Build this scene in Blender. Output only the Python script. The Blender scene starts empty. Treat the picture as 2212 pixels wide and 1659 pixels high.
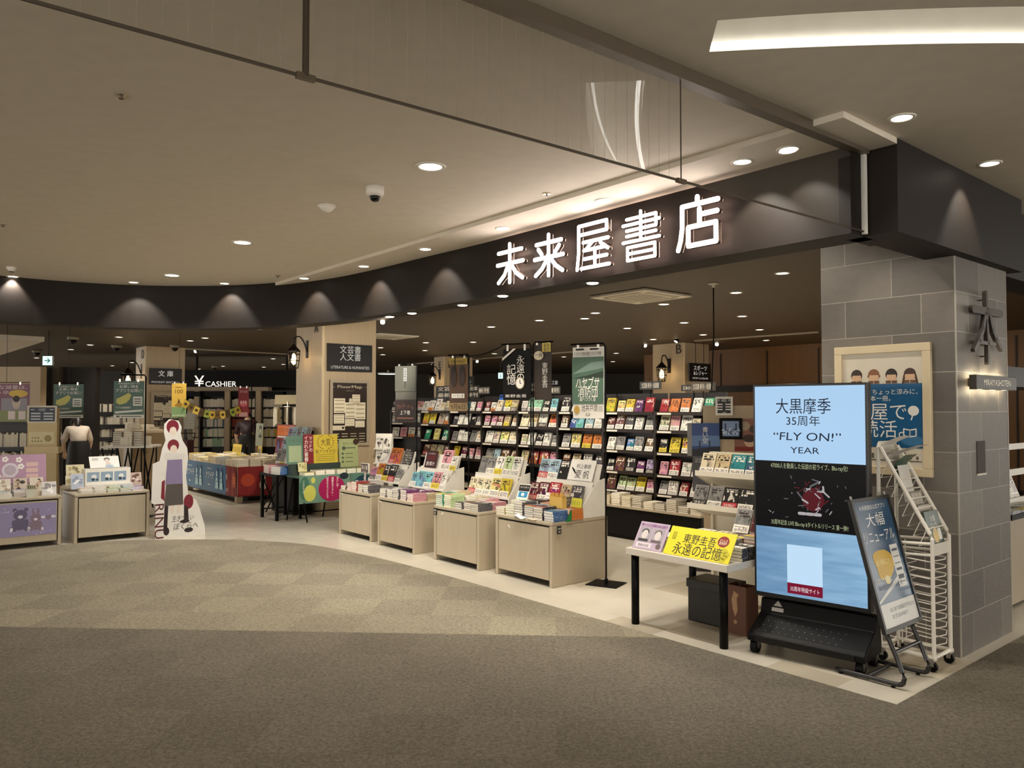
import bpy, math, random
from mathutils import Matrix, Vector
RND = random.Random(11)
SC = bpy.context.scene
COL = SC.collection
PI = math.pi
D2R = PI / 180

# ------------------------------------------------------------------ camera, world, exposure
FPX, PITCH, CAMH = 1675.0, 1.75 * D2R, 1.6
cam = bpy.data.cameras.new('camera')
cam.sensor_width = 36.0
cam.lens = 36.0 * FPX / 2212.0
cam.clip_start = 0.05
camo = bpy.data.objects.new('camera', cam)
COL.objects.link(camo)
camo.location = (0, 0, CAMH)
camo.rotation_euler = (PI / 2 + PITCH, 0, 0)
SC.camera = camo
SC.view_settings.view_transform = 'Standard'
SC.view_settings.look = 'None'
SC.view_settings.gamma = 1.0
SC.view_settings.use_curve_mapping = False
SC.view_settings.exposure = 0.15
SC.cycles.max_bounces = 6
SC.cycles.diffuse_bounces = 3
SC.cycles.glossy_bounces = 3
SC.cycles.transparent_max_bounces = 8
SC.cycles.caustics_reflective = False
SC.cycles.caustics_refractive = False
SC.cycles.sample_clamp_indirect = 4.0
wd = bpy.data.worlds.new('mall_ambient')
SC.world = wd
wd.use_nodes = True
wd.node_tree.nodes['Background'].inputs[0].default_value = (1.0, 0.95, 0.87, 1)
wd.node_tree.nodes['Background'].inputs[1].default_value = 3.4
WARM = (1.0, 0.91, 0.77)
NEUT = (1.0, 0.96, 0.89)

# ------------------------------------------------------------------ frames
TH = 40 * D2R
SH = Matrix.Rotation(TH, 4, 'Z')
FACE_N, FACE_S = -50 * D2R, 40 * D2R     # local -Y looks along -n / along -s

def S(n, s, z=0.0):
    "shop frame (n into the shop, s along its front) to world"
    return SH @ Vector((n, s, z))

def ray(px, py):
    x, y = (px - 1106.0) / FPX, -(py - 829.5) / FPX
    c, s = math.cos(PITCH), math.sin(PITCH)
    return Vector((x, c - s * y, s + c * y))

def atz(px, py, z):
    d = ray(px, py)
    return Vector((0, 0, CAMH)) + d * ((z - CAMH) / d.z)

def aty(px, py, Y):
    d = ray(px, py)
    return Vector((0, 0, CAMH)) + d * (Y / d.y)

def atn(px, py, n):
    "the point of the plane at shop depth n, as (n, s, z)"
    d = ray(px, py)
    k = d.x * math.cos(TH) + d.y * math.sin(TH)
    p = Vector((0, 0, CAMH)) + d * (n / k)
    q = SH.inverted() @ p
    return q

def ats(px, py, s):
    d = ray(px, py)
    k = -d.x * math.sin(TH) + d.y * math.cos(TH)
    return SH.inverted() @ (Vector((0, 0, CAMH)) + d * (s / k))

# ------------------------------------------------------------------ materials
def lin(h):
    if not isinstance(h, str):
        return tuple(h)[:3]
    h = h.lstrip('#')
    c = [int(h[i:i + 2], 16) / 255 for i in (0, 2, 4)]
    return tuple(x / 12.92 if x <= .04045 else ((x + .055) / 1.055) ** 2.4 for x in c)

MATS = {}
def mat(h, rough=.6, metal=0.0, emit=0.0, name=None, spec=.5):
    key = (h, rough, metal, emit, name)
    if key in MATS:
        return MATS[key]
    m = bpy.data.materials.new(name or ('paint_' + str(h).lstrip('#')))
    m.use_nodes = True
    nt = m.node_tree
    b = nt.nodes['Principled BSDF']
    c = lin(h)
    b.inputs['Roughness'].default_value = rough
    b.inputs['Metallic'].default_value = metal
    b.inputs['Specular IOR Level'].default_value = spec
    if emit:
        b.inputs['Base Color'].default_value = (*[x * .06 for x in c], 1)
        b.inputs['Specular IOR Level'].default_value = .15
        b.inputs['Emission Color'].default_value = (*c, 1)
        b.inputs['Emission Strength'].default_value = emit
    else:
        no = nt.nodes.new('ShaderNodeTexNoise'); no.inputs['Scale'].default_value = 9
        no.inputs['Detail'].default_value = 1
        tc = nt.nodes.new('ShaderNodeTexCoord')
        nt.links.new(tc.outputs['Object'], no.inputs['Vector'])
        hs = nt.nodes.new('ShaderNodeMix'); hs.data_type = 'RGBA'
        hs.inputs[6].default_value = (*[x * .94 for x in c], 1)
        hs.inputs[7].default_value = (*[min(1, x * 1.06) for x in c], 1)
        nt.links.new(no.outputs['Fac'], hs.inputs[0])
        nt.links.new(hs.outputs[2], b.inputs['Base Color'])
    MATS[key] = m
    return m

class NT:
    "small helper to write node trees"
    def __init__(s, name):
        s.m = bpy.data.materials.new(name); s.m.use_nodes = True
        s.t = s.m.node_tree; s.b = s.t.nodes['Principled BSDF']
    def n(s, kind, **kw):
        o = s.t.nodes.new('ShaderNode' + kind)
        for k, v in kw.items():
            setattr(o, k, v)
        return o
    def l(s, a, b):
        s.t.links.new(a, b)
    def math(s, op, a, b=None, c=None):
        o = s.n('Math', operation=op)
        for i, v in enumerate((a, b, c)):
            if v is None: continue
            if isinstance(v, (int, float)): o.inputs[i].default_value = v
            else: s.l(v, o.inputs[i])
        return o.outputs[0]
    def mix(s, f, a, b):
        o = s.n('Mix', data_type='RGBA')
        for i, v in ((0, f), (6, a), (7, b)):
            if isinstance(v, (int, float)): o.inputs[i].default_value = v
            elif isinstance(v, tuple): o.inputs[i].default_value = (*v[:3], 1)
            else: s.l(v, o.inputs[i])
        return o.outputs[2]
    def noise(s, vec, scale, detail=2, rough=.5):
        o = s.n('TexNoise'); o.inputs['Scale'].default_value = scale
        o.inputs['Detail'].default_value = detail; o.inputs['Roughness'].default_value = rough
        if vec is not None: s.l(vec, o.inputs['Vector'])
        return o.outputs['Fac']
    def mapping(s, vec, scale=(1, 1, 1), rot=(0, 0, 0), loc=(0, 0, 0)):
        o = s.n('Mapping'); o.inputs['Scale'].default_value = scale
        o.inputs['Rotation'].default_value = rot; o.inputs['Location'].default_value = loc
        s.l(vec, o.inputs['Vector']); return o.outputs[0]
    def bump(s, h, strength=.3, dist=.01):
        o = s.n('Bump'); o.inputs['Strength'].default_value = strength
        o.inputs['Distance'].default_value = dist
        s.l(h, o.inputs['Height']); s.l(o.outputs[0], s.b.inputs['Normal'])
    def coord(s, k='Object'):
        return s.n('TexCoord').outputs[k]
    def pos(s):
        return s.n('NewGeometry').outputs['Position']

def wood(name, c1, c2, rough=.45, scale=(7, 7, .55)):
    k = NT(name)
    v = k.mapping(k.coord(), scale)
    f = k.noise(v, 3.0, 5, .6)
    g = k.noise(k.mapping(k.coord(), (60, 60, 1.5)), 1.5, 3)
    c = k.mix(f, lin(c1), lin(c2))
    c = k.mix(k.math('MULTIPLY', g, .22), c, tuple(x * .55 for x in lin(c1)))
    k.l(c, k.b.inputs['Base Color'])
    k.b.inputs['Roughness'].default_value = rough
    return k.m

W_CAB = wood('birch_veneer', 'ad9e86', 'baac93')
W_COL = wood('pale_oak_panel', 'b9a281', 'cdb798', scale=(9, 9, .3))
W_BACK = wood('warm_oak_wall', '6f4c2c', '8a6034', scale=(3, 3, .4))

def carpet():
    k = NT('carpet_tile_loop_pile')
    p = k.pos()
    r = k.mapping(p, rot=(0, 0, 3.2 * D2R))
    sx = k.n('SeparateXYZ'); k.l(r, sx.inputs[0])
    x, y = sx.outputs[0], sx.outputs[1]
    ix = k.math('FLOOR', k.math('DIVIDE', x, .48)); iy = k.math('FLOOR', k.math('DIVIDE', k.math('SUBTRACT', y, 5.49 - .48 * 20), .48))
    chk = k.math('FLOORED_MODULO', k.math('ADD', ix, iy), 2.0)
    cv = k.n('CombineXYZ'); k.l(ix, cv.inputs[0]); k.l(iy, cv.inputs[1])
    wn = k.n('TexWhiteNoise', noise_dimensions='2D'); k.l(cv.outputs[0], wn.inputs['Vector'])
    light = k.math('GREATER_THAN', y, 5.49)
    rand = k.math('MULTIPLY', k.math('SUBTRACT', wn.outputs['Value'], .5), .10)
    tone = k.math('ADD', k.math('MULTIPLY', chk, .13), rand)
    fib = k.noise(p, 165, 3, .75)
    fib2 = k.noise(k.mapping(p, (1, 1, 1)), 45, 2)
    ca = k.mix(k.math('ADD', .35, k.math('MULTIPLY', tone, 2.3)), lin('867d6d'), lin('a0967f'))
    cb = k.mix(k.math('ADD', .4, k.math('MULTIPLY', tone, 1.6)), lin('6c6558'), lin('7c7365'))
    c = k.mix(light, cb, ca)
    fa = k.math('ADD', k.math('MULTIPLY', fib, .75), k.math('MULTIPLY', fib2, .35))
    dk = k.n('MapRange'); k.l(fa, dk.inputs[0])
    dk.inputs[1].default_value = .3; dk.inputs[2].default_value = .8; dk.inputs[3].default_value = .28; dk.inputs[4].default_value = 1.66
    mu = k.n('VectorMath', operation='SCALE'); k.l(c, mu.inputs[0]); k.l(dk.outputs[0], mu.inputs['Scale'])
    k.l(mu.outputs[0], k.b.inputs['Base Color'])
    k.b.inputs['Roughness'].default_value = .95
    k.b.inputs['Specular IOR Level'].default_value = .1
    k.bump(fa, .8, .008)
    return k.m

def tilefloor():
    k = NT('polished_vinyl_tile')
    p = k.mapping(k.pos(), rot=(0, 0, -TH))
    sx = k.n('SeparateXYZ'); k.l(p, sx.inputs[0])
    ix = k.math('FLOOR', k.math('DIVIDE', sx.outputs[0], .45)); iy = k.math('FLOOR', k.math('DIVIDE', sx.outputs[1], .45))
    cv = k.n('CombineXYZ'); k.l(ix, cv.inputs[0]); k.l(iy, cv.inputs[1])
    wn = k.n('TexWhiteNoise', noise_dimensions='2D'); k.l(cv.outputs[0], wn.inputs['Vector'])
    pick = k.math('GREATER_THAN', wn.outputs['Value'], .88)
    c = k.mix(k.noise(p, 2.0, 3), lin('cdc3ae'), lin('dbd2c0'))
    c = k.mix(k.math('MULTIPLY', pick, .45), c, lin('a39274'))
    fx = k.math('FRACT', k.math('DIVIDE', sx.outputs[0], .45)); fy = k.math('FRACT', k.math('DIVIDE', sx.outputs[1], .45))
    g = k.math('MAXIMUM', k.math('LESS_THAN', fx, .006), k.math('LESS_THAN', fy, .006))
    c = k.mix(k.math('MULTIPLY', g, .35), c, lin('8d8068'))
    k.l(c, k.b.inputs['Base Color'])
    rr = k.n('MapRange'); k.l(k.noise(p, 5, 3), rr.inputs[0]); rr.inputs[3].default_value = .12; rr.inputs[4].default_value = .3
    k.l(rr.outputs[0], k.b.inputs['Roughness'])
    return k.m

def stone():
    "stone-look tiles in stretcher bond, slightly different greys, fine pale joints"
    k = NT('grey_stone_tile')
    sx = k.n('SeparateXYZ'); k.l(k.coord(), sx.inputs[0])
    a = k.math('ADD', sx.outputs[0], sx.outputs[1])
    cv = k.n('CombineXYZ'); k.l(a, cv.inputs[0]); k.l(sx.outputs[2], cv.inputs[1])
    br = k.n('TexBrick'); k.l(cv.outputs[0], br.inputs['Vector'])
    br.inputs['Scale'].default_value = 1.0; br.inputs['Brick Width'].default_value = .52; br.inputs['Row Height'].default_value = .262
    br.inputs['Mortar Size'].default_value = .0025; br.inputs['Mortar Smooth'].default_value = .1; br.offset = .37
    br.inputs['Color1'].default_value = (*lin('68625c'), 1); br.inputs['Color2'].default_value = (*lin('857d73'), 1)
    br.inputs['Mortar'].default_value = (*lin('b9b0a2'), 1)
    f = k.noise(k.mapping(k.coord(), (6, 6, 9)), 2.2, 6, .65)
    c = k.mix(k.math('MULTIPLY', f, .5), br.outputs['Color'], lin('4f4a45'))
    k.l(c, k.b.inputs['Base Color'])
    k.b.inputs['Roughness'].default_value = .55
    h = k.math('SUBTRACT', k.math('MULTIPLY', k.noise(k.mapping(k.coord(), (5, 5, 8)), 3, 5), .6), br.outputs['Fac'])
    k.bump(h, .35, .006)
    return k.m

def glasspane():
    m = bpy.data.materials.new('wired_smoke_barrier_glass'); m.use_nodes = True
    t = m.node_tree; t.nodes.clear()
    o = t.nodes.new('ShaderNodeOutputMaterial'); mx = t.nodes.new('ShaderNodeMixShader')
    tr = t.nodes.new('ShaderNodeBsdfTransparent'); tr.inputs[0].default_value = (1, 1, .99, 1)
    gl = t.nodes.new('ShaderNodeBsdfGlossy'); gl.inputs['Roughness'].default_value = 0.0
    fr = t.nodes.new('ShaderNodeLayerWeight'); fr.inputs[0].default_value = .5
    pw = t.nodes.new('ShaderNodeMath'); pw.operation = 'POWER'; pw.inputs[1].default_value = 5.0
    ml = t.nodes.new('ShaderNodeMath'); ml.operation = 'MULTIPLY_ADD'; ml.inputs[1].default_value = .85; ml.inputs[2].default_value = .19; ml.use_clamp = True
    t.links.new(fr.outputs['Facing'], pw.inputs[0]); t.links.new(pw.outputs[0], ml.inputs[0]); t.links.new(ml.outputs[0], mx.inputs[0])
    t.links.new(tr.outputs[0], mx.inputs[1]); t.links.new(gl.outputs[0], mx.inputs[2]); t.links.new(mx.outputs[0], o.inputs[0])
    return m

def cover():
    "printed book jacket: ground = the book's own colour; title, picture and paper band differ from book to book"
    k = NT('printed_book_jacket')
    oi = k.n('ObjectInfo'); base = oi.outputs['Color']; rnd = oi.outputs['Random']
    uv = k.n('UVMap').outputs[0]
    sx = k.n('SeparateXYZ'); k.l(uv, sx.inputs[0]); u, v = sx.outputs[0], sx.outputs[1]
    off = k.n('CombineXYZ'); k.l(k.math('MULTIPLY', rnd, 37.0), off.inputs[0]); k.l(k.math('MULTIPLY', rnd, 91.0), off.inputs[1])
    sh = k.n('VectorMath', operation='ADD'); k.l(uv, sh.inputs[0]); k.l(off.outputs[0], sh.inputs[1])
    bw = k.n('RGBToBW'); k.l(base, bw.inputs[0])
    isdark = k.math('LESS_THAN', bw.outputs[0], .22)
    ink = k.mix(isdark, lin('2a2320'), lin('efe8da'))
    hue = k.n('HueSaturation'); k.l(base, hue.inputs['Color']); k.l(k.math('ADD', .3, k.math('MULTIPLY', rnd, .4)), hue.inputs['Hue'])
    hue.inputs['Value'].default_value = .55; hue.inputs['Saturation'].default_value = 1.3
    def rows(n, lo, hi, fu, half, thick, th):
        "lines of small print between heights lo and hi"
        fl = k.math('FLOOR', k.math('MULTIPLY', v, n)); fr = k.math('FRACT', k.math('MULTIPLY', v, n))
        cv = k.n('CombineXYZ'); k.l(k.math('MULTIPLY', u, fu), cv.inputs[0]); k.l(k.math('ADD', k.math('MULTIPLY', fl, 7.3), k.math('MULTIPLY', rnd, 63.0)), cv.inputs[1])
        on = k.math('MULTIPLY', k.math('GREATER_THAN', k.noise(cv.outputs[0], 1.0, 1), th), k.math('LESS_THAN', fr, thick))
        inn = k.math('MULTIPLY', k.math('GREATER_THAN', v, lo), k.math('LESS_THAN', v, hi))
        return k.math('MULTIPLY', k.math('MULTIPLY', on, inn), k.math('LESS_THAN', k.math('ABSOLUTE', k.math('SUBTRACT', u, .5)), half))
    sm = k.n('MapRange', interpolation_type='SMOOTHSTEP'); k.l(k.noise(k.mapping(sh.outputs[0], (2.0, 2.6, 1)), 1.0, 2), sm.inputs[0])
    sm.inputs[1].default_value = .44; sm.inputs[2].default_value = .60
    inpic = k.math('MULTIPLY', sm.outputs[0], k.math('MULTIPLY', k.math('LESS_THAN', v, .70), k.math('LESS_THAN', k.math('ABSOLUTE', k.math('SUBTRACT', u, .5)), .44)))
    c = k.mix(k.math('MULTIPLY', inpic, .75), base, hue.outputs[0])
    fig = k.math('GREATER_THAN', k.noise(k.mapping(sh.outputs[0], (3.6, 2.4, 1)), 1.0, 2), .60)
    c = k.mix(k.math('MULTIPLY', k.math('MULTIPLY', fig, .8), k.math('MULTIPLY', k.math('GREATER_THAN', v, .34), k.math('LESS_THAN', v, .66))), c, ink)
    c = k.mix(rows(9.0, .66, .92, 7.0, .40, .72, .47), c, ink)
    r2 = k.math('FRACT', k.math('MULTIPLY', rnd, 17.3))
    ramp = k.n('ValToRGB'); k.l(r2, ramp.inputs[0]); cr = ramp.color_ramp; cr.interpolation = 'CONSTANT'
    cols = [(0, 'f2ecdf'), (.38, 'e9d24a'), (.50, 'f4eee2'), (.72, 'b8323a'), (.79, '2a2624'), (.85, 'd98a4a'), (.89, 'f4eee2')]
    cr.elements[0].position = 0; cr.elements[0].color = (*lin(cols[0][1]), 1); cr.elements[1].position = cols[1][0]; cr.elements[1].color = (*lin(cols[1][1]), 1)
    for p_, h_ in cols[2:]:
        e = cr.elements.new(p_); e.color = (*lin(h_), 1)
    r3 = k.math('FRACT', k.math('MULTIPLY', rnd, 53.7))
    hasb = k.math('GREATER_THAN', r3, .22)
    inb = k.math('MULTIPLY', hasb, k.math('LESS_THAN', v, .33))
    bw2 = k.n('RGBToBW'); k.l(ramp.outputs[0], bw2.inputs[0])
    ink2 = k.mix(k.math('LESS_THAN', bw2.outputs[0], .25), lin('3a2c26'), lin('f0e8da'))
    btx = rows(18.0, .06, .28, 16.0, .42, .55, .45)
    c = k.mix(inb, c, k.mix(btx, ramp.outputs[0], ink2))
    k.l(c, k.b.inputs['Base Color'])
    k.b.inputs['Roughness'].default_value = .38
    return k.m

def plaincover():
    k = NT('book_jacket_spine')
    oi = k.n('ObjectInfo')
    sx = k.n('SeparateXYZ'); k.l(k.coord(), sx.inputs[0])
    sh = k.n('VectorMath', operation='ADD'); k.l(k.coord(), sh.inputs[0])
    cv = k.n('CombineXYZ'); k.l(k.math('MULTIPLY', oi.outputs['Random'], 50.0), cv.inputs[1]); k.l(cv.outputs[0], sh.inputs[1])
    t = k.math('GREATER_THAN', k.noise(k.mapping(sh.outputs[0], (60, 90, 90)), 1.0, 1), .55)
    bw = k.n('RGBToBW'); k.l(oi.outputs['Color'], bw.inputs[0])
    ink = k.mix(k.math('LESS_THAN', bw.outputs[0], .22), lin('3a302a'), lin('efe8da'))
    k.l(k.mix(k.math('MULTIPLY', t, .22), oi.outputs['Color'], ink), k.b.inputs['Base Color'])
    k.b.inputs['Roughness'].default_value = .4
    return k.m

def pages():
    k = NT('paper_page_edges')
    sx = k.n('SeparateXYZ'); k.l(k.coord(), sx.inputs[0])
    w = k.noise(k.mapping(k.coord(), (2, 2, 700)), 1.0, 1)
    k.l(k.mix(w, lin('e9dfca'), lin('fbf5e8')), k.b.inputs['Base Color'])
    k.b.inputs['Roughness'].default_value = .8
    return k.m

M_CARPET, M_TILE, M_STONE, M_GLASS = carpet(), tilefloor(), stone(), glasspane()
M_COVER, M_SPINE, M_PAGES = cover(), plaincover(), pages()
M_CEIL = mat('e4dac9', .8, name='painted_ceiling_board')
M_SHOPCEIL = mat('44341f', .55, name='dark_brown_ceiling')
M_FASCIA = mat('1e1711', .55, name='brown_fascia_board', spec=.25)
BLACK = mat('0e0b09', .5, spec=.2)
BLACKM = mat('070605', .45, spec=.12)
DKBROWN = mat('231812', .5)
WHITE = mat('ece6da', .45)
WHITEP = mat('f3efe6', .35)
CREAM = mat('e4d7bb', .5)
CHROME = mat('c9c4bb', .22, 1.0)
INK = mat('1d1815', .6)
INKW = mat('f4efe4', .6)

# ------------------------------------------------------------------ mesh builder
FRONT = Matrix.Rotation(PI / 2, 4, 'X')       # XY drawing -> upright, looking along -Y

class MB:
    def __init__(s):
        s.v, s.f, s.m, s.uv = [], [], [], {}
    def add(s, vs, fs, m=0, M=None):
        o = len(s.v)
        for p in vs:
            p = Vector(p)
            s.v.append(tuple(M @ p) if M is not None else tuple(p))
        for f in fs:
            s.f.append([i + o for i in f]); s.m.append(m)
        return s
    def box(s, c, d, m=0, M=None, rz=0):
        x, y, z = d[0] / 2, d[1] / 2, d[2] / 2
        T = Matrix.Translation(c) @ Matrix.Rotation(rz, 4, 'Z')
        if M is not None: T = M @ T
        vs = [(-x, -y, -z), (x, -y, -z), (x, y, -z), (-x, y, -z), (-x, -y, z), (x, -y, z), (x, y, z), (-x, y, z)]
        fs = [(0, 3, 2, 1), (4, 5, 6, 7), (0, 1, 5, 4), (1, 2, 6, 5), (2, 3, 7, 6), (3, 0, 4, 7)]
        return s.add(vs, fs, m, T)
    def b2(s, x0, x1, y0, y1, z0, z1, m=0, M=None):
        return s.box(((x0 + x1) / 2, (y0 + y1) / 2, (z0 + z1) / 2), (abs(x1 - x0), abs(y1 - y0), abs(z1 - z0)), m, M)
    def quad(s, a, b, c, d, m=0, M=None, uv=False):
        s.add([a, b, c, d], [(0, 1, 2, 3)], m, M)
        if uv: s.uv[len(s.f) - 1] = [(0, 0), (1, 0), (1, 1), (0, 1)]
        return s
    def rect(s, x0, x1, y0, y1, m=0, M=None, z=0):
        return s.quad((x0, y0, z), (x1, y0, z), (x1, y1, z), (x0, y1, z), m, M)
    def disc(s, x, y, rx, ry=None, m=0, M=None, z=0, n=24):
        ry = ry or rx
        return s.add([(x + rx * math.cos(2 * PI * i / n), y + ry * math.sin(2 * PI * i / n), z) for i in range(n)], [tuple(range(n))], m, M)
    def prism(s, poly, z0, z1, m=0, M=None):
        n = len(poly)
        vs = [(x, y, z0) for x, y in poly] + [(x, y, z1) for x, y in poly]
        fs = [tuple(range(n))[::-1], tuple(range(n, 2 * n))] + [(i, (i + 1) % n, n + (i + 1) % n, n + i) for i in range(n)]
        return s.add(vs, fs, m, M)
    def lathe(s, prof, n=20, m=0, M=None):
        vs, fs = [], []
        for r, z in prof:
            for i in range(n):
                a = 2 * PI * i / n
                vs.append((r * math.cos(a), r * math.sin(a), z))
        for j in range(len(prof) - 1):
            for i in range(n):
                fs.append((j * n + i, j * n + (i + 1) % n, (j + 1) * n + (i + 1) % n, (j + 1) * n + i))
        fs.append(tuple(range(n))[::-1]); k = (len(prof) - 1) * n
        fs.append(tuple(range(k, k + n)))
        return s.add(vs, fs, m, M)
    def tube(s, pts, r, n=8, m=0, M=None, closed=False):
        P = [Vector(p) for p in pts]
        vs, fs = [], []
        k = len(P)
        for i, p in enumerate(P):
            if closed: t = (P[(i + 1) % k] - P[i - 1])
            else: t = (P[min(i + 1, k - 1)] - P[max(i - 1, 0)])
            t = t.normalized() if t.length > 1e-9 else Vector((0, 0, 1))
            up = Vector((0, 0, 1)) if abs(t.z) < .93 else Vector((0, 1, 0))
            a = t.cross(up).normalized(); b = t.cross(a).normalized()
            rr = r[i] if isinstance(r, (list, tuple)) else r
            for j in range(n):
                q = 2 * PI * j / n
                vs.append(p + a * (rr * math.cos(q)) + b * (rr * math.sin(q)))
        for i in range(k if closed else k - 1):
            i2 = (i + 1) % k
            for j in range(n):
                fs.append((i * n + j, i * n + (j + 1) % n, i2 * n + (j + 1) % n, i2 * n + j))
        if not closed:
            fs.append(tuple(range(n))[::-1]); fs.append(tuple(range((k - 1) * n, k * n)))
        return s.add(vs, fs, m, M)
    def cyl(s, p0, p1, r, n=12, m=0, M=None):
        return s.tube([p0, p1], r, n, m, M)
    def capsule(s, a, b, w, z0, z1, m=0, M=None):
        "flat bar with round ends between two points of the XY plane"
        a, b = Vector((*a, 0)), Vector((*b, 0))
        d = b - a; ang = math.atan2(d.y, d.x); k = 6
        poly = [(b.x + w * math.cos(ang + t), b.y + w * math.sin(ang + t)) for t in [-PI / 2 + PI * i / k for i in range(k + 1)]]
        poly += [(a.x + w * math.cos(ang + t), a.y + w * math.sin(ang + t)) for t in [PI / 2 + PI * i / k for i in range(k + 1)]]
        return s.prism(poly, z0, z1, m, M)
    def text(s, body, x, y, h=None, w=None, m=0, M=None, z=0, vert=False, align='C', slant=0):
        "lettering in the XY plane; h = line height, w = width it must fill"
        if vert:
            for i, ch in enumerate(body):
                s.text(ch, x, y - i * h * 1.06, h=h, m=m, M=M, z=z)
            return s
        vs, fs, bb = glyphs(body)
        if not vs: return s
        gw, gh = bb[2] - bb[0], bb[3] - bb[1]
        k = (h / .86) if h else w / gw
        kx = w / gw if w else k
        x0 = x - (gw * kx / 2 if align == 'C' else 0 if align == 'L' else gw * kx)
        yb = y if h is None else y
        cy = (bb[1] + bb[3]) / 2
        return s.add([(x0 + (p[0] - bb[0]) * kx + slant * (p[1] - cy) * k, yb + (p[1] - cy) * k, z) for p in vs], fs, m, M)
    def build(s, name, mats, parent=None, loc=None, rz=0, bev=0, smooth=False, M=None, color=None):
        me = bpy.data.meshes.new(name)
        me.from_pydata(s.v, [], s.f)
        if not isinstance(mats, (list, tuple)): mats = [mats]
        for q in mats: me.materials.append(q)
        if len(mats) > 1: me.polygons.foreach_set('material_index', s.m)
        if s.uv:
            ul = me.uv_layers.new(name='UVMap')
            for fi, c in s.uv.items():
                for li, q in zip(me.polygons[fi].loop_indices, c): ul.data[li].uv = q
        if smooth: me.polygons.foreach_set('use_smooth', [True] * len(me.polygons))
        me.validate(); me.update()
        o = bpy.data.objects.new(name, me); COL.objects.link(o)
        if parent is not None: o.parent = parent
        if loc is not None: o.location = loc
        if rz: o.rotation_euler[2] = rz
        if M is not None: o.matrix_local = M
        if bev:
            b = o.modifiers.new('bevel', 'BEVEL'); b.width = bev; b.segments = 2; b.limit_method = 'ANGLE'
        if color is not None: o.color = (*lin(color), 1)
        return o

GLY = {}
def glyphs(body):
    if body in GLY: return GLY[body]
    cu = bpy.data.curves.new('lettering', 'FONT'); cu.body = body; cu.resolution_u = 3; cu.size = 1
    o = bpy.data.objects.new('lettering', cu)
    me = bpy.data.meshes.new_from_object(o)
    vs = [tuple(v.co) for v in me.vertices]; fs = [tuple(p.vertices) for p in me.polygons]
    bb = (min((v[0] for v in vs), default=0), min((v[1] for v in vs), default=0), max((v[0] for v in vs), default=1), max((v[1] for v in vs), default=1))
    bpy.data.objects.remove(o); bpy.data.meshes.remove(me); bpy.data.curves.remove(cu)
    GLY[body] = (vs, fs, bb)
    return GLY[body]

def tag(o, label=None, cat=None, group=None, kind=None):
    if label: o['label'] = label
    if cat: o['category'] = cat
    if group: o['group'] = group
    if kind: o['kind'] = kind
    return o

def thing(name, label, cat, loc=(0, 0, 0), rz=0, group=None):
    o = bpy.data.objects.new(name, None); COL.objects.link(o)
    o.empty_display_size = .05
    o.location = loc; o.rotation_euler = (0, 0, rz)
    return tag(o, label, cat, group)

def struct(o):
    o['kind'] = 'structure'; return o

KIDS = {}
def copy_tree(o, parent=None, kids=None):
    c = o.copy(); COL.objects.link(c)
    if parent is not None: c.parent = parent
    for ch in list(o.children): copy_tree(ch, c)
    return c

def lamp(name, loc, power, color=WARM, cone=None, blend=.6, aim=None, radius=.04, parent=None):
    l = bpy.data.lights.new(name, 'SPOT' if cone else 'POINT')
    l.energy = power; l.color = color; l.shadow_soft_size = radius
    if cone: l.spot_size = cone * D2R; l.spot_blend = blend
    o = bpy.data.objects.new(name, l); COL.objects.link(o)
    if parent is not None: o.parent = parent
    o.location = loc
    if aim is not None:
        o.rotation_euler = Vector(aim).to_track_quat('-Z', 'Y').to_euler()
    return o

ORD = ['first', 'second', 'third', 'fourth', 'fifth', 'sixth', 'seventh', 'eighth', 'ninth', 'tenth', 'eleventh', 'twelfth', 'thirteenth', 'fourteenth', 'fifteenth', 'sixteenth', 'seventeenth', 'eighteenth', 'nineteenth', 'twentieth', 'twenty-first', 'twenty-second', 'twenty-third', 'twenty-fourth', 'twenty-fifth', 'twenty-sixth', 'twenty-seventh', 'twenty-eighth', 'twenty-ninth', 'thirtieth']

# ================================================================== THE SETTING
def spline(P, per=6):
    P = [Vector(p) for p in P]; out = []
    for i in range(len(P) - 1):
        p0, p1, p2, p3 = P[max(i - 1, 0)], P[i], P[i + 1], P[min(i + 2, len(P) - 1)]
        for k in range(per):
            t = k / per
            out.append(.5 * ((2 * p1) + (p2 - p0) * t + (2 * p0 - 5 * p1 + 4 * p2 - p3) * t * t + (3 * p1 - p0 - 3 * p2 + p3) * t ** 3))
    out.append(P[-1])
    return out

def flat(v):
    return Vector((v[0], v[1], 0))

ZB, ZC, ZS = 2.585, 3.115, 3.05      # underside of the sign band, mall ceiling, shop ceiling
NF = 4.26
# tile floor everywhere, carpet on the mall side
mb = MB(); mb.quad((-26, -9, 0), (26, -9, 0), (26, 34, 0), (-26, 34, 0))
struct(mb.build('floor_tile', M_TILE))
edge = [flat(atz(x, y, 0)) for x, y in ((1106, 1285), (950, 1240), (800, 1202), (675, 1178), (560, 1169), (450, 1166), (320, 1167), (200, 1172), (0, 1190))]
edge = spline(edge, 5)
edge += [Vector((-8.2, 7.3, 0)), Vector((-12, 4.2, 0)), Vector((-25, -4, 0)), Vector((-25, -8.9, 0)), Vector((25, -8.9, 0)), Vector((25, 23.4, 0))]
edge += [flat(S(4.30, 1.905))]
mb = MB(); mb.prism([(p.x, p.y) for p in edge], .0008, .004)
struct(mb.build('floor_carpet', M_CARPET))

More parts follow.
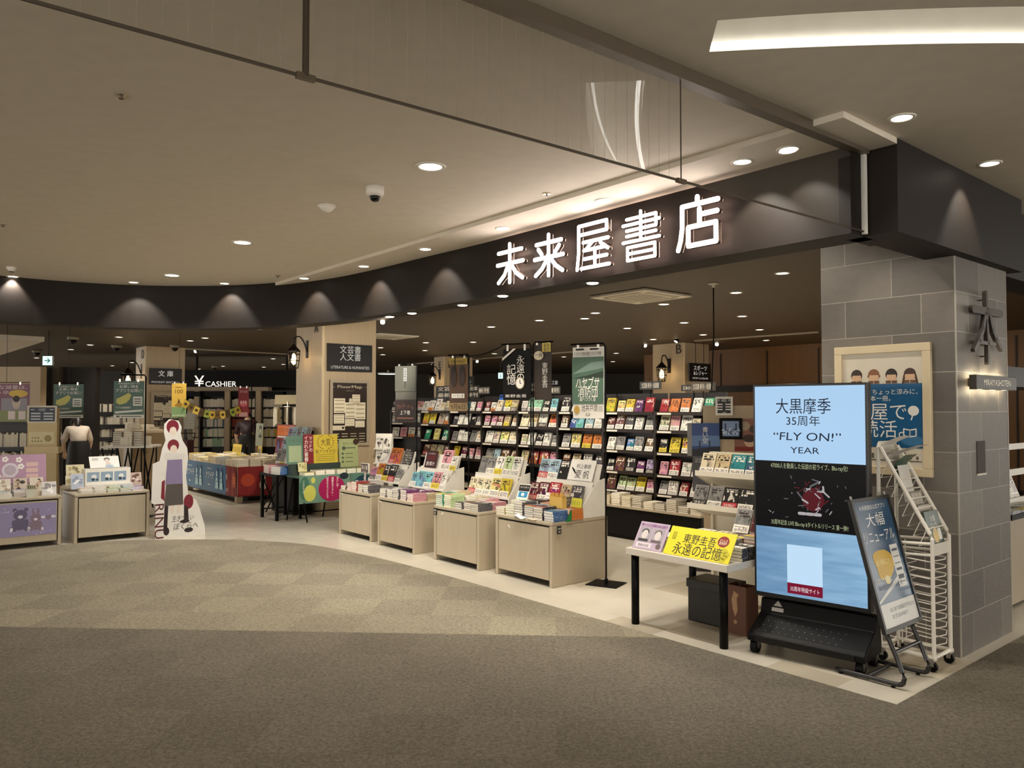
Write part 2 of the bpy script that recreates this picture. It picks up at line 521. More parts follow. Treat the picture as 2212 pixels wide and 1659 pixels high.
# mall ceiling with the curved light trough cut out of it
near = [flat(atz(x, y, ZC)) for x, y in ((1550, 44), (1849, 24.7), (2212, 14))]
far = [flat(atz(x, y, ZC)) for x, y in ((1532, 112), (1767, 101), (2212, 93))]
def arc3(p, q, r, n, ext):
    "quadratic through three points, carried on to parameter 1+ext"
    out = []
    t1 = (q - p).length / ((q - p).length + (r - q).length)
    for i in range(n + 1):
        t = (1 + ext) * i / n
        l0 = (t - t1) * (t - 1) / (t1); l1 = t * (t - 1) / (t1 * (t1 - 1)); l2 = t * (t - t1) / (1 - t1)
        out.append(p * l0 + q * l1 + r * l2)
    return out
near, far = arc3(*near, 14, .9), arc3(*far, 14, .9)
hole = near + far[::-1]
import bmesh
bm = bmesh.new()
outer = [(-26, -9), (26, -9), (26, 34), (-26, 34)]
es = []
for loop in (outer, [(p.x, p.y) for p in hole]):
    vs = [bm.verts.new((x, y, ZC)) for x, y in loop]
    es += [bm.edges.new((vs[i], vs[(i + 1) % len(vs)])) for i in range(len(vs))]
bmesh.ops.triangle_fill(bm, use_beauty=True, use_dissolve=False, edges=es)
me = bpy.data.meshes.new('ceiling'); bm.to_mesh(me); bm.free()
me.materials.append(M_CEIL)
o = bpy.data.objects.new('ceiling', me); COL.objects.link(o); struct(o)
# the trough: walls, top, and the LED strip lying behind its far lip
mb = MB(); H = .30
n_ = len(near)
for i in range(n_ - 1):
    for a, b in ((near[i], near[i + 1]), (far[i + 1], far[i])):
        mb.quad((a.x, a.y, ZC), (b.x, b.y, ZC), (b.x, b.y, ZC + H), (a.x, a.y, ZC + H))
    mb.quad((near[i].x, near[i].y, ZC + H), (near[i + 1].x, near[i + 1].y, ZC + H), (far[i + 1].x, far[i + 1].y, ZC + H), (far[i].x, far[i].y, ZC + H))
for a, b in ((far[0], near[0]), (near[-1], far[-1])):
    mb.quad((a.x, a.y, ZC), (b.x, b.y, ZC), (b.x, b.y, ZC + H), (a.x, a.y, ZC + H))
t = thing('cove_light', 'long curved light trough recessed in the mall ceiling, with a bright strip along it', 'ceiling light', (0, 0, 0))
mb.build('trough', mat('f2eee4', .7, name='trough_white'), t)
mb = MB()
pts = [f.lerp(n, .09) for f, n in zip(far, near)]
mb.tube([(p.x, p.y, ZC + .018) for p in pts], .011, 6)
mb.build('light_strip', mat('fffaee', emit=3.4, name='led_strip'), t)
mb = MB()
pts = [f.lerp(n, .10) for f, n in zip(near, far)]
mb.tube([(p.x, p.y, ZC + .22) for p in pts], .008, 6)
mb.build('light_strip', mat('fffaee', emit=2.2, name='trough_fill_glow'), t)  # unseen glowing tube added to brighten the inside of the trough

# sign band (fascia): straight along the front, then a long concave curve to the far side
SX = 1.91
curve = [flat(atz(x, y, ZB)) for x, y in ((1040, 644.3), (960, 657), (894.8, 667.5), (841.5, 676.5), (770, 687.5), (700, 696), (600, 704.5), (500, 708.5), (400, 709.5), (300, 708.5), (200, 705.5), (100, 701), (0, 695))]
path = [flat(S(NF, 2.1)), flat(S(NF, 3.0))] + spline([flat(S(NF, 4.0)), flat(S(NF, 5.0))] + curve, 4)
d_ = (path[-1] - path[-3]).normalized()
path += [path[-1] + d_ * 2.2, path[-1] + d_ * 7]
def offset(P, d):
    out = []
    for i, p in enumerate(P):
        t = (P[min(i + 1, len(P) - 1)] - P[max(i - 1, 0)]).normalized()
        nn = Vector((t.y, -t.x, 0))
        out.append(p + nn * d)
    return out
inner = offset(path, .27)
mb = MB()
for i in range(len(path) - 1):
    a, b, c, d = path[i], path[i + 1], inner[i + 1], inner[i]
    q = lambda p, z: (p.x, p.y, z)
    mb.quad(q(b, ZB), q(a, ZB), q(a, ZC), q(b, ZC))
    mb.quad(q(a, ZB), q(b, ZB), q(c, ZB), q(d, ZB))
    mb.quad(q(d, ZB), q(c, ZB), q(c, ZC), q(d, ZC))
a, b = path[0], inner[0]
mb.quad((a.x, a.y, ZB), (b.x, b.y, ZB), (b.x, b.y, ZC), (a.x, a.y, ZC))
struct(mb.build('wall_fascia', M_FASCIA))
mb = MB()
mb.b2(4.42, 6.45, SX, SX + .26, ZB, ZC - .002); mb.b2(4.425, 4.7, SX + .26, 2.2, ZB, ZC - .002)
mb.b2(6.45, 16, SX + .14, SX + .4, ZB, ZC - .002)
struct(mb.build('wall_fascia_side', M_FASCIA, rz=TH))
# lower ceiling strip that carries the small downlights in front of the sign band
k_ = [p for p in path if (SH.inverted() @ p).x > 3.83]
mb = MB()
strip = [flat(S(3.81, 1.91)), flat(S(4.42, 1.91)), flat(S(4.42, 2.1))] + k_ + [flat(S(3.81, (SH.inverted() @ k_[-1]).y + .02))]
mb.prism([(p.x, p.y) for p in strip][::-1], ZC - .035, ZC - .0005)
struct(mb.build('ceiling_strip', M_CEIL))
# shop ceiling
mid = offset(path, .15)
poly = [flat(S(4.45, 2.1))] + mid + [Vector((-25.9, 33.9, 0)), Vector((25.9, 33.9, 0)), flat(S(17, 2.2))]
mb = MB(); mb.prism([(p.x, p.y) for p in poly][::-1], ZS, ZC - .01)
struct(mb.build('ceiling_shop', M_SHOPCEIL))

# stone pillar beside the entrance
mb = MB(); mb.b2(5.41, 6.33, 1.985, 2.90, 0, ZS)
pil = struct(mb.build('pillar_stone', M_STONE, rz=TH))
mb = MB()
for n, s in ((5.412, 1.987), (6.328, 1.987)):
    mb.b2(n - .004, n + .004, s - .004, s + .004, 0, ZS - .002)
mb.build('corner_trim', mat('aaa397', .4), pil)
a, b = ats(2109, 953, 1.985), ats(2128, 1021, 1.985)
mb = MB(); mb.b2(a.x, b.x, 1.981, 1.99, b.z, a.z, 0); mb.b2(a.x - .004, b.x + .004, 1.977, 1.99, b.z - .012, b.z, 1)
mb.build('niche_stand_in', [mat('3a322c', .7), mat('d8d0c2', .5)], pil)  # dark box stands in for the shaded recess of a niche

# wooden columns in the shop
def column(name, n0, n1, s0, s1):
    mb = MB(); mb.b2(n0, n1, s0, s1, 0, ZS)
    o = struct(mb.build(name, W_COL, rz=TH))
    mb = MB()
    mb.b2(n0 - .006, n0 + .03, s0 - .006, s0 + .02, 0, ZS - .001)
    mb.build('corner_trim', mat('d9c49c', .4), o)
    return o
column('pillar_wood_a', 5.34, 6.26, 10.83, 11.75)
column('pillar_wood_b', 14.0, 14.9, 10.72, 11.62)
column('pillar_wood_d', 5.1, 6.0, 19.5, 20.3)
column('pillar_wood_e', 12.6, 13.6, 18.0, 18.5)

# far walls of the shop
mb = MB(); mb.b2(-26, 26, 33.2, 33.4, 0, ZC)
struct(mb.build('wall_back', mat('2a211a', .6)))
for n, (x0, x1, Y, z0, z1, m) in enumerate((
        (150, 312, 21.5, 0, 2.62, mat('211812', .6)), (395, 640, 22.5, 2.1, 2.62, BLACK))):
    p, q = aty(x0, 800, Y), aty(x1, 800, Y)
    mb = MB(); mb.b2(p.x, q.x, Y, Y + .15, z0, z1)
    struct(mb.build('wall_panel' if n == 0 else 'wall_header', m))
# right-hand back wall of warm oak seen between the wooden column and the stone pillar, with a dark rail
mb = MB(); mb.b2(16.5, 16.7, 2, 14, 0, ZS)
o = struct(mb.build('wall_right', W_BACK, rz=TH))
mb = MB()
mb.b2(16.44, 16.5, 2, 14, 1.98, 2.14)
for k in range(9): mb.b2(16.48, 16.5, 2.4 + k * 1.3, 2.43 + k * 1.3, 0, 2.95)
mb.build('trim', DKBROWN, o)
# pale wall and dark doorway at the far side
p, q = aty(-80, 800, 15.5), aty(88, 800, 15.5)
mb = MB(); mb.b2(p.x, q.x, 15.5, 15.7, 0, 2.42)
struct(mb.build('wall_left', W_COL))
p, q = aty(88, 800, 16.2), aty(206, 800, 16.2)
mb = MB(); mb.b2(p.x, q.x, 16.2, 16.4, 0, 2.45)
struct(mb.build('wall_doorway', mat('17110d', .6)))
p = aty(116, 800, 16.1); q = aty(132, 800, 16.1)
mb = MB(); mb.b2(p.x, q.x, 16.05, 16.18, 0, 2.45)
struct(mb.build('trim_doorway', mat('4a4034', .5)))
mb = MB()
c_ = [flat(atz(x, y, 2.95)) for x, y in ((-60, 800), (0, 768), (96, 738), (-60, 730))]
mb.prism([(p.x, p.y) for p in c_][::-1], 2.955, ZS - .001)
struct(mb.build('ceiling_far_side', M_CEIL))

# ------------------------------------------------------------------ smoke barrier glass hanging from the mall ceiling
gA = flat(S(4.40, 2.085)); gdir = flat(S(1, 0)).normalized()
p_ = flat(atz(1455, 395, 2.61)); g2 = flat(atz(660, 165, 2.61))
gdir = (g2 - gA).normalized()
L_ = [0, (p_ - gA).length, (g2 - gA).length, (g2 - gA).length + 2.9]
gt = thing('smoke_barrier', 'glass smoke barrier hanging from the mall ceiling in front of the sign', 'glass barrier', gA, math.atan2(gdir.y, gdir.x))
for a, b in zip(L_[:-1], L_[1:]):
    mb = MB(); mb.quad((a + .004, 0, 2.612), (b - .004, 0, 2.612), (b - .004, 0, ZC - .06), (a + .004, 0, ZC - .06))
    pane = mb.build('glass_pane', M_GLASS, gt)
    mb = MB()
    x = a + .08
    while x < b - .02 and a > .5:
        mb.b2(x - .0003, x + .0003, -.0004, .0004, 2.615, ZC - .07); x += .066
    if a > .5: mb.build('embedded_wire', mat('9a8e78', .5), pane)
    mb = MB(); mb.b2(a + .004, b - .004, -.004, .004, 2.604, 2.613)
    mb.build('bottom_edge', mat('5a5146', .35, .6), pane)
mb = MB(); mb.b2(0, L_[3], -.03, .03, ZC - .06, ZC - .001)
mb.build('top_rail', mat('6f6455', .4, .4), gt)
mb = MB(); mb.b2(-.005, .02, -.012, .012, 2.595, ZC - .06)
mb.build('end_post', mat('efebe2', .25), gt)  # near-white colour stands in for the bright reflection in a chrome post
for k, x in enumerate(L_[1:3]):
    mb = MB(); w = (.003, .011)[k]
    mb.cyl((x, 0, 2.61), (x, 0, ZC - .06), w, 8)
    mb.build('joint_post', mat('4a3f33', .4, .5), gt)
    mb = MB(); mb.b2(x - .03, x + .03, -.008, .008, 2.598, 2.617)
    mb.build('joint_clip', mat('6f6455', .35, .7), gt)

# ------------------------------------------------------------------ downlights
def make_downlight(r, name, label, emit, group):
    t = thing(name, label, 'ceiling light', group=group)
    mb = MB(); mb.lathe([(r * .80, -.001), (r * .84, -.006), (r * 1.08, -.006), (r * 1.12, -.001), (r * 1.12, 0)], 24)
    mb.build('trim_ring', WHITE, t, smooth=True)
    mb = MB(); mb.lathe([(.001, -.003), (r * .82, -.003), (r * .82, -.001), (.001, -.001)], 24)
    mb.build('diffuser', mat('fff0d8', emit=emit, name='lit_diffuser'), t)
    return t
def put(proto, used, p, label=None):
    o = proto if not used else copy_tree(proto)
    o.location = p
    if label: o['label'] = label
    used.append(o)
    return o
big, bigs = make_downlight(.088, 'downlight', 'x', 9, 'large downlights in the cream mall ceiling'), []
for px, py, lab in ((930, 359.5, 'large round downlight in the cream ceiling, beside the dome camera'), (523.5, 523.5, 'large round downlight in the cream ceiling, second one away from the dome camera'), (371.5, 594.5, 'large round downlight in the cream ceiling, farthest, close above the curved band')):
    o = put(big, bigs, atz(px, py, ZC), lab)
    lamp('downlight_beam', (0, 0, -.03), 74, NEUT, 130, .7, (0, 0, -1), .07, o)
# unseen lamps added beyond the frame to brighten the corridor
for x, y in ((-3.2, 1.2), (-1.2, -1.6), (-5.5, 3.6), (-7.6, 5.2), (3.9, 1.2), (-3.6, -4.5), (2.2, -4.8), (5.8, 4.0), (7.5, 6.6), (6.8, 1.0)):
    lamp('corridor_fill_beam', (x, y, ZC - .03), 58 if x < 1 else 16, NEUT, 130, .7, (0, 0, -1), .07)
sm, sms = make_downlight(.062, 'downlight', 'x', 8, 'small downlights along the sign band'), []
toN = S(1, 0)
for i, (px, py) in enumerate(((1948, 254), (1704, 322), (1603, 349), (1305, 433), (1087, 493), (919, 538), (786, 575), (657, 601), (485, 612), (285, 607), (28, 597))):
    z = ZC - .035 if 600 < px < 1800 else ZC
    p = atz(px, py, z)
    lab = ('small round downlight in the mall ceiling just outside the stone pillar corner' if i == 0 else
           'small round downlight above the sign band, %s counting from the glass barrier end' % ORD[i - 1])
    if i:
        f_ = min((a.lerp(b, k / 8) for a, b in zip(path[:-1], path[1:]) for k in range(8)), key=lambda q: (q - flat(p)).length)
        w_ = f_ + (flat(p) - f_).normalized() * min(.24, (flat(p) - f_).length); p = Vector((w_.x, w_.y, z))
    o = put(sm, sms, p, lab)
    # aim slightly at the nearest point of the sign band
    d = min(((flat(p) - q).length, j) for j, q in enumerate(path)) if i else None
    if i:
        best = None
        for a, b in zip(path[:-1], path[1:]):
            t_ = max(0, min(1, (flat(p) - a).dot(b - a) / max(1e-9, (b - a).length_squared)))
            q = a.lerp(b, t_); dd = (q - flat(p)).length
            if best is None or dd < best[0]: best = (dd, q)
        aim = (best[1] - flat(p)).normalized() * .30 + Vector((0, 0, -1))
    else:
        aim = Vector((0, 0, -1))
    lamp('downlight_beam', (0, 0, -.012), 46 if i > 1 else 9 if i == 0 else 26, NEUT, 88, .5, aim, .02, o)
o = put(sm, sms, atz(2138, 353, ZC), 'small round downlight in front of the side band at the right edge')
lamp('downlight_beam', (0, 0, -.012), 30, NEUT, 80, .5, S(0, .3) + Vector((0, 0, -1)), .02, o)
lamp('unseen_spot_beam', S(7.6, 1.6, ZC - .015), 30, NEUT, 80, .5, S(0, .3) + Vector((0, 0, -1)), .02)  # unseen lamp added past the right edge to light the side band
for p, tgt, pw in ((S(4.75, 3.35, ZS - .03), S(5.41, 2.6, 2.1), 20), (S(4.75, 2.5, ZS - .03), S(5.45, 2.2, 1.1), 22), (S(4.72, 4.1, ZS - .03), S(4.7, 3.4, .6), 60), (S(4.66, 3.7, ZS - .03), S(5.5, 3.5, .9), 60)):
    lamp('unseen_spot_beam', p, pw, WARM, 75, .7, tgt - p, .03)  # unseen spots added behind the band to brighten pillar, table and gondola
for k in range(6):
    lamp('unseen_spot_beam', S(5.35, 5.7 + k * 1.05, ZS - .03), 120, WARM, 70, .6, S(7.42, 5.7 + k * 1.05, 1.0) - S(5.35, 5.7 + k * 1.05, ZS), .03)  # unseen spots in front of the bookcase, placed to light its books

sh, shs = make_downlight(.075, 'downlight', 'small round downlight recessed in the dark brown shop ceiling', 9, 'downlights in the dark shop ceiling'), []
SHOP = ((1473, 576, 1), (1434, 657, 1), (1286, 676, 1), (1165, 692, 1), (1355, 709, 1), (1478, 697, 0), (1603, 683, 1), (1641, 712, 0), (1519, 723, 1), (1411, 733, 0), (1331, 763, 0), (1324, 781, 1), (1061, 706, 1), (822, 751, 1), (1690, 590, 0), (1590, 632, 1), (920, 740, 1), (918, 757, 0), (827, 766, 0), (1022, 739, 0), (1068, 764, 1), (1178, 754, 0), (1218, 771, 1), (1263, 688, 0), (1655, 735, 1), (1668, 760, 0), (1568, 766, 1), (219, 709, 1), (257, 728, 1), (398, 712, 1), (411, 736, 0), (443, 730, 0), (558, 711, 1), (590, 775, 0), (482, 791, 1), (430, 797, 0), (195, 745, 0), (153, 755, 0), (79, 773, 1), (243, 790, 0), (285, 783, 0), (570, 793, 1), (612, 787, 0), (1460, 768, 1), (2184, 580, 1))
for px, py, on in SHOP:
    p = atz(px, py, ZS)
    if p.y > 31: continue
    o = put(sh, shs, p)
    if on: lamp('downlight_beam', (0, 0, -.02), 62, WARM, 110, .6, (0, 0, -1), .05, o)

# adjustable spots in the underside of the band and the ceiling just behind it, aimed at the displays
def make_gimbal():
    t = thing('gimbal_spotlight', 'x', 'spotlight', group='adjustable spots behind the sign band')
    mb = MB(); mb.lathe([(.05, -.002), (.052, -.007), (.07, -.007), (.074, -.001), (.074, 0)], 20)
    mb.build('trim_ring', DKBROWN, t, smooth=True)
    mb = MB(); mb.lathe([(.001, -.012), (.04, -.012), (.05, -.002), (.001, -.002)], 16)
    mb.build('lens', mat('ffeed2', emit=9, name='lit_spot_lens'), t)
    return t
gim, gims = make_gimbal(), []
for i, (px, py, z, tgt, pw) in enumerate(((1672, 543, ZS, S(4.8, 3.4, .6), 60), (1280, 610, ZB, S(5.2, 5.4, .7), 60), (1086, 638, ZB, S(5.2, 6.4, .8), 60), (999, 658, ZB, S(5.2, 7.5, .8), 62), (890, 675.5, ZB, S(5.2, 8.6, .8), 62), (842, 683, ZB, S(5.7, 10.9, 1.7), 330))):
    p = atz(px, py, z)
    o = put(gim, gims, p, 'adjustable spotlight recessed behind the sign band, %s from the stone pillar' % ORD[i])
    lamp('spot_beam', (0, 0, -.03), pw, WARM, 62, .6, tgt - p, .03, o)

# ------------------------------------------------------------------ illuminated shop sign
STROKES = {
 '未': [[(.06, .80), (.92, .80)], [(.02, .50), (.97, .50)], [(.48, .98), (.48, .02)], [(.42, .46), (.28, .22), (.06, .05)], [(.55, .46), (.70, .24), (.95, .08)]],
 '来': [[(.08, .80), (.92, .80)], [(.15, .68), (.27, .54)], [(.85, .68), (.72, .54)], [(.02, .45), (.98, .45)], [(.5, .98), (.5, .02)], [(.44, .41), (.28, .2), (.06, .06)], [(.57, .41), (.74, .22), (.96, .08)]],
 '屋': [[(.08, .95), (.92, .95), (.92, .76), (.08, .76)], [(.08, .95), (.08, .40), (.03, .04)], [(.22, .59), (.96, .59)], [(.50, .58), (.30, .43), (.24, .42), (.88, .42)], [(.74, .52), (.95, .38)], [(.24, .24), (.92, .24)], [(.57, .41), (.57, .06)], [(.16, .05), (.99, .05)]],
 '書': [[(.12, .87), (.90, .87), (.90, .64)], [(.02, .755), (.99, .755)], [(.12, .64), (.90, .64)], [(.12, .53), (.90, .53)], [(.02, .41), (.99, .41)], [(.50, .98), (.50, .42)], [(.14, .30), (.87, .30), (.87, .04), (.14, .04), (.14, .30)], [(.16, .17), (.86, .17)]],
 '店': [[(.50, .99), (.50, .86)], [(.98, .86), (.13, .86), (.13, .46), (.09, .22), (.03, .05)], [(.55, .76), (.55, .46)], [(.57, .65), (.96, .65)], [(.28, .45), (.93, .45), (.93, .10), (.28, .10), (.28, .45)]],
}
SIGNW = mat('fff0ea', emit=13, name='lit_sign_acrylic')
t = thing('shop_sign', 'five large white illuminated characters standing off the brown band over the entrance', 'shop sign', S(NF, 0, 0), FACE_N)
for ch, (x0, x1, y0, y1) in (('未', (1073, 1131, 525, 611)), ('来', (1153, 1217, 505, 596)), ('屋', (1244, 1316, 477, 581)), ('書', (1344, 1425, 453, 562)), ('店', (1462, 1553, 423, 539))):
    xm = (x0 + x1) / 2
    a, b = atn(x0, 550, NF - .1), atn(x1, 550, NF - .1)
    # the row rises towards the viewer: read the height at the character's own middle
    top, bot = atn(xm, y0, NF - .1).z, atn(xm, y1, NF - .1).z
    wd_ = a.y - b.y; hh = top - bot
    mb = MB(); wst = .052
    for st in STROKES[ch]:
        for p, q in zip(st[:-1], st[1:]):
            w_ = .0105 if ch == '書' else .0125 if ch == '屋' else .0155
            A_, B_ = (p[0] * wd_, p[1] * hh), (q[0] * wd_, q[1] * hh)
            mb.capsule(A_, B_, w_, .094, .10, 0); mb.capsule(A_, B_, w_ * .97, .062, .094, 1); mb.capsule(A_, B_, w_ * .8, .058, .062, 2)
    mb.build('character', [SIGNW, mat('4a3a30', .5), mat('ffd9c8', emit=9, name='sign_back_glow')], t, M=Matrix.Translation((-a.y, 0, bot)) @ FRONT)
    mb = MB()
    for sx_ in (.25, .75):
        mb.cyl((sx_ * wd_, .5 * hh, .0), (sx_ * wd_, .5 * hh, .055), .008, 6)
    mb.build('stand_off', DKBROWN, t, M=Matrix.Translation((-a.y, 0, bot)) @ FRONT)

# 本 character and lit name bar on the pillar's side face
def sidept(px, py):
    q = ats(px, py, 1.985); return (q.x, q.z)
MSIDE = Matrix.Identity(4)
t = thing('pillar_emblem', 'dark steel character standing off the stone pillar side, above the lit name bar', 'sign', S(0, 1.985, 0), TH)
def zp(x, y): return (1740 + x * .3377, 480 + y * .3377)
for st, w in (([(1103, 458), (1108, 640), (1116, 770), (1118, 900)], .016), ([(1018, 558), (1110, 575), (1200, 590)], .026), ([(1098, 590), (1085, 690), (1060, 760), (1030, 818)], .017), ([(1125, 590), (1145, 690), (1170, 750), (1206, 815)], .017), ([(1062, 770), (1160, 785)], .012)):
    P = [sidept(*zp(*q)) for q in st]
    mb = MB()
    for p, q in zip(P[:-1], P[1:]): mb.capsule(p, q, w, .03, .055)
    mb.build('brush_stroke', mat('3b342d', .45, .5), t, M=FRONT)
mb = MB()
for q in ((1104, 500), (1110, 700), (1117, 860)):
    p = sidept(*zp(*q)); mb.cyl((p[0], p[1], 0), (p[0], p[1], .03), .006, 6)
mb.build('stand_off', DKBROWN, t, M=FRONT)
t = thing('name_bar', 'slim dark light bar with pale letters, glowing above and below on the pillar', 'sign', S(0, 1.985, 0), TH)
a, b = sidept(2082, 806), sidept(2168, 833)
x0, x1 = a[0], b[0] + .02
z0, z1 = 1.72, 1.815
mb = MB(); mb.b2(x0, x1, -.075, -.03, z0, z1); mb.b2(x0 + .06, x1 - .06, -.03, -.001, z0 + .02, z1 - .02)
mb.build('housing', mat('3a342b', .5), t, bev=.003)
mb = MB(); mb.rect(x0 + .04, x1 - .06, -.03, -.024, 0); 
mb = MB(); mb.text('MIRAIYASHOTEN', (x0 + x1) / 2, (z0 + z1) / 2, w=(x1 - x0) * .66, h=.05, M=FRONT, z=.076)
mb.build('lettering', mat('f1e6cd', .4), t)
for zz in (z0 + .012, z1 - .012):
    mb = MB(); mb.b2(x0 + .03, x1 - .03, -.031, -.021, zz - .004, zz + .004)
    mb.build('light_strip', mat('ffe9bf', emit=14, name='warm_strip'), t)
for dz in (.03, -.03):
    for k in range(3):
        lamp('strip_glow', (x0 + (x1 - x0) * (.2 + .3 * k), -.045, (z1 if dz > 0 else z0) + dz * .5), .28, (1, .84, .55), radius=.02, parent=t)
# framed poster on the pillar front face (n = 5.41, looking along -n)
def fpt(px, py, n):
    q = atn(px, py, n); return (-q.y, q.z)
t = thing('framed_poster', 'large pale-framed reading poster with four children on the stone pillar, behind the screen', 'poster', S(5.41, 0, 0), FACE_N)
tl, tr, br = fpt(1802, 751, 5.38), fpt(2009.5, 739, 5.38), fpt(2012, 1032, 5.38)
x0, x1, z1, z0 = tl[0], tr[0], (tl[1] + tr[1]) / 2, br[1]
mb = MB()
fw = .055
mb.b2(x0, x1, -.035, -.001, z1 - fw, z1); mb.b2(x0, x1, -.035, -.001, z0, z0 + fw); mb.b2(x0, x0 + fw, -.035, -.001, z0 + fw, z1 - fw); mb.b2(x1 - fw, x1, -.035, -.001, z0 + fw, z1 - fw)
mb.build('frame', mat('d8c6a2', .4), t, bev=.004)
mb = MB(); mb.b2(x0 + fw, x1 - fw, -.012, -.002, z0 + fw, z1 - fw)
mb.build('backing_sheet', mat('d9cfbb', .5), t)
bx0, bx1 = x0 + fw + .0, x1 - fw - .005
zt = fpt(1960, 828, 5.4)[1]; zb = fpt(1960, 968, 5.4)[1]
mb = MB(); mb.rect(bx0, bx1, zb, zt, 0, FRONT, .0135)
lw = (bx1 - bx0)
for i, ch in enumerate('館'):
    pass
mb.text('は、ちょっと涼みに、', bx1 - .03, zt - .055, h=.036, m=1, M=FRONT, z=.0145, align='R')
mb.text('本一冊。', bx1 - .21, zt - .10, h=.036, m=1, M=FRONT, z=.0145, align='R')
mb.text('未来屋で', bx1 - .105, zt - .19, h=.11, m=1, M=FRONT, z=.0145, align='R')
mb.text('読活。', bx1 - .12, zt - .31, h=.11, m=1, M=FRONT, z=.0145, align='R')
cx = bx1 - .06
mb.disc(cx, zt - .185, .036, .034, 1, FRONT, .0146, 20); mb.capsule((cx - .005, zt - .215), (cx - .015, zt - .245), .004, .0138, .0148, 1, FRONT)
bkx, bkz = bx1 - .085, zt - .335
for sgn in (-1, 1):
    for p, q in (((0, -.025), (0, .02)), ((0, .02), (sgn * .04, .028)), ((sgn * .04, .028), (sgn * .04, -.018)), ((sgn * .04, -.018), (0, -.025))):
        mb.capsule((bkx + p[0], bkz + p[1]), (bkx + q[0], bkz + q[1]), .004, .0138, .0148, 1, FRONT)
mb.disc(bx1 - .07, zb + .05, .075, .033, 2, FRONT, .0142, 20)
# pale lower band with a row of little window shapes
for k in range(12): mb.rect(bx0 + .03 + k * lw * .078, bx0 + .03 + k * lw * .078 + .014, zb - .075, zb - .03 - .012 * (k % 3), 3, FRONT, .0142)
for k in range(2): mb.rect(bx0 + .01, bx1 - .01, zb - .09 - .05 * k, zb - .084 - .05 * k, 3, FRONT, .0142)
mb.build('printed_picture', [mat('1d5a86', .35), WHITEP, mat('3d76a0', .4), mat('5a544c', .5)], t)
SKIN = mat('d9b08c', .5)
zk = zt + .004
for k, (px, hc, ex) in enumerate(((1851, '3a2a22', 0), (1888, '8a5a3c', 1), (1926, '2e241e', 0), (1966, '4a3226', 2))):
    x = fpt(px, 815, 5.4)[0]
    mb = MB()
    mb.disc(x, zk + .058, .040, .042, 1, FRONT, .0136)
    mb.disc(x, zk + .043, .033, .032, 0, FRONT, .0142)
    mb.rect(x - .034, x + .034, zk + .058, zk + .078, 1, FRONT, .0146)
    if ex == 1:
        for s_ in (-1, 1): mb.disc(x + s_ * .037, zk + .05, .009, .009, 1, FRONT, .0140, 10)
    if ex == 2:
        for s_ in (-1, 1): mb.capsule((x + s_ * .036, zk + .05), (x + s_ * .046, zk + .0), .007, .0130, .0140, 1, FRONT)
    mb.rect(x - .038, x + .038, zk - .002, zk + .018, 2, FRONT, .0150)
    mb.rect(x - .0015, x + .0015, zk - .002, zk + .018, 3, FRONT, .0154)
    mb.build('child_drawing', [SKIN, mat(hc, .5), mat('6b4a36', .5), WHITEP], t)

# ------------------------------------------------------------------ fittings on the ceilings
t = thing('dome_camera', 'white dome security camera with a dark lens under the cream ceiling', 'security camera', atz(810, 404, ZC))
mb = MB(); mb.lathe([(.062, 0), (.062, -.045), (.055, -.062), (.036, -.066)][::-1], 24); mb.build('housing', WHITE, t, smooth=True)
mb = MB(); mb.lathe([(.004, -.104), (.022, -.098), (.034, -.084), (.037, -.064)], 20); mb.build('dark_dome', mat('0d0b0a', .06), t, smooth=True)
t = thing('heat_detector', 'white half-dome detector on the cream ceiling next to the dome camera', 'detector', atz(706, 444, ZC))
mb = MB(); mb.lathe([(.068, -.001), (.07, -.008), (.058, -.011)][::-1], 24); mb.build('base_ring', WHITE, t, smooth=True)
mb = MB(); mb.lathe([(.004, -.052), (.03, -.045), (.05, -.025), (.058, -.01)], 20); mb.build('dome', WHITE, t, smooth=True)
t = thing('smoke_detector', 'white smoke detector at the curved band, left edge of the cream ceiling', 'detector', atz(25, 577, ZC))
mb = MB(); mb.lathe([(.05, 0), (.05, -.02), (.03, -.045), (.012, -.05)][::-1], 20); mb.build('base', WHITE, t, smooth=True)
mb = MB(); mb.lathe([(.02, -.058), (.026, -.046)], 14); mb.build('sensor_cap', mat('6a6258', .4), t)
def sprinkler(px, py, z, lab):
    t = thing('sprinkler_head', lab, 'sprinkler', atz(px, py, z))
    mb = MB(); mb.lathe([(.030, 0), (.030, -.006), (.014, -.008)][::-1], 18); mb.build('escutcheon', mat('bfb49c', .35, .6), t)
    mb = MB(); mb.lathe([(.012, -.022), (.013, -.019), (.004, -.018), (.006, -.007)], 12); mb.build('deflector', mat('5c5040', .4, .6), t)
for px, py, w in ((262, 204, 'nearest, alone in the middle of the cream ceiling'), (6, 484, 'at the left edge of the cream ceiling'), (600, 595, 'close to the curved band between two downlights'), (1181, 418, 'above the shop sign')):
    sprinkler(px, py, ZC, 'small metal sprinkler head ' + w)
# four-way air cassette
def cassette(c, sz, lab):
    t = thing('air_conditioner_cassette', lab, 'air conditioner', (c.x, c.y, ZS - .004), TH)
    h = sz / 2
    mb = MB(); mb.b2(-h, h, -h, h, -.03, 0); mb.build('panel', mat('e8e0d0', .5), t, bev=.006)
    mb = MB()
    mb.b2(-h * .55, h * .55, -h * .55, h * .55, -.034, -.03)
    for k in range(8): mb.b2(-h * .5, h * .5, -h * .5 + k * h * .143, -h * .5 + k * h * .143 + .01, -.038, -.034, 1)
    mb.build('intake_grille', [mat('d6cdbb', .5), mat('a79d8a', .5)], t)
    for k in range(4):
        M = Matrix.Rotation(k * PI / 2, 4, 'Z')
        mb = MB(); mb.b2(-h * .62, h * .62, h * .68, h * .86, -.036, -.03, 0, M); mb.build('louver', mat('b9b09e', .5), t)
p = atz(1384, 637.5, ZS)
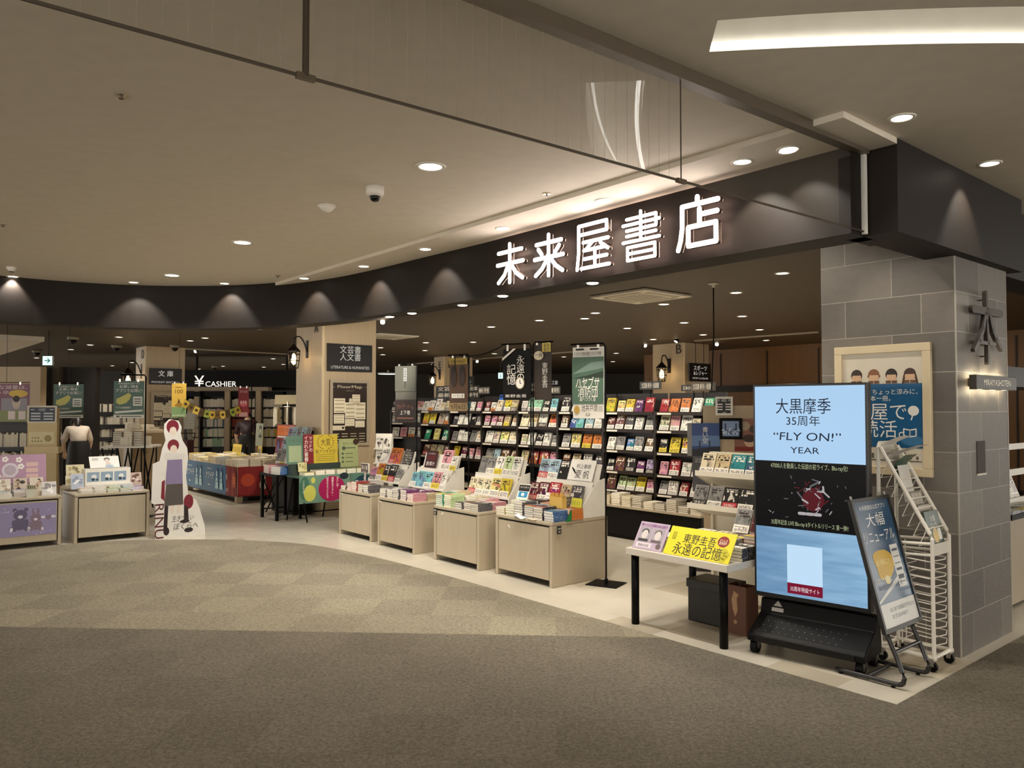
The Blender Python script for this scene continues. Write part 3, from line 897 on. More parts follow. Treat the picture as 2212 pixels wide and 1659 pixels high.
cassette(p, .92, 'square four-way air conditioner cassette in the dark shop ceiling behind the sign')
cassette(atz(838, 725, ZS), .9, 'square air conditioner cassette in the dark ceiling beside the nearer wooden column')
# drop pole with a flange in front of the stone pillar
p = atz(1541, 612, ZS)
t = thing('ceiling_pole', 'thin black pole hanging from a white flange on the shop ceiling', 'hanging pole', p)
mb = MB(); mb.lathe([(.06, 0), (.06, -.012), (.018, -.02), (.018, -.05)][::-1], 18); mb.build('flange', WHITE, t, smooth=True)
mb = MB(); mb.tube([(0, 0, -.04), (0, 0, -.6), (-.02, 0, -1.0), (-.03, 0, -1.25)], .008, 6); mb.build('cable', BLACKM, t)
# curtain of lighting track lines and spot heads
def track(p, q, lab):
    t = thing('lighting_track', lab, 'lighting track')
    mb = MB(); d = (q - p); M = Matrix.Translation((p + q) / 2) @ Matrix.Rotation(math.atan2(d.y, d.x), 4, 'Z')
    mb.b2(-d.length / 2, d.length / 2, -.018, .018, -.03, 0, 0, M); o = mb.build('rail', mat('a89a84', .5), t)
    return t
def spot(px, py, z, lab, pw, aim, dark=True, emit=10):
    p = atz(px, py, z)
    t = thing('track_spotlight', lab, 'spotlight', p, math.atan2(aim[1], aim[0]))
    mb = MB(); mb.cyl((0, 0, .0), (0, 0, .07), .012, 8); mb.build('bracket', BLACK if dark else WHITE, t)
    e = math.atan2(aim[2], math.hypot(aim[0], aim[1])); dx, dz = math.cos(e), math.sin(e)
    mb = MB(); mb.tube([(-.07 * dx, 0, -.07 * dz), (.06 * dx, 0, .06 * dz)], [.035, .045], 14); mb.build('lamp_head', BLACK if dark else WHITE, t)
    mb = MB(); mb.tube([(.06 * dx, 0, .06 * dz), (.064 * dx, 0, .064 * dz)], .038, 14); mb.build('lens', mat('fff0d8', emit=emit, name='lit_track_lens'), t)
    if pw: lamp('spot_beam', (.09 * dx, 0, .09 * dz), pw, WARM, 60, .6, (dx, 0, dz), .03, t)

# ================================================================== BOOKS
BM = {}
def book_mesh(w, h, t):
    k = (round(w, 3), round(h, 3), round(t, 3))
    if k in BM: return BM[k]
    mb = MB(); x, y = w / 2, h / 2
    e = .0016
    mb.b2(-x, x, -y, y, 0, e, 1)
    mb.b2(-x, x, -y, y, t - e, t - .0002, 1)
    mb.b2(x - e, x, -y, y, e, t - e, 1)
    mb.b2(-x + .003, x - e, -y + .003, y - .003, e, t - e, 2)
    mb.quad((-x, -y, t), (x, -y, t), (x, y, t), (-x, y, t), 0, uv=True)
    o = mb.build('book', [M_COVER, M_SPINE, M_PAGES])
    BM[k] = o.data
    bpy.data.objects.remove(o)
    return BM[k]

PAL = {'white': 'e9e4d8', 'cream': 'e2d5b4', 'pale yellow': 'e6d88c', 'yellow': 'd9be3c', 'pink': 'd79aa0', 'red': 'a52a30', 'dark red': '5c1c20', 'orange': 'd07a36', 'black': '1c1a1a', 'dark grey': '47444a', 'grey': '8d8a86', 'pale blue': 'a9c3cc', 'blue': '2f5f96', 'navy': '1f2b4a', 'teal': '2d7f86', 'mint green': '9fd0ae', 'green': '2f9468', 'brown': '6b4a34', 'beige': 'c9b48e', 'purple': '6a2c66', 'lilac': 'b7a6c6', 'pale green': 'bccf9c', 'sky blue': '7fbcc4'}
def mkbook(name, label, color, M, w, h, t, group, cat='book'):
    o = bpy.data.objects.new(name, book_mesh(w, h, t)); COL.objects.link(o)
    o.matrix_world = M
    c = lin(PAL.get(color, color)); j = RND.uniform(.9, 1.08)
    o.color = (*[min(1, x * j) for x in c], 1)
    return tag(o, label, cat, group)

def T(x, y, z): return Matrix.Translation((x, y, z))
def frameM(loc, rz): return Matrix.Translation(loc) @ Matrix.Rotation(rz, 4, 'Z')
NSTACK = [0]
class Heap:
    "far piles of books nobody could point at one by one: one object for all of them"
    def __init__(s): s.mb = MB()
HEAP = MB()
HEAPM = [mat('e6dcc6', .7), mat('efe6d2', .7), mat('c9b792', .6), mat('8e8478', .6), mat('a34a3c', .6), mat('d5b84a', .6), mat('5e7484', .6), mat('2c2724', .6), mat('d8a9a2', .6), mat('9dbb98', .6)]
def heapbook(M, w, h, t, mi):
    HEAP.box((0, 0, t / 2), (w * .98, h * .98, t * .8), RND.choice((0, 0, 1)), M)
    HEAP.box((0, 0, t - t * .06), (w, h, t * .12), mi, M); HEAP.box((0, 0, t * .06), (w, h, t * .12), mi, M)

def stack(F, x, y, z, n, color, where, w=.13, h=.19, t=.02, rot=0, spin=0, far=False, name='stacked_book', group='stacked books'):
    "n books lying on each other; where = which pile on which table"
    zz = z
    for i in range(n):
        tt = t * RND.uniform(.93, 1.05)
        M = F @ T(x + RND.uniform(-.003, .003), y + RND.uniform(-.003, .003), zz) @ Matrix.Rotation((rot + RND.uniform(-2.2, 2.2)) * D2R, 4, 'Z')
        if far:
            heapbook(M, w, h, t, {'white': 0, 'cream': 1, 'beige': 2, 'grey': 3, 'red': 4, 'yellow': 5, 'blue': 6, 'black': 7, 'pink': 8, 'pale green': 9}.get(color, 2))
        else:
            k = n - 1 - i
            pos = 'top' if k == 0 else ('bottom' if i == 0 and n > 1 else ORD[k] + ' from top')
            mkbook(name, '%s-covered book, %s of %s' % (color, pos, where), color, M, w, h, t, group)
        zz += t + .0004
    return zz

def stand(F, x, y, z, w, h, color, label, t=.018, lean=18, yaw=0, name='display_book', group='books shown face out'):
    M = F @ T(x, y, z) @ Matrix.Rotation(yaw * D2R, 4, 'Z') @ Matrix.Rotation((90 - lean) * D2R, 4, 'X') @ T(0, h / 2, 0)
    return mkbook(name, label, color, M, w, h, t, group)

# ------------------------------------------------------------------ low birch boxes along the front
def cabinet(name, label, loc, rz, w, d, h, front=None, group='birch display boxes'):
    t = thing(name, label, 'display box', loc, rz, group)
    th = .035
    x = w / 2
    for sgn in (-1, 1):
        mb = MB(); mb.b2(sgn * x, sgn * (x - th), 0, d, 0, h - th)
        mb.build('side_panel', W_CAB, t, bev=.006)
    mb = MB(); mb.b2(-x, x, 0, d, h - th, h); mb.build('top_board', W_CAB, t, bev=.010)
    mb = MB(); mb.b2(-x + th, x - th, .02, d - .01, .055, h - th - .002); mb.build('core', BLACK, t)
    mb = MB(); mb.b2(-x + th + .010, x - th - .010, .006, .02, .06, h - th - .016); mb.build('front_panel', front or W_CAB, t, bev=.002)
    mb = MB(); mb.b2(-x + th, x - th, d - .02, d, 0.02, h - th); mb.build('back_panel', W_CAB, t)
    return t

def riser(label, loc, rz, w, d0, z0, tiers):
    "white stepped book stand: sloping panels between two side cheeks"
    t = thing('book_stand', label, 'book stand', loc, rz, 'white stepped book stands')
    y0 = tiers[0][0] - .03; y1 = tiers[-1][0] + .13; zt = tiers[-1][1] + .02
    for sgn in (-1, 1):
        mb = MB()
        P = [(y0, z0), (y1, z0), (y1, zt + .02), (tiers[-1][0] + .02, zt), (y0, tiers[0][1] + .01)]
        M = Matrix(((0, 0, 1, sgn * w / 2), (1, 0, 0, 0), (0, 1, 0, 0), (0, 0, 0, 1)))
        mb.prism(P, -.006, .006, 0, M); mb.build('side_cheek', WHITE, t)
    for k, (y, z) in enumerate(tiers):
        mb = MB(); mb.b2(-w / 2, w / 2, y - .03, y + .04, z - .012, z)
        mb.b2(-w / 2, w / 2, y - .034, y - .028, z - .012, z + .012)
        mb.build('ledge', WHITE, t)
        zz = tiers[k + 1][1] - .012 if k + 1 < len(tiers) else z + .17
        dy = (zz - z) * .30
        mb = MB(); mb.quad((-w / 2, y + .04, z - .002), (w / 2, y + .04, z - .002), (w / 2, y + .04 + dy, zz), (-w / 2, y + .04 + dy, zz))
        mb.quad((w / 2, y + .048, z - .002), (-w / 2, y + .048, z - .002), (-w / 2, y + .048 + dy, zz), (w / 2, y + .048 + dy, zz))
        mb.build('sloping_panel', WHITE, t)
    return t

ROWN = ['front row', 'middle row', 'back row']
BOXES = [  # s0, s1, n, depth, height, name
    (5.07, 5.87, 4.715, .72, .58, 'nearest birch box'), (6.06, 6.84, 4.66, .72, .572, 'second birch box'),
    (7.19, 7.97, 4.64, .72, .565, 'third birch box'), (8.19, 9.00, 4.68, .70, .568, 'fourth birch box')]
FR = []
for i, (s0, s1, n, d, h, nm) in enumerate(BOXES):
    loc = S(n, (s0 + s1) / 2, 0)
    desc = ('low birch display box nearest the black banner pole base', 'low birch display box second from the banner pole base', 'low birch display box third from the banner pole base, with purple books', 'low birch display box farthest along the curve, beside the fire extinguisher sign')[i]
    cabinet('display_box', desc, loc, FACE_N, s1 - s0, d, h)
    F = frameM(loc, FACE_N); FR.append((F, s1 - s0, h))
    riser('white stepped book stand on the %s' % nm, loc, FACE_N, s1 - s0 - (.02 if i == 0 else .06), 0, h, [(.43, h + .10), (.565, h + .31)])
W4 = ['white', 'cream']
STK = [
 # box 1: columns from left, per row: (x, n, colour, w, t)
 [[(-.345, 3, 'beige'), (-.21, 4, 'pale green'), (-.075, 6, 'dark grey'), (.065, 6, 'navy'), (.20, 5, 'black'), (.335, 4, 'blue')],
  [(-.34, 5, 'pale green'), (-.20, 5, 'cream'), (-.06, 6, 'black'), (.08, 6, 'pink'), (.22, 4, 'beige'), (.345, 5, 'orange')],
  ],
 [[(-.31, 6, 'green'), (-.175, 6, 'pale green'), (.03, 3, 'dark grey'), (.17, 4, 'brown'), (.30, 4, 'dark grey')],
  [(-.30, 6, 'beige'), (-.16, 5, 'white'), (.02, 5, 'cream'), (.17, 5, 'pink'), (.30, 4, 'pink')]],
 [[(-.30, 4, 'grey'), (-.16, 4, 'grey'), (-.02, 6, 'dark grey'), (.13, 5, 'purple'), (.29, 4, 'pink')],
  [(-.30, 5, 'dark grey'), (-.16, 4, 'white'), (-.01, 3, 'lilac'), (.15, 5, 'purple'), (.29, 4, 'beige')]],
 [[(-.32, 2, 'dark red'), (-.18, 5, 'red'), (-.04, 5, 'red'), (.10, 5, 'brown'), (.25, 4, 'dark grey')],
  [(-.30, 3, 'pink'), (-.16, 5, 'white'), (0.0, 5, 'white'), (.16, 3, 'black'), (.30, 3, 'grey')]],
]
for i, (F, w, h) in enumerate(FR):
    nm = BOXES[i][5]
    for r, row in enumerate(STK[i]):
        for c, (x, n, col) in enumerate(row):
            stack(F, x, .10 + r * .185 + (.01 if c % 2 else 0), h, n, col, '%s pile from left, %s, %s' % (ORD[c], ROWN[0] if r == 0 else ROWN[2], nm), w=.128, h=.178, t=RND.choice((.019, .021, .023)))
# face-out books and cards on the stands: (x, tier, w, h, colour, words)
SHOWN = [
 [(-.34, 0, .13, .18, 'dark red', 'dark maroon book'), (-.20, 0, .14, .19, 'dark red', 'dark maroon book with white marks'), (-.045, 0, .15, .20, 'red', 'red book with white title'), (.11, 0, .13, .19, 'beige', 'beige book'), (.26, 0, .14, .19, 'dark grey', 'grey-blue book with a pale moon'),
  (-.33, 1, .14, .20, 'pale blue', 'pale blue book'), (-.19, 1, .14, .20, 'pale blue', 'another pale blue book'), (-.045, 1, .13, .20, 'black', 'black and white jacket book')],
 [(-.29, 0, .12, .18, 'cream', 'pinkish cream book'), (-.165, 0, .12, .18, 'cream', 'cream book with red band'), (-.04, 0, .12, .18, 'cream', 'cream book'), (.10, 0, .15, .20, 'pale yellow', 'pale yellow book'), (.26, 0, .14, .20, 'yellow', 'yellow book with a drawing'),
  (-.27, 1, .13, .19, 'grey', 'grey picture book'), (-.135, 1, .13, .19, 'grey', 'second grey picture book'), (.0, 1, .13, .20, 'white', 'white book with thin title'), (.14, 1, .12, .21, 'pale green', 'pale book with a green seal'), (.275, 1, .13, .21, 'white', 'white book with a green stamp')],
 [(-.29, 0, .11, .17, 'sky blue', 'small turquoise book'), (-.15, 0, .15, .19, 'sky blue', 'turquoise book with a cat'), (.01, 0, .15, .19, 'sky blue', 'plain turquoise book'), (.17, 0, .16, .20, 'pink', 'pink book with a row of figures'), (.31, 0, .10, .19, 'white', 'white book with dark portraits'),
  (.18, 1, .18, .24, 'pink', 'large pink jacket book with two figures'), (.33, 1, .12, .17, 'white', 'white card of dark ovals')],
 [(-.31, 0, .16, .17, 'pink', 'pale pink illustrated book'), (-.15, 0, .15, .22, 'orange', 'orange patterned book'), (.0, 0, .13, .21, 'black', 'black spotted book'), (.15, 0, .15, .22, 'black', 'black book with white glyphs'), (.30, 0, .12, .17, 'grey', 'grey portrait book'),
  (-.24, 1, .20, .20, 'white', 'white sheet with grid of pictures'), (-.06, 1, .12, .21, 'orange', 'orange red book'), (.07, 1, .12, .21, 'orange', 'second orange red book')],
]
for i, (F, w, h) in enumerate(FR):
    for k, (x, ti, bw, bh, col, words) in enumerate(SHOWN[i]):
        y, z = ((.425, h + .10), (.56, h + .31))[ti]
        stand(F, x, y, z + .001, bw, bh, col, '%s on the %s ledge, %s' % (words, 'lower' if ti == 0 else 'upper', BOXES[i][5]), lean=20)

# cards and boards standing on the boxes
def board(name, label, cat, F, x, y, z, w, h, bg, draw=None, lean=12, th=.006, mats=(), yaw=0, group=None):
    "a standing card; draw(mb) adds printing in card coordinates (x right, y up from the foot)"
    M = F @ T(x, y, z) @ Matrix.Rotation(yaw * D2R, 4, 'Z') @ Matrix.Rotation(-lean * D2R, 4, 'X')
    root = thing(name, label, cat, (0, 0, 0), 0, group); root.matrix_world = M
    mb = MB(); mb.b2(-w / 2, w / 2, -th / 2, th / 2, 0, h); mb.build('card', bg if not isinstance(bg, str) else mat(bg, .45), root)
    if draw:
        mb = MB(); draw(mb)
        mb.build('printing', list(mats) or [INK, INKW], root, M=Matrix.Translation((0, -th / 2 - .0012, 0)) @ FRONT)
    return root

F1, F2, F3, F4 = [f[0] for f in FR]
H1 = FR[0][2]
def d_(mb):
    mb.text('村上春樹', .02, .15, h=.042, m=0); mb.text('夏', -.03, .07, h=.075, m=0); mb.text('帆', .075, .07, h=.075, m=0)
    for k in range(3): mb.capsule((-.13 + k * .012, .13 - k * .012), (-.09 + k * .012, .105 - k * .015), .006, 0, .0006, 0)
    mb.rect(-.16, .16, .004, .008, 0)
board('title_board', 'white board with large dark characters at the top of the nearest stand', 'sign board', F1, .185, .555, H1 + .315, .33, .215, WHITEP, d_, lean=20)
def d_(mb):
    for k in range(3): mb.text('千年の旅', 0, .09 - k * .03, w=.07, h=.018, m=0)
board('price_card', 'small white card with reddish lines in front of the red book', 'card', F1, -.10, .395, H1 + .075, .095, .125, WHITEP, d_, lean=20, mats=[mat('9a3a36', .6)])
def d_(mb):
    for k in range(2): mb.text('文庫フェア', 0, .055 - k * .035, w=.11, h=.022, m=0)
board('title_card', 'dark olive card with pale lines beside the grey-blue book', 'card', F1, .16, .39, H1 + .095, .135, .085, '5a4c30', d_, lean=15, mats=[INKW])
def d_(mb):
    mb.rect(-.07, .07, .085, .15, 0); mb.text('新刊案内', 0, .125, w=.11, h=.02, m=1); mb.rect(-.055, .06, .02, .08, 2); mb.disc(.0, .05, .02, .018, 1, z=.0006)
board('flyer', 'flyer with a blue picture leaning between the nearest and second birch box', 'flyer', F1, -.36, .30, H1 + .115, .145, .16, WHITE, d_, lean=25, mats=[INK, INKW, mat('2f86b4', .4)], yaw=8)
t = thing('card_holder', 'yellow paper pocket holding folded leaflets at the corner of the nearest box', 'card holder', F1 @ Vector((.245, .20, H1 + .10)), FACE_N)
mb = MB(); mb.b2(-.085, .085, -.005, .0, 0, .10); mb.b2(-.085, .085, .045, .05, 0, .10); mb.b2(-.085, -.08, 0, .045, 0, .09); mb.b2(.08, .085, 0, .045, 0, .09); mb.b2(-.085, .085, 0, .045, -.003, 0); mb.build('pocket', mat('d6ae55', .5), t)
for k, a in enumerate((-35, -8, 18)):
    mb = MB(); mb.box((0, 0, .06), (.05, .008, .09)); o = mb.build('leaflet', mat('c9983c', .5), t); o.location = (-.045 + k * .04, .02, .03); o.rotation_euler = (0, a * D2R * .6, 0)
def d_(mb):
    for k in range(4): mb.rect(-.05 + k * .028, -.04 + k * .028, .02, .06, 0)
board('title_card', 'bright yellow card with green stripes at the right of the nearest stand', 'card', F1, .345, .36, H1 + .10, .13, .085, 'd8d24a', d_, lean=8, mats=[mat('9aa23c', .5)])
mb = MB(); mb.add([(0, 0, 0), (.075, 0, 0), (.075, 0, .115)], [(0, 1, 2)]); mb.add([(0, .003, 0), (.075, .003, 0), (.075, .003, .115)], [(2, 1, 0)])
o = mb.build('paper_triangle', mat('1f7a3e', .5)); o.matrix_world = F1 @ T(.424, .15, H1 - .006) @ Matrix.Rotation(90 * D2R, 4, 'Z'); tag(o, 'green paper triangle hanging over the side edge of the nearest box', 'paper tag')
# shelf-code plates and little stickers on the box fronts
def plate(F, x, y, z, txt, lab, rz=0):
    t = thing('shelf_code_plate', lab, 'shelf sign'); t.matrix_world = F @ T(x, y, z) @ Matrix.Rotation(rz, 4, 'Z')
    mb = MB(); mb.b2(-.024, .024, -.004, 0, -.07, 0); mb.build('plate', BLACK, t)
    mb = MB(); mb.text(txt[0], 0, -.022, h=.024, m=0); mb.text(txt[1], 0, -.05, h=.024, m=0); mb.build('lettering', INKW, t, M=T(0, -.0046, 0) @ FRONT)
plate(F1, .4205, .07, H1 - .035, ('A01', '03'), 'small black shelf-code plate on the side of the nearest birch box', PI / 2)
plate(F2, -.36, -.001, FR[1][2] - .03, ('A01', '02'), 'small black shelf-code plate on the front corner of the second birch box')
for i, (x, z, a) in enumerate(((-.20, -.10, 40), (-.24, -.075, -35), (-.33, -.055, 0), (-.33, -.055, 0))):
    mb = MB(); mb.b2(-.018, .018, -.0012, 0, -.006, .006)
    o = mb.build('sticker', WHITEP); o.matrix_world = FR[i][0] @ T(x, .0055, FR[i][2] + z) @ Matrix.Rotation(a * D2R, 4, 'Y')
    tag(o, 'small white paper sticker on the front panel of the %s' % BOXES[i][5], 'sticker')
# loose curled sheet and flat slip on the edge of the nearest box
mb = MB(); n_ = 8; vs = []
for k in range(n_ + 1):
    t_ = k / n_; vs += [(-.08 + .16 * t_, -.03, .012 * math.sin(t_ * 5) - .006), (-.08 + .16 * t_, .05, .012 * math.sin(t_ * 5) + .004)]
mb.add(vs, [(2 * k, 2 * k + 2, 2 * k + 3, 2 * k + 1) for k in range(n_)])
o = mb.build('loose_sheet', mat('d3dbe0', .5), smooth=True); o.matrix_world = F1 @ T(-.04, -.012, H1 + .014); tag(o, 'curled loose paper sheet drooping over the front edge of the nearest box', 'paper sheet')
mb = MB(); mb.b2(-.06, .06, -.02, .02, 0, .003); o = mb.build('paper_slip', CREAM); o.matrix_world = F1 @ T(.13, -.004, H1 + .001) @ Matrix.Rotation(-.1, 4, 'Z'); tag(o, 'small cream paper slip on the front edge of the nearest box', 'paper slip')
H3 = FR[2][2]
def d_(mb):
    mb.text('ヒロシマのキミへ', 0, .175, w=.15, h=.022, m=0); mb.rect(-.085, .085, .095, .155, 2); mb.text('謎を解け!!', 0, .055, w=.17, h=.05, m=0)
board('title_board', 'dark maroon board with white characters on the third birch box', 'sign board', F3, -.16, .57, H3 + .315, .23, .21, '3a1216', d_, lean=15, mats=[INKW, INK, mat('5a1a1e', .5)])
H4 = FR[3][2]
def d_(mb):
    rr = random.Random(3)
    for k in range(46):
        mb.text(rr.choice('未来書店本文人口日月'), -.075 + .03 * (k % 6), .03 + .032 * (k // 6), h=rr.uniform(.016, .03), m=0)
board('title_board', 'tall black board scattered with white glyphs on the fourth birch box', 'sign board', F4, .24, .57, H4 + .25, .20, .30, '14110f', d_, lean=18, mats=[INKW])
# fire extinguisher sign on a stand behind the fourth box
p = S(5.25, 9.35, 0)
t = thing('extinguisher_sign', 'small dark sign with white characters on a post between green table and fourth box', 'sign', p, FACE_N)
q = aty(793, 1011, p.y)
mb = MB(); mb.lathe([(.09, 0), (.09, .012), (.014, .02), (.012, q.z - .06)], 14); mb.build('post', mat('c9bfae', .4), t)
mb = MB(); mb.b2(-.10, .10, -.01, .01, q.z - .065, q.z + .065); mb.build('plate', mat('ece4d8', .4), t)
mb = MB(); mb.b2(-.093, .093, -.012, -.01, q.z - .058, q.z + .058, 0); mb.text('消火器', 0, q.z + .01, w=.16, h=.06, m=1, M=FRONT, z=.0128); mb.rect(-.06, .06, q.z - .045, q.z - .04, 1, FRONT, .0128)
mb.build('lettering', [mat('34141a', .4), INKW], t)

# ------------------------------------------------------------------ dark bookcase wall
BW = .858
ROWS = (.556, .79, 1.056, 1.32, 1.54)
BSH = mat('1b1310', .4, name='dark_stained_shelf')
def make_bay():
    t = thing('bookcase', 'x', 'bookcase', group='dark bookcase bays')
    x = BW / 2
    for sgn in (-1, 1):
        mb = MB(); mb.b2(sgn * x, sgn * (x - .018), .27, .56, .40, 1.56); mb.build('side_panel', BSH, t)
    mb = MB(); mb.b2(-x + .018, x - .018, .54, .56, .40, 1.78); mb.build('back_panel', BSH, t)
    mb = MB(); mb.b2(-x, x, .03, .56, .05, .38); mb.b2(-x, x, .06, .56, 0, .05); mb.build('base_cabinet', BLACK, t)
    mb = MB(); mb.b2(-x, x, 0, .56, .38, .402); mb.build('counter_board', W_CAB, t)
    for z in ROWS:
        mb = MB(); mb.b2(-x + .018, x - .018, .275, .54, z - .022, z); sh_ = mb.build('shelf', BSH, t)
        mb = MB(); mb.b2(-x + .018, x - .018, .262, .275, z - .03, z + .012); mb.build('front_lip', DKBROWN, sh_)
        mb = MB(); mb.b2(-x + .05, -x + .26, .2595, .262, z - .024, z - .002); mb.build('price_strip', mat('e9dfce', .4), sh_)
    return t
bay0 = make_bay()
NB = 7
BAYPAL = [
 ['white', 'white', 'cream', 'pale blue', 'black', 'beige', 'pale green', 'cream', 'yellow', 'white', 'grey', 'pink'],
]
ROWPAL = {  # (bay from the pillar end, row from the top): colours, after the photo
 (0, 0): ['red', 'orange', 'orange', 'white', 'green'], (0, 1): ['cream', 'pink', 'white', 'cream', 'red'], (0, 2): ['black', 'yellow', 'yellow', 'dark grey', 'white'], (0, 3): ['pink', 'red', 'white', 'grey', 'black'], (0, 4): ['grey', 'white', 'red', 'white', 'cream'],
 (1, 0): ['yellow', 'pale yellow', 'yellow', 'purple', 'red'], (1, 1): ['dark red', 'brown', 'dark grey', 'white', 'grey'], (1, 2): ['white', 'grey', 'blue', 'grey', 'brown'], (1, 3): ['black', 'brown', 'black', 'purple', 'lilac'], (1, 4): ['brown', 'pale green', 'pale green', 'yellow', 'pink'],
 (2, 0): ['black', 'black', 'black', 'grey'], (2, 1): ['brown', 'blue', 'sky blue', 'pale blue', 'white'], (2, 2): ['grey', 'pale yellow', 'orange', 'orange'], (2, 3): ['brown', 'beige', 'white', 'dark grey'],
 (3, 0): ['white', 'mint green', 'mint green', 'black', 'sky blue'], (3, 1): ['cream', 'beige', 'white', 'orange'], (3, 2): ['cream', 'white', 'black', 'white', 'grey'], (3, 3): ['beige', 'red', 'red', 'pink'],
 (4, 0): ['dark red', 'white', 'cream', 'yellow', 'beige'], (4, 1): ['pink', 'pink', 'dark red', 'beige', 'beige'], (4, 2): ['white', 'cream', 'pale yellow', 'cream'], (4, 3): ['grey', 'pale blue', 'brown', 'brown'],
 (5, 0): ['cream', 'yellow', 'sky blue', 'white', 'pink'], (5, 1): ['dark grey', 'white', 'white', 'black', 'grey'], (5, 2): ['grey', 'white', 'white', 'grey', 'cream'], (5, 3): ['yellow', 'dark red', 'pink', 'pink'],
 (6, 0): ['white', 'white', 'white', 'cream', 'cream'], (6, 1): ['yellow', 'yellow', 'cream', 'white'], (6, 2): ['green', 'pale yellow', 'green'], (6, 3): ['brown', 'beige', 'cream', 'dark red']}
for b in range(NB):
    s = 5.25 + BW * (b + .5)
    loc = S(7.11, s, 0)
    o = bay0 if b == 0 else copy_tree(bay0)
    o.location = loc; o.rotation_euler = (0, 0, FACE_N)
    o['label'] = 'dark bookcase bay, %s from the stone pillar, facing the birch boxes' % ORD[b]
    F = frameM(loc, FACE_N)
    for r in range(5):
        if r == 4 and b > 1: continue
        cols = ROWPAL.get((b, r)) or [RND.choice(BAYPAL[0]) for _ in range(5)]
        avail = BW - .06
        ws = [RND.uniform(.105, .15) for _ in cols]
        if len(cols) <= 4: ws = [w * 1.2 for w in ws]
        gap = (avail - sum(ws)) / (len(cols))
        x = -avail / 2 + gap / 2
        if gap < 0: ws = [w * (avail - .02) / sum(ws) for w in ws]; gap = .005; x = -avail / 2
        z = ROWS[4 - r]
        room = .19 if r else .22
        for k, (w, col) in enumerate(zip(ws, cols)):
            hh = min(room, w * RND.choice((1.38, 1.42, 1.46, 1.3)))
            stand(F, x + w / 2, .30 + RND.uniform(0, .02), z + .001, w, hh, col, '%s book facing out, %s from left, %s shelf down, %s bookcase bay from pillar' % (col, ORD[k], ORD[r], ORD[b]), lean=RND.uniform(14, 22), t=RND.choice((.015, .02, .03)))
            x += w + gap
# piles on the bookcase counter near the pillar end
for b in (0, 1):
    F = frameM(S(7.11, 5.25 + BW * (b + .5), 0), FACE_N)
    for k in range(5):
        stack(F, -.34 + k * .17, .14, .402, RND.choice((4, 5, 6, 7)), RND.choice(('cream', 'beige', 'white', 'grey')), '', w=.14, h=.2, t=.02, far=True)
# category signs above the bookcase
def hdr(F, x, y, z, w, h, txts, lab, bg='2a2624', ink='efe6d4', post=True):
    t = thing('category_sign', lab, 'shelf sign'); t.matrix_world = F @ T(x, y, z)
    mb = MB(); mb.b2(-w / 2, w / 2, -.006, .006, 0, h); mb.build('plate', mat(bg, .45), t)
    if post:
        mb = MB(); mb.cyl((0, .004, -.22), (0, .004, 0), .005, 6); mb.build('post', BLACKM, t)
    mb = MB()
    k = len(txts)
    for i, q in enumerate(txts): mb.text(q, 0, h - (i + .5) * h / k, w=w * .82, h=h / k * .62, M=FRONT, z=.0068)
    mb.build('lettering', mat(ink, .5), t)
FB = lambda b: frameM(S(7.11, 5.25 + BW * (b + .5), 0), FACE_N)
hdr(FB(0), .12, .5, 1.80, .34, .10, ['文芸書 新刊・話題書'], 'grey category sign on a post above the first bookcase bay', '5d564b')
hdr(FB(0), -.04, .53, 1.80, .36, .075, ['日本の小説 あ〜こ'], 'dark category sign behind the grey one above the first bay')
hdr(FB(1), .18, .5, 1.83, .34, .10, ['文芸書 新刊・話題書'], 'dark grey category sign above the second bookcase bay', '3a3a3a')
hdr(FB(3), .10, .5, 1.80, .30, .10, ['文芸書 新刊'], 'grey category sign above the fourth bookcase bay', '4a4640')
hdr(FB(3), -.26, .5, 1.84, .22, .13, ['最新刊', '話題'], 'black category sign with two lines above the fourth bookcase bay', '15120f')
hdr(FB(5), .20, .5, 1.82, .30, .11, ['新刊'], 'small grey sign over the sixth bookcase bay', '4a4640')
hdr(FB(6), .05, .5, 1.76, .66, .21, ['文芸書', '最新刊'], 'wide black header board over the seventh bookcase bay', '15120f')
hdr(FB(5), -.16, .5, 1.76, .50, .20, ['話題の本', '最新刊'], 'wide black header board over the sixth bookcase bay', '15120f')
def d_(mb):
    mb.rect(-.2, .02, .0, .2, 0); mb.rect(.02, .2, 0, .13, 1); mb.disc(-.09, .1, .05, .05, 1, z=.0006)
board('blue_picture', 'blue picture panel leaning on top of the fifth bookcase bay', 'picture', FB(4), -.1, .5, 1.56, .42, .25, '1d4d9a', d_, mats=[mat('2a62b8', .4), mat('173a78', .4)])

# ================================================================== RIGHT-HAND CORNER
# portrait screen on a wheeled stand
tvM = frameM((1.946, 5.07, 0), -42.2 * D2R)
t = thing('digital_signage', 'tall portrait screen on a black wheeled stand in front of the stone pillar', 'digital sign'); t.matrix_world = tvM
TX0, TX1, TZ0, TZ1 = -.372, .372, .335, 1.757
mb = MB(); mb.b2(TX0, TX1, -.04, .03, TZ0, TZ1); mb.build('screen_housing', mat('060606', .3), t, bev=.004)
zs = lambda f: TZ0 + .03 + (TZ1 - TZ0 - .045) * f
px0, px1 = TX0 + .014, TX1 - .014
SCR = lambda h, e=1.0: mat(h, .3, emit=e, name='screen_' + h)
k_ = NT('screen_lower_sky')
v_ = k_.mapping(k_.coord(), (1.3, 9, 1)); c_ = k_.mix(k_.noise(v_, 2.2, 4), lin('3f769f'), lin('a2c6e2'))
sx_ = k_.n('SeparateXYZ'); k_.l(k_.coord(), sx_.inputs[0])
gr = k_.n('MapRange'); k_.l(sx_.outputs[0], gr.inputs[0]); gr.inputs[1].default_value = -.36; gr.inputs[2].default_value = .36; gr.inputs[3].default_value = .45; gr.inputs[4].default_value = .0
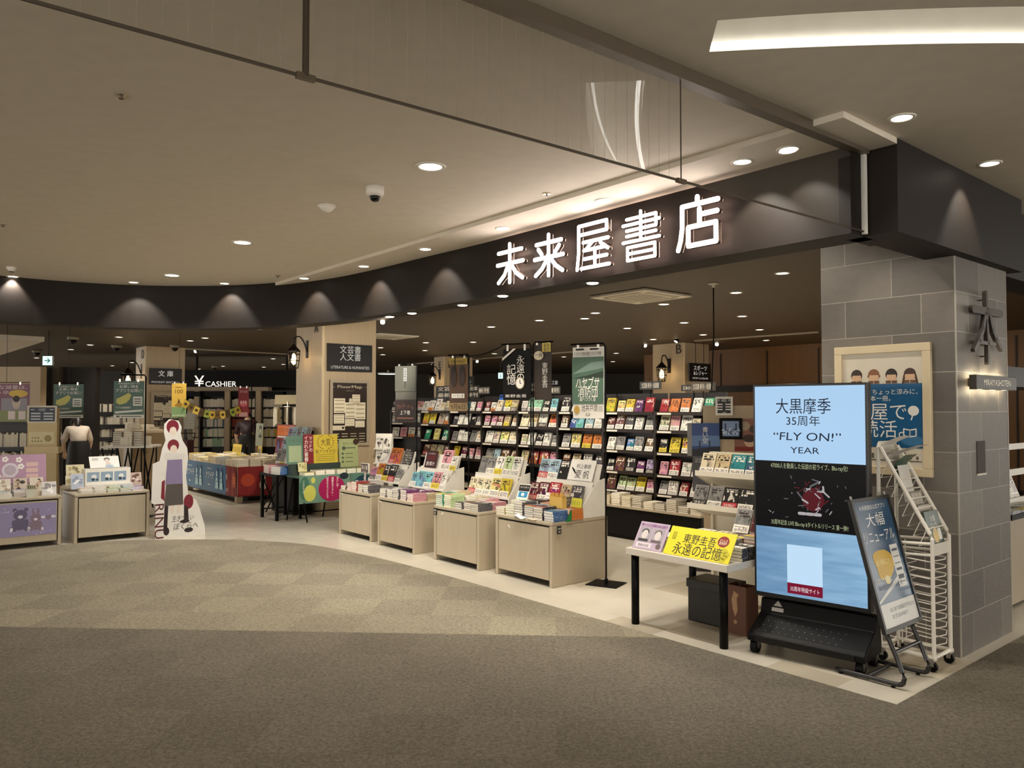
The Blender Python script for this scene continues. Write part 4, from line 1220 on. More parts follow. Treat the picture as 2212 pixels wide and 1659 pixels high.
c_ = k_.mix(gr.outputs[0], c_, lin('1f5480'))
k_.l(c_, k_.b.inputs['Emission Color']); k_.b.inputs['Emission Strength'].default_value = 1.0; k_.b.inputs['Base Color'].default_value = (.01, .01, .01, 1); k_.b.inputs['Roughness'].default_value = .3
mb = MB(); mb.rect(px0, px1, zs(.64), zs(1), 0); mb.build('screen_top_panel', SCR('a2c3e2'), t, M=T(0, -.0405, 0) @ FRONT)
mb = MB(); mb.rect(px0, px1, zs(.32), zs(.64), 0); mb.build('screen_middle_panel', SCR('08080b', .5), t, M=T(0, -.0405, 0) @ FRONT)
mb = MB(); mb.rect(px0, px1, zs(0), zs(.32), 0); mb.build('screen_lower_panel', k_.m, t, M=T(0, -.0405, 0) @ FRONT)
mb = MB(); cx = -.03
mb.text('大黒摩季', cx, zs(.905), w=.36, h=.095, m=0); mb.text('35周年', cx, zs(.835), w=.22, h=.062, m=0)
mb.text('“FLY ON!”', cx + .02, zs(.76), w=.44, h=.064, m=0, slant=.1); mb.text('YEAR', cx + .01, zs(.695), w=.19, h=.05, m=0)
mb.text('47000人を動員した伝説の初ライブ、Blu-ray化!', cx + .03, zs(.617), w=.50, h=.034, m=1); mb.text('35周年記念 LIVE Blu-ray 6タイトルリリース 第一弾!!', cx + .03, zs(.345), w=.50, h=.032, m=1)
mb.text('35周年特設サイト', -.03, zs(.038), w=.19, h=.030, m=2)
mb.build('screen_lettering', [SCR('1c2c46', .35), SCR('b9c49a', .7), SCR('f2e8ee', .8)], t, M=T(0, -.0425, 0) @ FRONT)
mb = MB(); mb.rect(-.145, .085, zs(.014), zs(.064), 0); mb.build('screen_red_strip', SCR('7d1230', .8), t, M=T(0, -.0412, 0) @ FRONT)
mb = MB(); mb.rect(-.145, .085, zs(.064), zs(.245), 0); mb.build('screen_white_field', SCR('b8d6ee', .95), t, M=T(0, -.0412, 0) @ FRONT)
rr = random.Random(5); mb = MB()
zc_ = zs(.47)
for k in range(34):
    a = rr.uniform(0, 2 * PI); r_ = rr.uniform(.02, .1); x = cx + .06 + r_ * math.cos(a); z = zc_ + .02 + r_ * 1.1 * math.sin(a)
    mb.capsule((x, z), (x + rr.uniform(-.05, .05), z + rr.uniform(-.04, .04)), rr.uniform(.002, .006), 0, .0004 + k * 1e-5, rr.choice((0, 0, 1, 2)))
for k in range(22):
    x = rr.uniform(-.26, .26); z = zc_ + rr.uniform(-.14, .13); mb.capsule((x, z), (x + rr.uniform(-.03, .03), z + rr.uniform(-.02, .02)), rr.uniform(.001, .003), 0, .0004 + k * 1e-5, rr.choice((1, 2)))
mb.disc(cx + .06, zc_ - .005, .07, .075, 0, z=.0002)
for x in (-.03, .02, .07): mb.capsule((cx + x, zc_ - .10), (cx + x + .035, zc_ - .10), .010, 0, .0009, 1)
mb.build('screen_picture', [SCR('5c1620', .7), SCR('c9c2c6', .6), SCR('7d7a80', .5)], t, M=T(0, -.0414, 0) @ FRONT)
mb = MB(); mb.b2(-.24, .28, .03, .07, .12, 1.2); mb.build('support_column', BLACKM, t)
mb = MB()
P = [(.08, .08), (.08, .15), (.05, .32), (-.01, .32), (-.03, .23), (-.20, .14), (-.23, .12), (-.23, .08)]
mb.prism([(y, z) for y, z in P], -.34, .40, 0, Matrix(((0, 0, 1, 0), (1, 0, 0, 0), (0, 1, 0, 0), (0, 0, 0, 1))))
mb.build('base_shell', BLACKM, t, bev=.008)
mb = MB(); mb.b2(-.28, .34, -.24, -.23, .085, .12); mb.build('front_bumper', BLACK, t)
rr = random.Random(8); mb = MB()
for i in range(12):
    for j in range(3): mb.disc(-.28 + i * .045 + j * .015, .02 + .05 * j, .004, .004, 0, n=6)
mb.build('vent_hole', mat('5a5650', .5), t, M=T(0, -.203, .142) @ Matrix.Rotation(27.9 * D2R, 4, 'X'))
mb = MB(); mb.add([(-.25, .05, 0), (-.19, .05, 0), (-.22, .088, 0)], [(0, 1, 2)]); mb.rect(-.26, -.18, .015, .04, 0); mb.build('emblem', mat('8d8880', .4), t, M=T(0, -.032, .23) @ Matrix.Rotation(77.5 * D2R, 4, 'X'))
for x in (-.30, .36):
    for y in (-.19, .04):
        mb = MB(); mb.cyl((x - .02, y, .042), (x + .02, y, .042), .042, 16); w_ = mb.build('caster', BLACKM, t)
        mb = MB(); mb.b2(x - .028, x + .028, y - .02, y + .02, .05, .10); mb.build('caster_fork', mat('55504a', .4, .5), w_)
        mb = MB(); mb.cyl((x - .0215, y, .042), (x + .0215, y, .042), .016, 12); mb.build('hub', mat('55504a', .4, .5), w_)

# leaning A4 stand poster sign
asM = frameM(S(4.72, 1.975, 0), FACE_S)
t = thing('poster_stand', 'black tube poster stand with a blue app poster, leaning in front of the screen', 'poster stand'); t.matrix_world = asM
w2 = .165
TB = mat('1a1715', .35)
lean = math.atan2(.19, .72)
up = lambda z: .05 + (z - .0) * math.tan(lean) * .98
for sgn in (-1, 1):
    x = sgn * w2
    mb = MB()
    P = [(x, .40, .022), (x, .16, .022), (x, .05, .022), (x, .012, .03), (x, .0, .055), (x, .008, .10), (x, up(.32) - .02, .34)]
    mb.tube(spline(P, 3), .0135, 8); mb.build('tube_leg', TB, t, smooth=True)
    for y in (.06, .37):
        mb = MB(); mb.cyl((x, y, 0), (x, y, .012), .012, 8); mb.build('foot', BLACKM, t)
for y, z in ((.22, .022), (.05, .20)):
    mb = MB(); mb.cyl((-w2, y, z), (w2, y, z), .011, 8); mb.build('cross_bar', TB, t)
pm = Matrix.Translation((0, .070, .31)) @ Matrix.Rotation(-lean, 4, 'X')
lw2 = w2; w2 = .225
PH = .77
mb = MB()
mb.b2(-w2 - .02, w2 + .02, -.012, .012, 0, .022); mb.b2(-w2 - .02, w2 + .02, -.012, .012, PH - .022, PH); mb.b2(-w2 - .02, -w2, -.012, .012, .022, PH - .022); mb.b2(w2, w2 + .02, -.012, .012, .022, PH - .022)
mb.b2(-w2, w2, .004, .012, .022, PH - .022)
mb.build('frame', TB, t, M=pm)
mb = MB(); mb.b2(-w2, w2, -.004, .003, .022, PH - .022); mb.build('poster', mat('2c4f6e', .25), t, M=pm)
for sgn in (-1, 1):
    mb = MB(); mb.cyl((sgn * w2 * .96, .0, PH), (sgn * w2 * .96, .0, PH + .02), .008, 8); mb.build('top_clip', mat('8a8580', .3, .6), t, M=pm)
mb = MB(); x = 0; w2 = lw2
mb.rect(-w2, w2, .022, .155, 1)
mb.text('未来屋書店公式アプリ', 0, PH - .06, w=.24, h=.026, m=1); mb.text('大幅', 0, PH - .135, w=.17, h=.075, m=1, slant=.12); mb.text('リニューアル', 0, PH - .235, w=.28, h=.07, m=1, slant=.1)
blob = [(-.03 + .085 * math.cos(a) * (1 + .18 * math.sin(3 * a + 1)), PH - .40 + .10 * math.sin(a) * (1 + .15 * math.cos(2 * a))) for a in [2 * PI * k / 28 for k in range(28)]]
mb.prism(blob, 0, .0005, 2); mb.disc(-.03, PH - .49, .025, .025, 3, z=.0008); mb.text('お得に!', -.035, PH - .385, w=.12, h=.035, m=3, z=.0008)
mb.prism([(.062, PH - .30), (.135, PH - .30), (.135, PH - .55), (.062, PH - .55)], 0, .0006, 1)
for k, (a, b, m_) in enumerate(((.325, .34, 4), (.37, .375, 4), (.41, .415, 4), (.44, .455, 0), (.48, .505, 4), (.52, .525, 4))): mb.rect(.072, .126, PH - b, PH - a, m_, z=.001)
mb.add([(-w2, .17, .0004), (w2 * .55, .30, .0004), (w2 * .62, .275, .0004), (-w2, .155, .0004)], [(3, 2, 1, 0)][:0] or [(0, 3, 2, 1)], 1)
mb.text('初回ログインで', -.07, .285, w=.15, h=.03, m=1, z=.001); mb.text('本の割引券もらえる', -.02, .245, w=.22, h=.03, m=4, z=.001)
mb.text('はじめて会員証を作るなら', .035, .115, w=.23, h=.024, m=4, z=.0006); mb.text('まずはWEBで', .0, .075, w=.15, h=.024, m=4, z=.0006)
PSX = Matrix.Diagonal((.225 / .165, 1, 1, 1))
mb.build('printing', [mat('1f3550', .4), mat('e3e2dc', .4), mat('cfa93c', .4), mat('efdfa0', .4), mat('5c6470', .5)], t, M=pm @ T(0, -.0046, 0) @ FRONT @ PSX)

# white wire leaflet rack
rkM = frameM(S(5.13, 1.99, 0), FACE_S)
t = thing('leaflet_rack', 'white wire leaflet rack on casters beside the stone pillar, half empty', 'magazine rack'); t.matrix_world = rkM
RWm = mat('e4ddcf', .35, name='white_coated_wire')
xw, yb = .125, .32
for sgn in (-1, 1):
    x = sgn * xw
    mb = MB(); mb.tube([(x, 0, .07), (x, 0, .80), (x, .012, .83), (x, yb - .012, 1.35), (x, yb, 1.34), (x, yb, .07)], .0125, 8); mb.build('side_tube', RWm, t)
    mb = MB(); mb.cyl((x, -.015, .085), (x, yb + .02, .085), .0125, 8); mb.build('bottom_tube', RWm, t)
    mb = MB(); mb.cyl((x, 0, .77), (x, yb, .75), .010, 8); mb.cyl((x, 0, .70), (x, yb, .685), .008, 8); mb.build('side_rail', RWm, t)
mb = MB()
mb.tube([(-xw, yb, 1.34), (-xw + .02, yb, 1.372), (xw - .02, yb, 1.372), (xw, yb, 1.34)], .0125, 8); mb.build('top_bow', RWm, t)
for y, z in ((0, .085), (yb, .085), (yb, .7)):
    mb = MB(); mb.cyl((-xw, y, z), (xw, y, z), .0115, 8); mb.build('cross_tube', RWm, t)
mb = MB(); mb.b2(-xw + .01, xw - .01, -.004, .004, .695, .765); mb.build('front_plate', RWm, t)
for k in range(11):
    z = .15 + k * .051
    mb = MB()
    mb.tube([(-xw, .30, z + .015), (-xw, .02, z), (-.02, -.03, z + .012), (xw, .02, z), (xw, .30, z + .015)], .0035, 5)
    mb.tube([(-xw, .20, z), (xw, .20, z)], .003, 5)
    mb.build('wire_tray', RWm, t)
for x in (-.06, .0, .06):
    mb = MB(); mb.cyl((x, .24, .1), (x, .24, .75), .004, 6); mb.build('wire_upright', RWm, t)
for k in range(9):
    f = (k + .5) / 9; y, z = .012 + f * (yb - .03), .83 + f * .52
    mb = MB(); mb.cyl((-xw, y, z), (xw, y, z), .005, 6)
    mb.cyl((-xw, y, z), (-xw, y + .05, z - .11), .003, 5); mb.cyl((xw, y, z), (xw, y + .05, z - .11), .003, 5); mb.cyl((-xw, y + .05, z - .11), (xw, y + .05, z - .11), .003, 5)
    mb.build('slope_wire', RWm, t)
for x in (-xw, xw):
    for y in (.01, yb - .01):
        mb = MB(); mb.cyl((x - .011, y, .03), (x + .011, y, .03), .03, 14); w_ = mb.build('caster', BLACKM, t)
        mb = MB(); mb.b2(x - .016, x + .016, y - .012, y + .012, .034, .078); mb.build('caster_fork', mat('9a948a', .3, .7), w_)
def leaflet(name, label, f, w, h, bg, x=0, curl=0.0, draw=None, mats=(), cat='leaflet'):
    y, z = .02 + f * (yb - .03), .82 + f * .52 - .07
    root = thing(name, label, cat); root.matrix_world = rkM @ T(x, y - .006, z) @ Matrix.Rotation(-12 * D2R, 4, 'X')
    mb = MB(); n = 7; vs = []
    for i in range(n + 1):
        q = i / n; cy = -curl * max(0, q - .45) ** 2 * 3; cz = h * q - curl * max(0, q - .55) * .6
        for d in (0, .004): vs += [(-w / 2, cy + d, cz), (w / 2, cy + d, cz)]
    fs = []
    for i in range(n): a = 4 * i; fs += [(a, a + 1, a + 5, a + 4), (a + 3, a + 2, a + 6, a + 7), (a + 2, a, a + 4, a + 6), (a + 1, a + 3, a + 7, a + 5)]
    fs += [(4 * n, 4 * n + 1, 4 * n + 3, 4 * n + 2), (2, 3, 1, 0)]
    mb.add(vs, fs); mb.build('sheet', mat(bg, .4), root, smooth=False)
    if draw:
        mb = MB(); draw(mb); mb.build('printing', list(mats), root, M=T(0, -.0008, 0) @ FRONT)
def d_(mb): mb.text('大幅', 0, .165, w=.07, h=.035, m=0); mb.text('リニューアル', 0, .125, w=.10, h=.026, m=0); mb.disc(0, .06, .04, .045, 1); mb.rect(.035, .08, .03, .10, 0, z=.0006)
LM = [INKW, mat('cfa93c', .4)]
leaflet('leaflet', 'green app leaflet in the lowest pocket of the white rack', 0, .20, .21, '2f4a3e', draw=d_, mats=LM)
leaflet('leaflet', 'white paper sheet sticking up in the middle of the white rack', .50, .15, .23, 'e2ded6', x=-.03)
leaflet('leaflet', 'green app leaflet curling in the upper half of the white rack', .70, .17, .20, '3c5a4c', curl=.10, draw=lambda mb: mb.text('大幅', 0, .08, w=.07, h=.035), mats=[INKW])
leaflet('leaflet', 'white sheet bent forward, second from the top of the white rack', .84, .16, .20, 'd8d2c8', curl=.22)
leaflet('leaflet', 'white sheet bent forward at the very top of the white rack', .99, .18, .17, 'e6e1d8', curl=.15)
leaflet('leaflet', 'dark printed paper hanging in the fourth pocket of the white rack', .35, .16, .14, '8f8878', draw=lambda mb: [mb.rect(-.07 + .05 * (k % 3), -.03 + .05 * (k % 3), .02 + .04 * (k // 3), .05 + .04 * (k // 3), 0) for k in range(9)], mats=[mat('b9b2a2', .5)])
leaflet('leaflet', 'newspaper-like leaflet in the second pocket of the white rack', .18, .17, .15, 'a39a88', draw=lambda mb: [mb.rect(-.07, .07, .02 + .018 * k, .028 + .018 * k, 0) for k in range(6)], mats=[mat('6a6458', .5)])

# white table with black legs
tbM = frameM(S(4.38, 3.465, 0), FACE_N)
TW, TD, THt = .88, .80, .562
t = thing('display_table', 'white table on four round black legs behind the carpet edge, left of the screen', 'table'); t.matrix_world = tbM
mb = MB(); mb.b2(-TW / 2, TW / 2, 0, TD, THt - .05, THt); mb.build('table_top', mat('d9cfc0', .35), t, bev=.004)
for x in (-TW / 2 + .05, TW / 2 - .06):
    for y in (.05, TD - .06):
        mb = MB(); mb.cyl((x, y, 0), (x, y, THt - .05), .029, 18); mb.build('leg', BLACKM, t, smooth=True)
def d_(mb):
    mb.text('東野圭吾', -.005, .135, w=.27, h=.066, m=0); mb.text('永遠の記憶', .0, .055, w=.40, h=.085, m=0)
    mb.disc(.185, .15, .045, .04, 1, n=24); mb.text('ガリレオ', .185, .158, w=.06, h=.02, m=2, z=.0006); mb.text('最高傑作', .185, .138, w=.06, h=.02, m=2, z=.0006)
    for k in range(3): mb.text('待望の新作長編', -.235 + k * .012, .17, h=.008, m=0, vert=True)
    for k in range(4): mb.disc(.21 + .012 * (k % 3), .02 + .022 * k, .03, .02, 3, n=12, z=-.0002)
board('title_board', 'long bright yellow board with large dark characters on the white table', 'sign board', tbM, .16, .03, THt + .001, .545, .215, 'ddd02a', d_, lean=32, mats=[mat('2e2a1c', .5), mat('8c2a22', .4), mat('f2e6c8', .5), mat('c2b82a', .5)])
def d_(mb):
    mb.text('闇から光る豪華共演 話題作', 0, .19, w=.24, h=.024, m=0)
    for x, m_ in ((-.06, 1), (.06, 2)):
        mb.rect(x - .055, x + .055, .06, .172, 3); mb.disc(x, .115, .028, .036, 4, z=.0004); mb.disc(x, .135, .034, .026, m_, z=.0003); mb.rect(x - .045, x + .045, .06, .08, m_, z=.0005)
    mb.rect(-.11, .03, .012, .05, 5); mb.disc(.095, .035, .022, .022, 2, z=.0005); mb.text('映画化決定', -.04, .03, w=.10, h=.02, m=6, z=.0008)
board('title_board', 'lilac-grey board with two grey portraits at the left of the white table', 'sign board', tbM, -.27, .035, THt + .001, .27, .215, 'b7a3b4', d_, lean=32, mats=[mat('7a2a78', .5), mat('3c3838', .5), mat('6a5a5a', .5), mat('a39aa0', .5), mat('cfc4c0', .5), mat('d9cfd0', .5), mat('5a4a5a', .5)])
TT = [(-.25, .28, 4, 'white'), (-.10, .28, 4, 'white'), (.06, .30, 5, 'white'), (.22, .30, 5, 'grey'), (.37, .28, 4, 'black'),
      (-.30, .50, 3, 'cream'), (-.12, .50, 5, 'white'), (.05, .52, 5, 'cream'), (.21, .52, 5, 'brown'), (.36, .52, 6, 'pink')]
for k, (x, y, n, col) in enumerate(TT):
    stack(tbM, x, y, THt, n, col, '%s pile on the white table by the screen' % ORD[k], w=.14, h=.195, t=.022)
t_ = THt
stand(tbM, .33, .56, t_ + .14, .13, .18, 'dark red', 'dark red picture book standing at the back of the white table', lean=25)
stand(tbM, .18, .56, t_ + .12, .13, .18, 'grey', 'grey picture book standing at the back of the white table', lean=25)

# white gondola shelf behind the table
gdM = frameM(S(5.30, 3.48, 0), FACE_N)
GW = 1.06
t = thing('gondola_shelf', 'white slanted-lip gondola shelf behind the white table', 'shelf unit'); t.matrix_world = gdM
GWm = mat('e3dac6', .35)
mb = MB(); mb.b2(-GW / 2 + .01, GW / 2, .30, .33, .08, 1.22); mb.build('back_panel', GWm, t)
for x in (-GW / 2 + .02, GW / 2 - .02):
    mb = MB(); mb.b2(x - .012, x + .012, .27, .33, 0, 1.22); mb.b2(x - .012, x + .012, -.02, .33, 0, .04); mb.build('upright', GWm, t)
for k, (y, z) in enumerate(((.08, 1.045), (-.03, .785), (-.05, .53))):
    mb = MB()
    mb.quad((-GW / 2, y, z), (GW / 2, y, z), (GW / 2, .30, z - .085), (-GW / 2, .30, z - .085)); mb.quad((GW / 2, y, z - .012), (-GW / 2, y, z - .012), (-GW / 2, .30, z - .10), (GW / 2, .30, z - .10))
    mb.b2(-GW / 2, GW / 2, y - .012, y, z - .012, z + .03)
    for sgn in (-1, 1): mb.add([(sgn * GW / 2, y - .012, z + .03), (sgn * GW / 2, .30, z - .03), (sgn * GW / 2, .30, z - .12), (sgn * GW / 2, y - .012, z - .012)], [(0, 1, 2, 3)])
    mb.build('shelf', GWm, t)
mb = MB(); mb.b2(-GW / 2 + .02, GW / 2, .24, .30, 1.215, 1.225); mb.build('top_board', GWm, t)
for r, cols in enumerate((['cream', 'beige', 'teal', 'teal', 'dark red', 'grey', 'white'], ['grey', 'grey', 'black', 'black', 'cream', 'white', 'pink'])):
    for k, col in enumerate(cols):
        y, z = ((.10, 1.047), (-.005, .787))[r]
        stand(gdM, -GW / 2 + .085 + k * .145, y + .008, z - .004, .135, .185, col, '%s book facing out, %s from left on the %s shelf of the white gondola' % (col, ORD[k], 'upper' if r == 0 else 'lower'), lean=22, t=.014)

# posters and framed plates above the gondola (hung at the bookcase end)
def panel(name, label, cat, px, py, qx, qy, Y, th=.012, bg=WHITE, draw=None, mats=(), rz=0, frame=None, group=None):
    "flat hung panel spanning the photo box px..qx, py..qy at distance Y, turned by rz"
    a, b = aty(px, py, Y), aty(qx, qy, Y)
    w, h = (b.x - a.x) / math.cos(rz), a.z - b.z
    root = thing(name, label, cat, ((a.x + b.x) / 2, Y, b.z), rz, group)
    mb = MB(); mb.b2(-w / 2, w / 2, 0, th, 0, h); mb.build('panel', bg, root)
    if frame:
        f = frame[0]; mb = MB()
        mb.b2(-w / 2, w / 2, -.008, 0, 0, f); mb.b2(-w / 2, w / 2, -.008, 0, h - f, h); mb.b2(-w / 2, -w / 2 + f, -.008, 0, f, h - f); mb.b2(w / 2 - f, w / 2, -.008, 0, f, h - f); mb.build('frame', frame[1], root)
    if draw:
        mb = MB(); draw(mb, w, h); mb.build('printing', list(mats) or [INK, INKW], root, M=T(0, -.0016, 0) @ FRONT)
    return root
def d_(mb, w, h):
    mb.rect(-w * .36, w / 2, .12 * h, h, 0); mb.rect(-w * .36, w / 2, .30 * h, .62 * h, 1, z=.0004); mb.add([(-w * .36, 0, .001), (w / 2, 0, .001), (w / 2, .30 * h, .001), (-w * .36, .20 * h, .001)], [(0, 1, 2, 3)], 2)
    for x in (-.12, .18): mb.capsule((x * w, .25 * h), (x * w, .45 * h), .006, 0, .0012, 2)
    mb.text('青い空', .05 * w, .8 * h, h=.05, m=3, vert=True, z=.001)
panel('wall_poster', 'blue sky poster on a grey panel at the end of the bookcase, above the gondola', 'poster', 1486, 914, 1554, 985, 7.60, bg=mat('8f8c88', .5), draw=d_, mats=[mat('1d3f7d', .4), mat('5878a4', .4), mat('1d222c', .5), INKW], rz=-.2)
def d_(mb, w, h):
    mb.text('あすは君のために', 0, h * .8, w=w * .7, h=.05, m=0); mb.text('君はたが', .1 * w, h * .55, w=w * .6, h=.06, m=0)
panel('wall_poster', 'grey banner with pale characters hanging below the blue sky poster', 'poster', 1497, 978, 1537, 1062, 7.615, bg=mat('55545a', .5), draw=d_, mats=[mat('c9c4bc', .5)], rz=-.2)
def d_(mb, w, h):
    mb.rect(-w / 2 + .03, w / 2 - .03, .03, h - .03, 0)
    rr = random.Random(2)
    for k in range(60): mb.disc(rr.uniform(-w * .38, w * .38), rr.uniform(.05, h * .5), .008, .008, rr.choice((1, 2)), z=.0004 + k * 1e-5, n=7)
    for x in (-.05, .05): mb.capsule((x, h * .5), (x, h * .72), .008, 0, .002, 2)
panel('framed_picture', 'small black framed blue picture at the end of the bookcase', 'framed picture', 1555, 903, 1602, 949, 7.55, bg=BLACK, draw=d_, mats=[mat('7d93b8', .4), mat('b9c8dc', .4), mat('2c3a5a', .4)], rz=-.2, frame=(.02, BLACKM))
def d_(mb, w, h):
    mb.text('← A02 →', 0, h * .82, w=w * .7, h=.04, m=0)
    for k in range(3):
        for x in (-.26, .26): mb.rect((x - .18) * w, (x + .18) * w, h * (.56 - .14 * k), h * (.62 - .14 * k), 0)
    mb.text('A02', 0, h * .12, w=w * .22, h=.03, m=0)
panel('aisle_sign', 'white framed black aisle sign with arrows at the bookcase end', 'sign', 1546, 857, 1582, 897, 7.56, bg=mat('2b2b2d', .5), draw=d_, mats=[INKW], rz=-.2, frame=(.02, WHITE))
def d_(mb, w, h):
    mb.disc(-.1 * w, h * .78, w * .22, h * .14, 0); mb.disc(.28 * w, h * .68, w * .2, h * .12, 1); mb.disc(.1 * w, h * .3, w * .22, h * .17, 2); mb.disc(.08 * w, h * .4, w * .28, h * .12, 3, z=.0004); mb.rect(-w / 2, w / 2, 0, h * .14, 4)
panel('wall_poster', 'portrait poster in grey and red next to the black framed picture', 'poster', 1588, 905, 1640, 975, 7.53, bg=mat('8a5a4c', .5), draw=d_, mats=[mat('a3907c', .5), mat('4a3c34', .5), mat('c9a58a', .5), mat('3a2420', .5), mat('7c241c', .5)], rz=-.2)
p = aty(1565, 990, 7.6)
t = thing('end_panel', 'pale wooden end panel carrying the posters at the bookcase end', 'panel', (p.x, p.y, 0), -.2)
mb = MB(); mb.b2(-.20, .36, 0, .03, 0, 1.62); mb.build('board', W_COL, t)
mb = MB(); mb.b2(-.30, .30, -.02, .05, 0, .05); mb.build('foot', DKBROWN, t)

# black crate and brown paper bag under the table
t = thing('storage_crate', 'black storage crate on the floor under the white table', 'crate', S(4.93, 3.50, 0), FACE_N)
mb = MB(); mb.b2(-.17, .17, -.12, .12, 0, .30); mb.build('body', mat('0e0c0b', .5), t, bev=.012)
mb = MB(); mb.b2(-.178, .178, -.128, .128, .25, .315); mb.build('lid', mat('171413', .45), t, bev=.006)
t = thing('paper_bag', 'brown paper bag with a crest, standing beside the black crate behind the screen', 'paper bag', S(4.86, 3.225, 0), FACE_N)
BR_ = mat('5e3826', .6)
mb = MB(); mb.b2(-.088, .088, -.09, -.086, 0, .34); mb.b2(-.088, .088, .056, .06, 0, .33); mb.b2(-.088, -.084, -.086, .056, 0, .335); mb.b2(.084, .088, -.086, .056, 0, .335); mb.b2(-.088, .088, -.086, .056, 0, .004); mb.b2(-.08, .08, -.07, .05, .30, .305)
mb.build('body', BR_, t)
mb = MB(); mb.tube([(-.04, -.088, .33), (-.036, -.095, .385), (.036, -.095, .385), (.04, -.088, .33)], .004, 6); mb.build('handle', mat('3a2418', .6), t)
mb = MB(); mb.prism([(0, .12), (.02, .17), (.012, .25), (.03, .28), (-.01, .30), (-.03, .24), (-.02, .17)], 0, .0006); mb.disc(.0, .085, .014, .014, 0); mb.build('printed_crest', mat('a5805c', .5), t, M=T(0, -.0905, 0) @ FRONT)

# poster banners on slim black poles
def banner(label, s, n, ztop, px0, px1, py0, py1, bg, draw, mats, arm=-1, base=True, yaw=-30, w=None, bs=(.15, .13)):
    loc = S(n, s, 0)
    rz = yaw * D2R
    t = thing('poster_banner', label, 'banner', loc, rz, 'tall poster banners on black poles')
    z1, z0 = aty((px0 + px1) / 2, py0, loc.y).z, aty((px0 + px1) / 2, py1, loc.y).z
    wpx = (px1 - px0) / FPX * loc.y
    w = w or wpx / math.cos(rz + math.atan2(loc.x, loc.y))
    h = z1 - z0
    mb = MB(); mb.tube([(0, 0, .008), (0, 0, ztop - .03), (arm * .02, 0, ztop), (arm * (w + .03), 0, ztop - .0)], .0085, 8); mb.build('pole', BLACKM, t)
    if base:
        mb = MB(); mb.b2(-bs[0], bs[0], -bs[1], bs[1], 0, .008); mb.build('base_plate', BLACKM, t, bev=.002)
        mb = MB(); mb.cyl((0, 0, .008), (0, 0, .05), .016, 10); mb.build('socket', BLACKM, t)
    xm = arm * (w / 2 + .012)
    for f in (-.32, .32):
        mb = MB(); mb.b2(xm + f * w - .012, xm + f * w + .012, -.006, .006, z1 - .02, ztop); mb.build('clip', CHROME, t)
    n_ = 10; vs = []; fs = []
    for i in range(n_ + 1):
        for j, sx in enumerate((-1, 0, 1)):
            f = i / n_
            for d in (0, .002): vs.append((xm + sx * w / 2, -.004 * math.sin(f * 5 + sx) - .006 * (1 - sx * sx) + d, z0 + h * f))
    for i in range(n_):
        for j in range(2):
            a = i * 6 + j * 2; fs += [(a, a + 2, a + 8, a + 6), (a + 1, a + 7, a + 9, a + 3)]
    mb = MB(); mb.add(vs, fs); mb.build('sheet', bg, t)
    mb = MB(); draw(mb, w, h); mb.build('printing', mats, t, M=T(xm, -.0155, z0) @ FRONT)
    return t
def d_(mb, w, h):
    mb.rect(-w / 2, w / 2, h * .20, h * .86, 2)
    mb.add([(-w / 2, h * .62, .0005), (w / 2, h * .70, .0005), (w / 2, h * .80, .0005), (w * .1, h * .78, .0005), (-w * .2, h * .70, .0005)], [(0, 1, 2, 3, 4)], 3); mb.add([(-w / 2, h * .56, .001), (w / 2, h * .56, .001), (w / 2, h * .66, .001), (0, h * .60, .001)], [(0, 1, 2, 3)], 4)
    mb.text('ミステリ作家×歴史ミステリ作家', 0, h * .905, w=w * .86, h=.035, m=0)
    for x in (-.25, .2): mb.rect((x - .13) * w, (x + .13) * w, h * .955, h * .98, 0)
    mb.text('ハヤブサ', 0, h * .50, w=w * .74, h=.10, m=1, z=.0014, slant=.1); mb.text('消防団', 0, h * .375, w=w * .62, h=.10, m=1, z=.0014); mb.text('森へつづく道', 0, h * .27, w=w * .5, h=.04, m=1, z=.0014)
    mb.disc(-w * .35, h * .12, w * .09, h * .055, 5); mb.text('池井戸潤', .05 * w, h * .145, w=w * .5, h=.06, m=0)
    for k in range(4): mb.rect(w * .33, w * .47, h * (.10 + .02 * k), h * (.105 + .02 * k), 0)
    mb.disc(.0, h * .055, w * .07, h * .016, 0); mb.disc(0, h * .055, w * .055, h * .012, 6, z=.0004)
banner('tall poster with a green valley and white characters, on the nearest banner pole', 4.88, 5.21, 2.19, 1231, 1300, 748, 904, WHITE, d_, [INK, INKW, mat('4f6a58', .5), mat('7c9488', .5), mat('26382c', .5), mat('b8923c', .4), WHITE])
def d_(mb, w, h):
    mb.text('永遠の', .18 * w, h * .78, h=.085, m=1, vert=True); mb.text('記憶', -.16 * w, h * .60, h=.10, m=1, vert=True)
    mb.add([(-w / 2, h * .82, .0004), (-w * .1, h, .0004), (w * .02, h, .0004), (-w / 2, h * .77, .0004)], [(0, 3, 2, 1)], 1)
    mb.disc(.16 * w, h * .33, .055, .065, 3, z=.0005, n=28); mb.disc(.16 * w, h * .33, .045, .055, 1, z=.0009, n=28); mb.capsule((.16 * w, h * .33), (.16 * w, h * .39), .004, .001, .0016, 0); mb.capsule((.16 * w, h * .33), (.2 * w, h * .32), .004, .001, .0016, 0)
    mb.text('東野圭吾', 0, h * .08, w=w * .8, h=.03, m=1)
banner('tall black poster with white vertical characters, on the banner pole second from the nearest', 5.955, 5.25, 2.26, 1103, 1134, 752, 864, BLACK, d_, [INK, INKW, INK, mat('8a7a5c', .5)], w=.32, arm=-1, bs=(.05, .05))
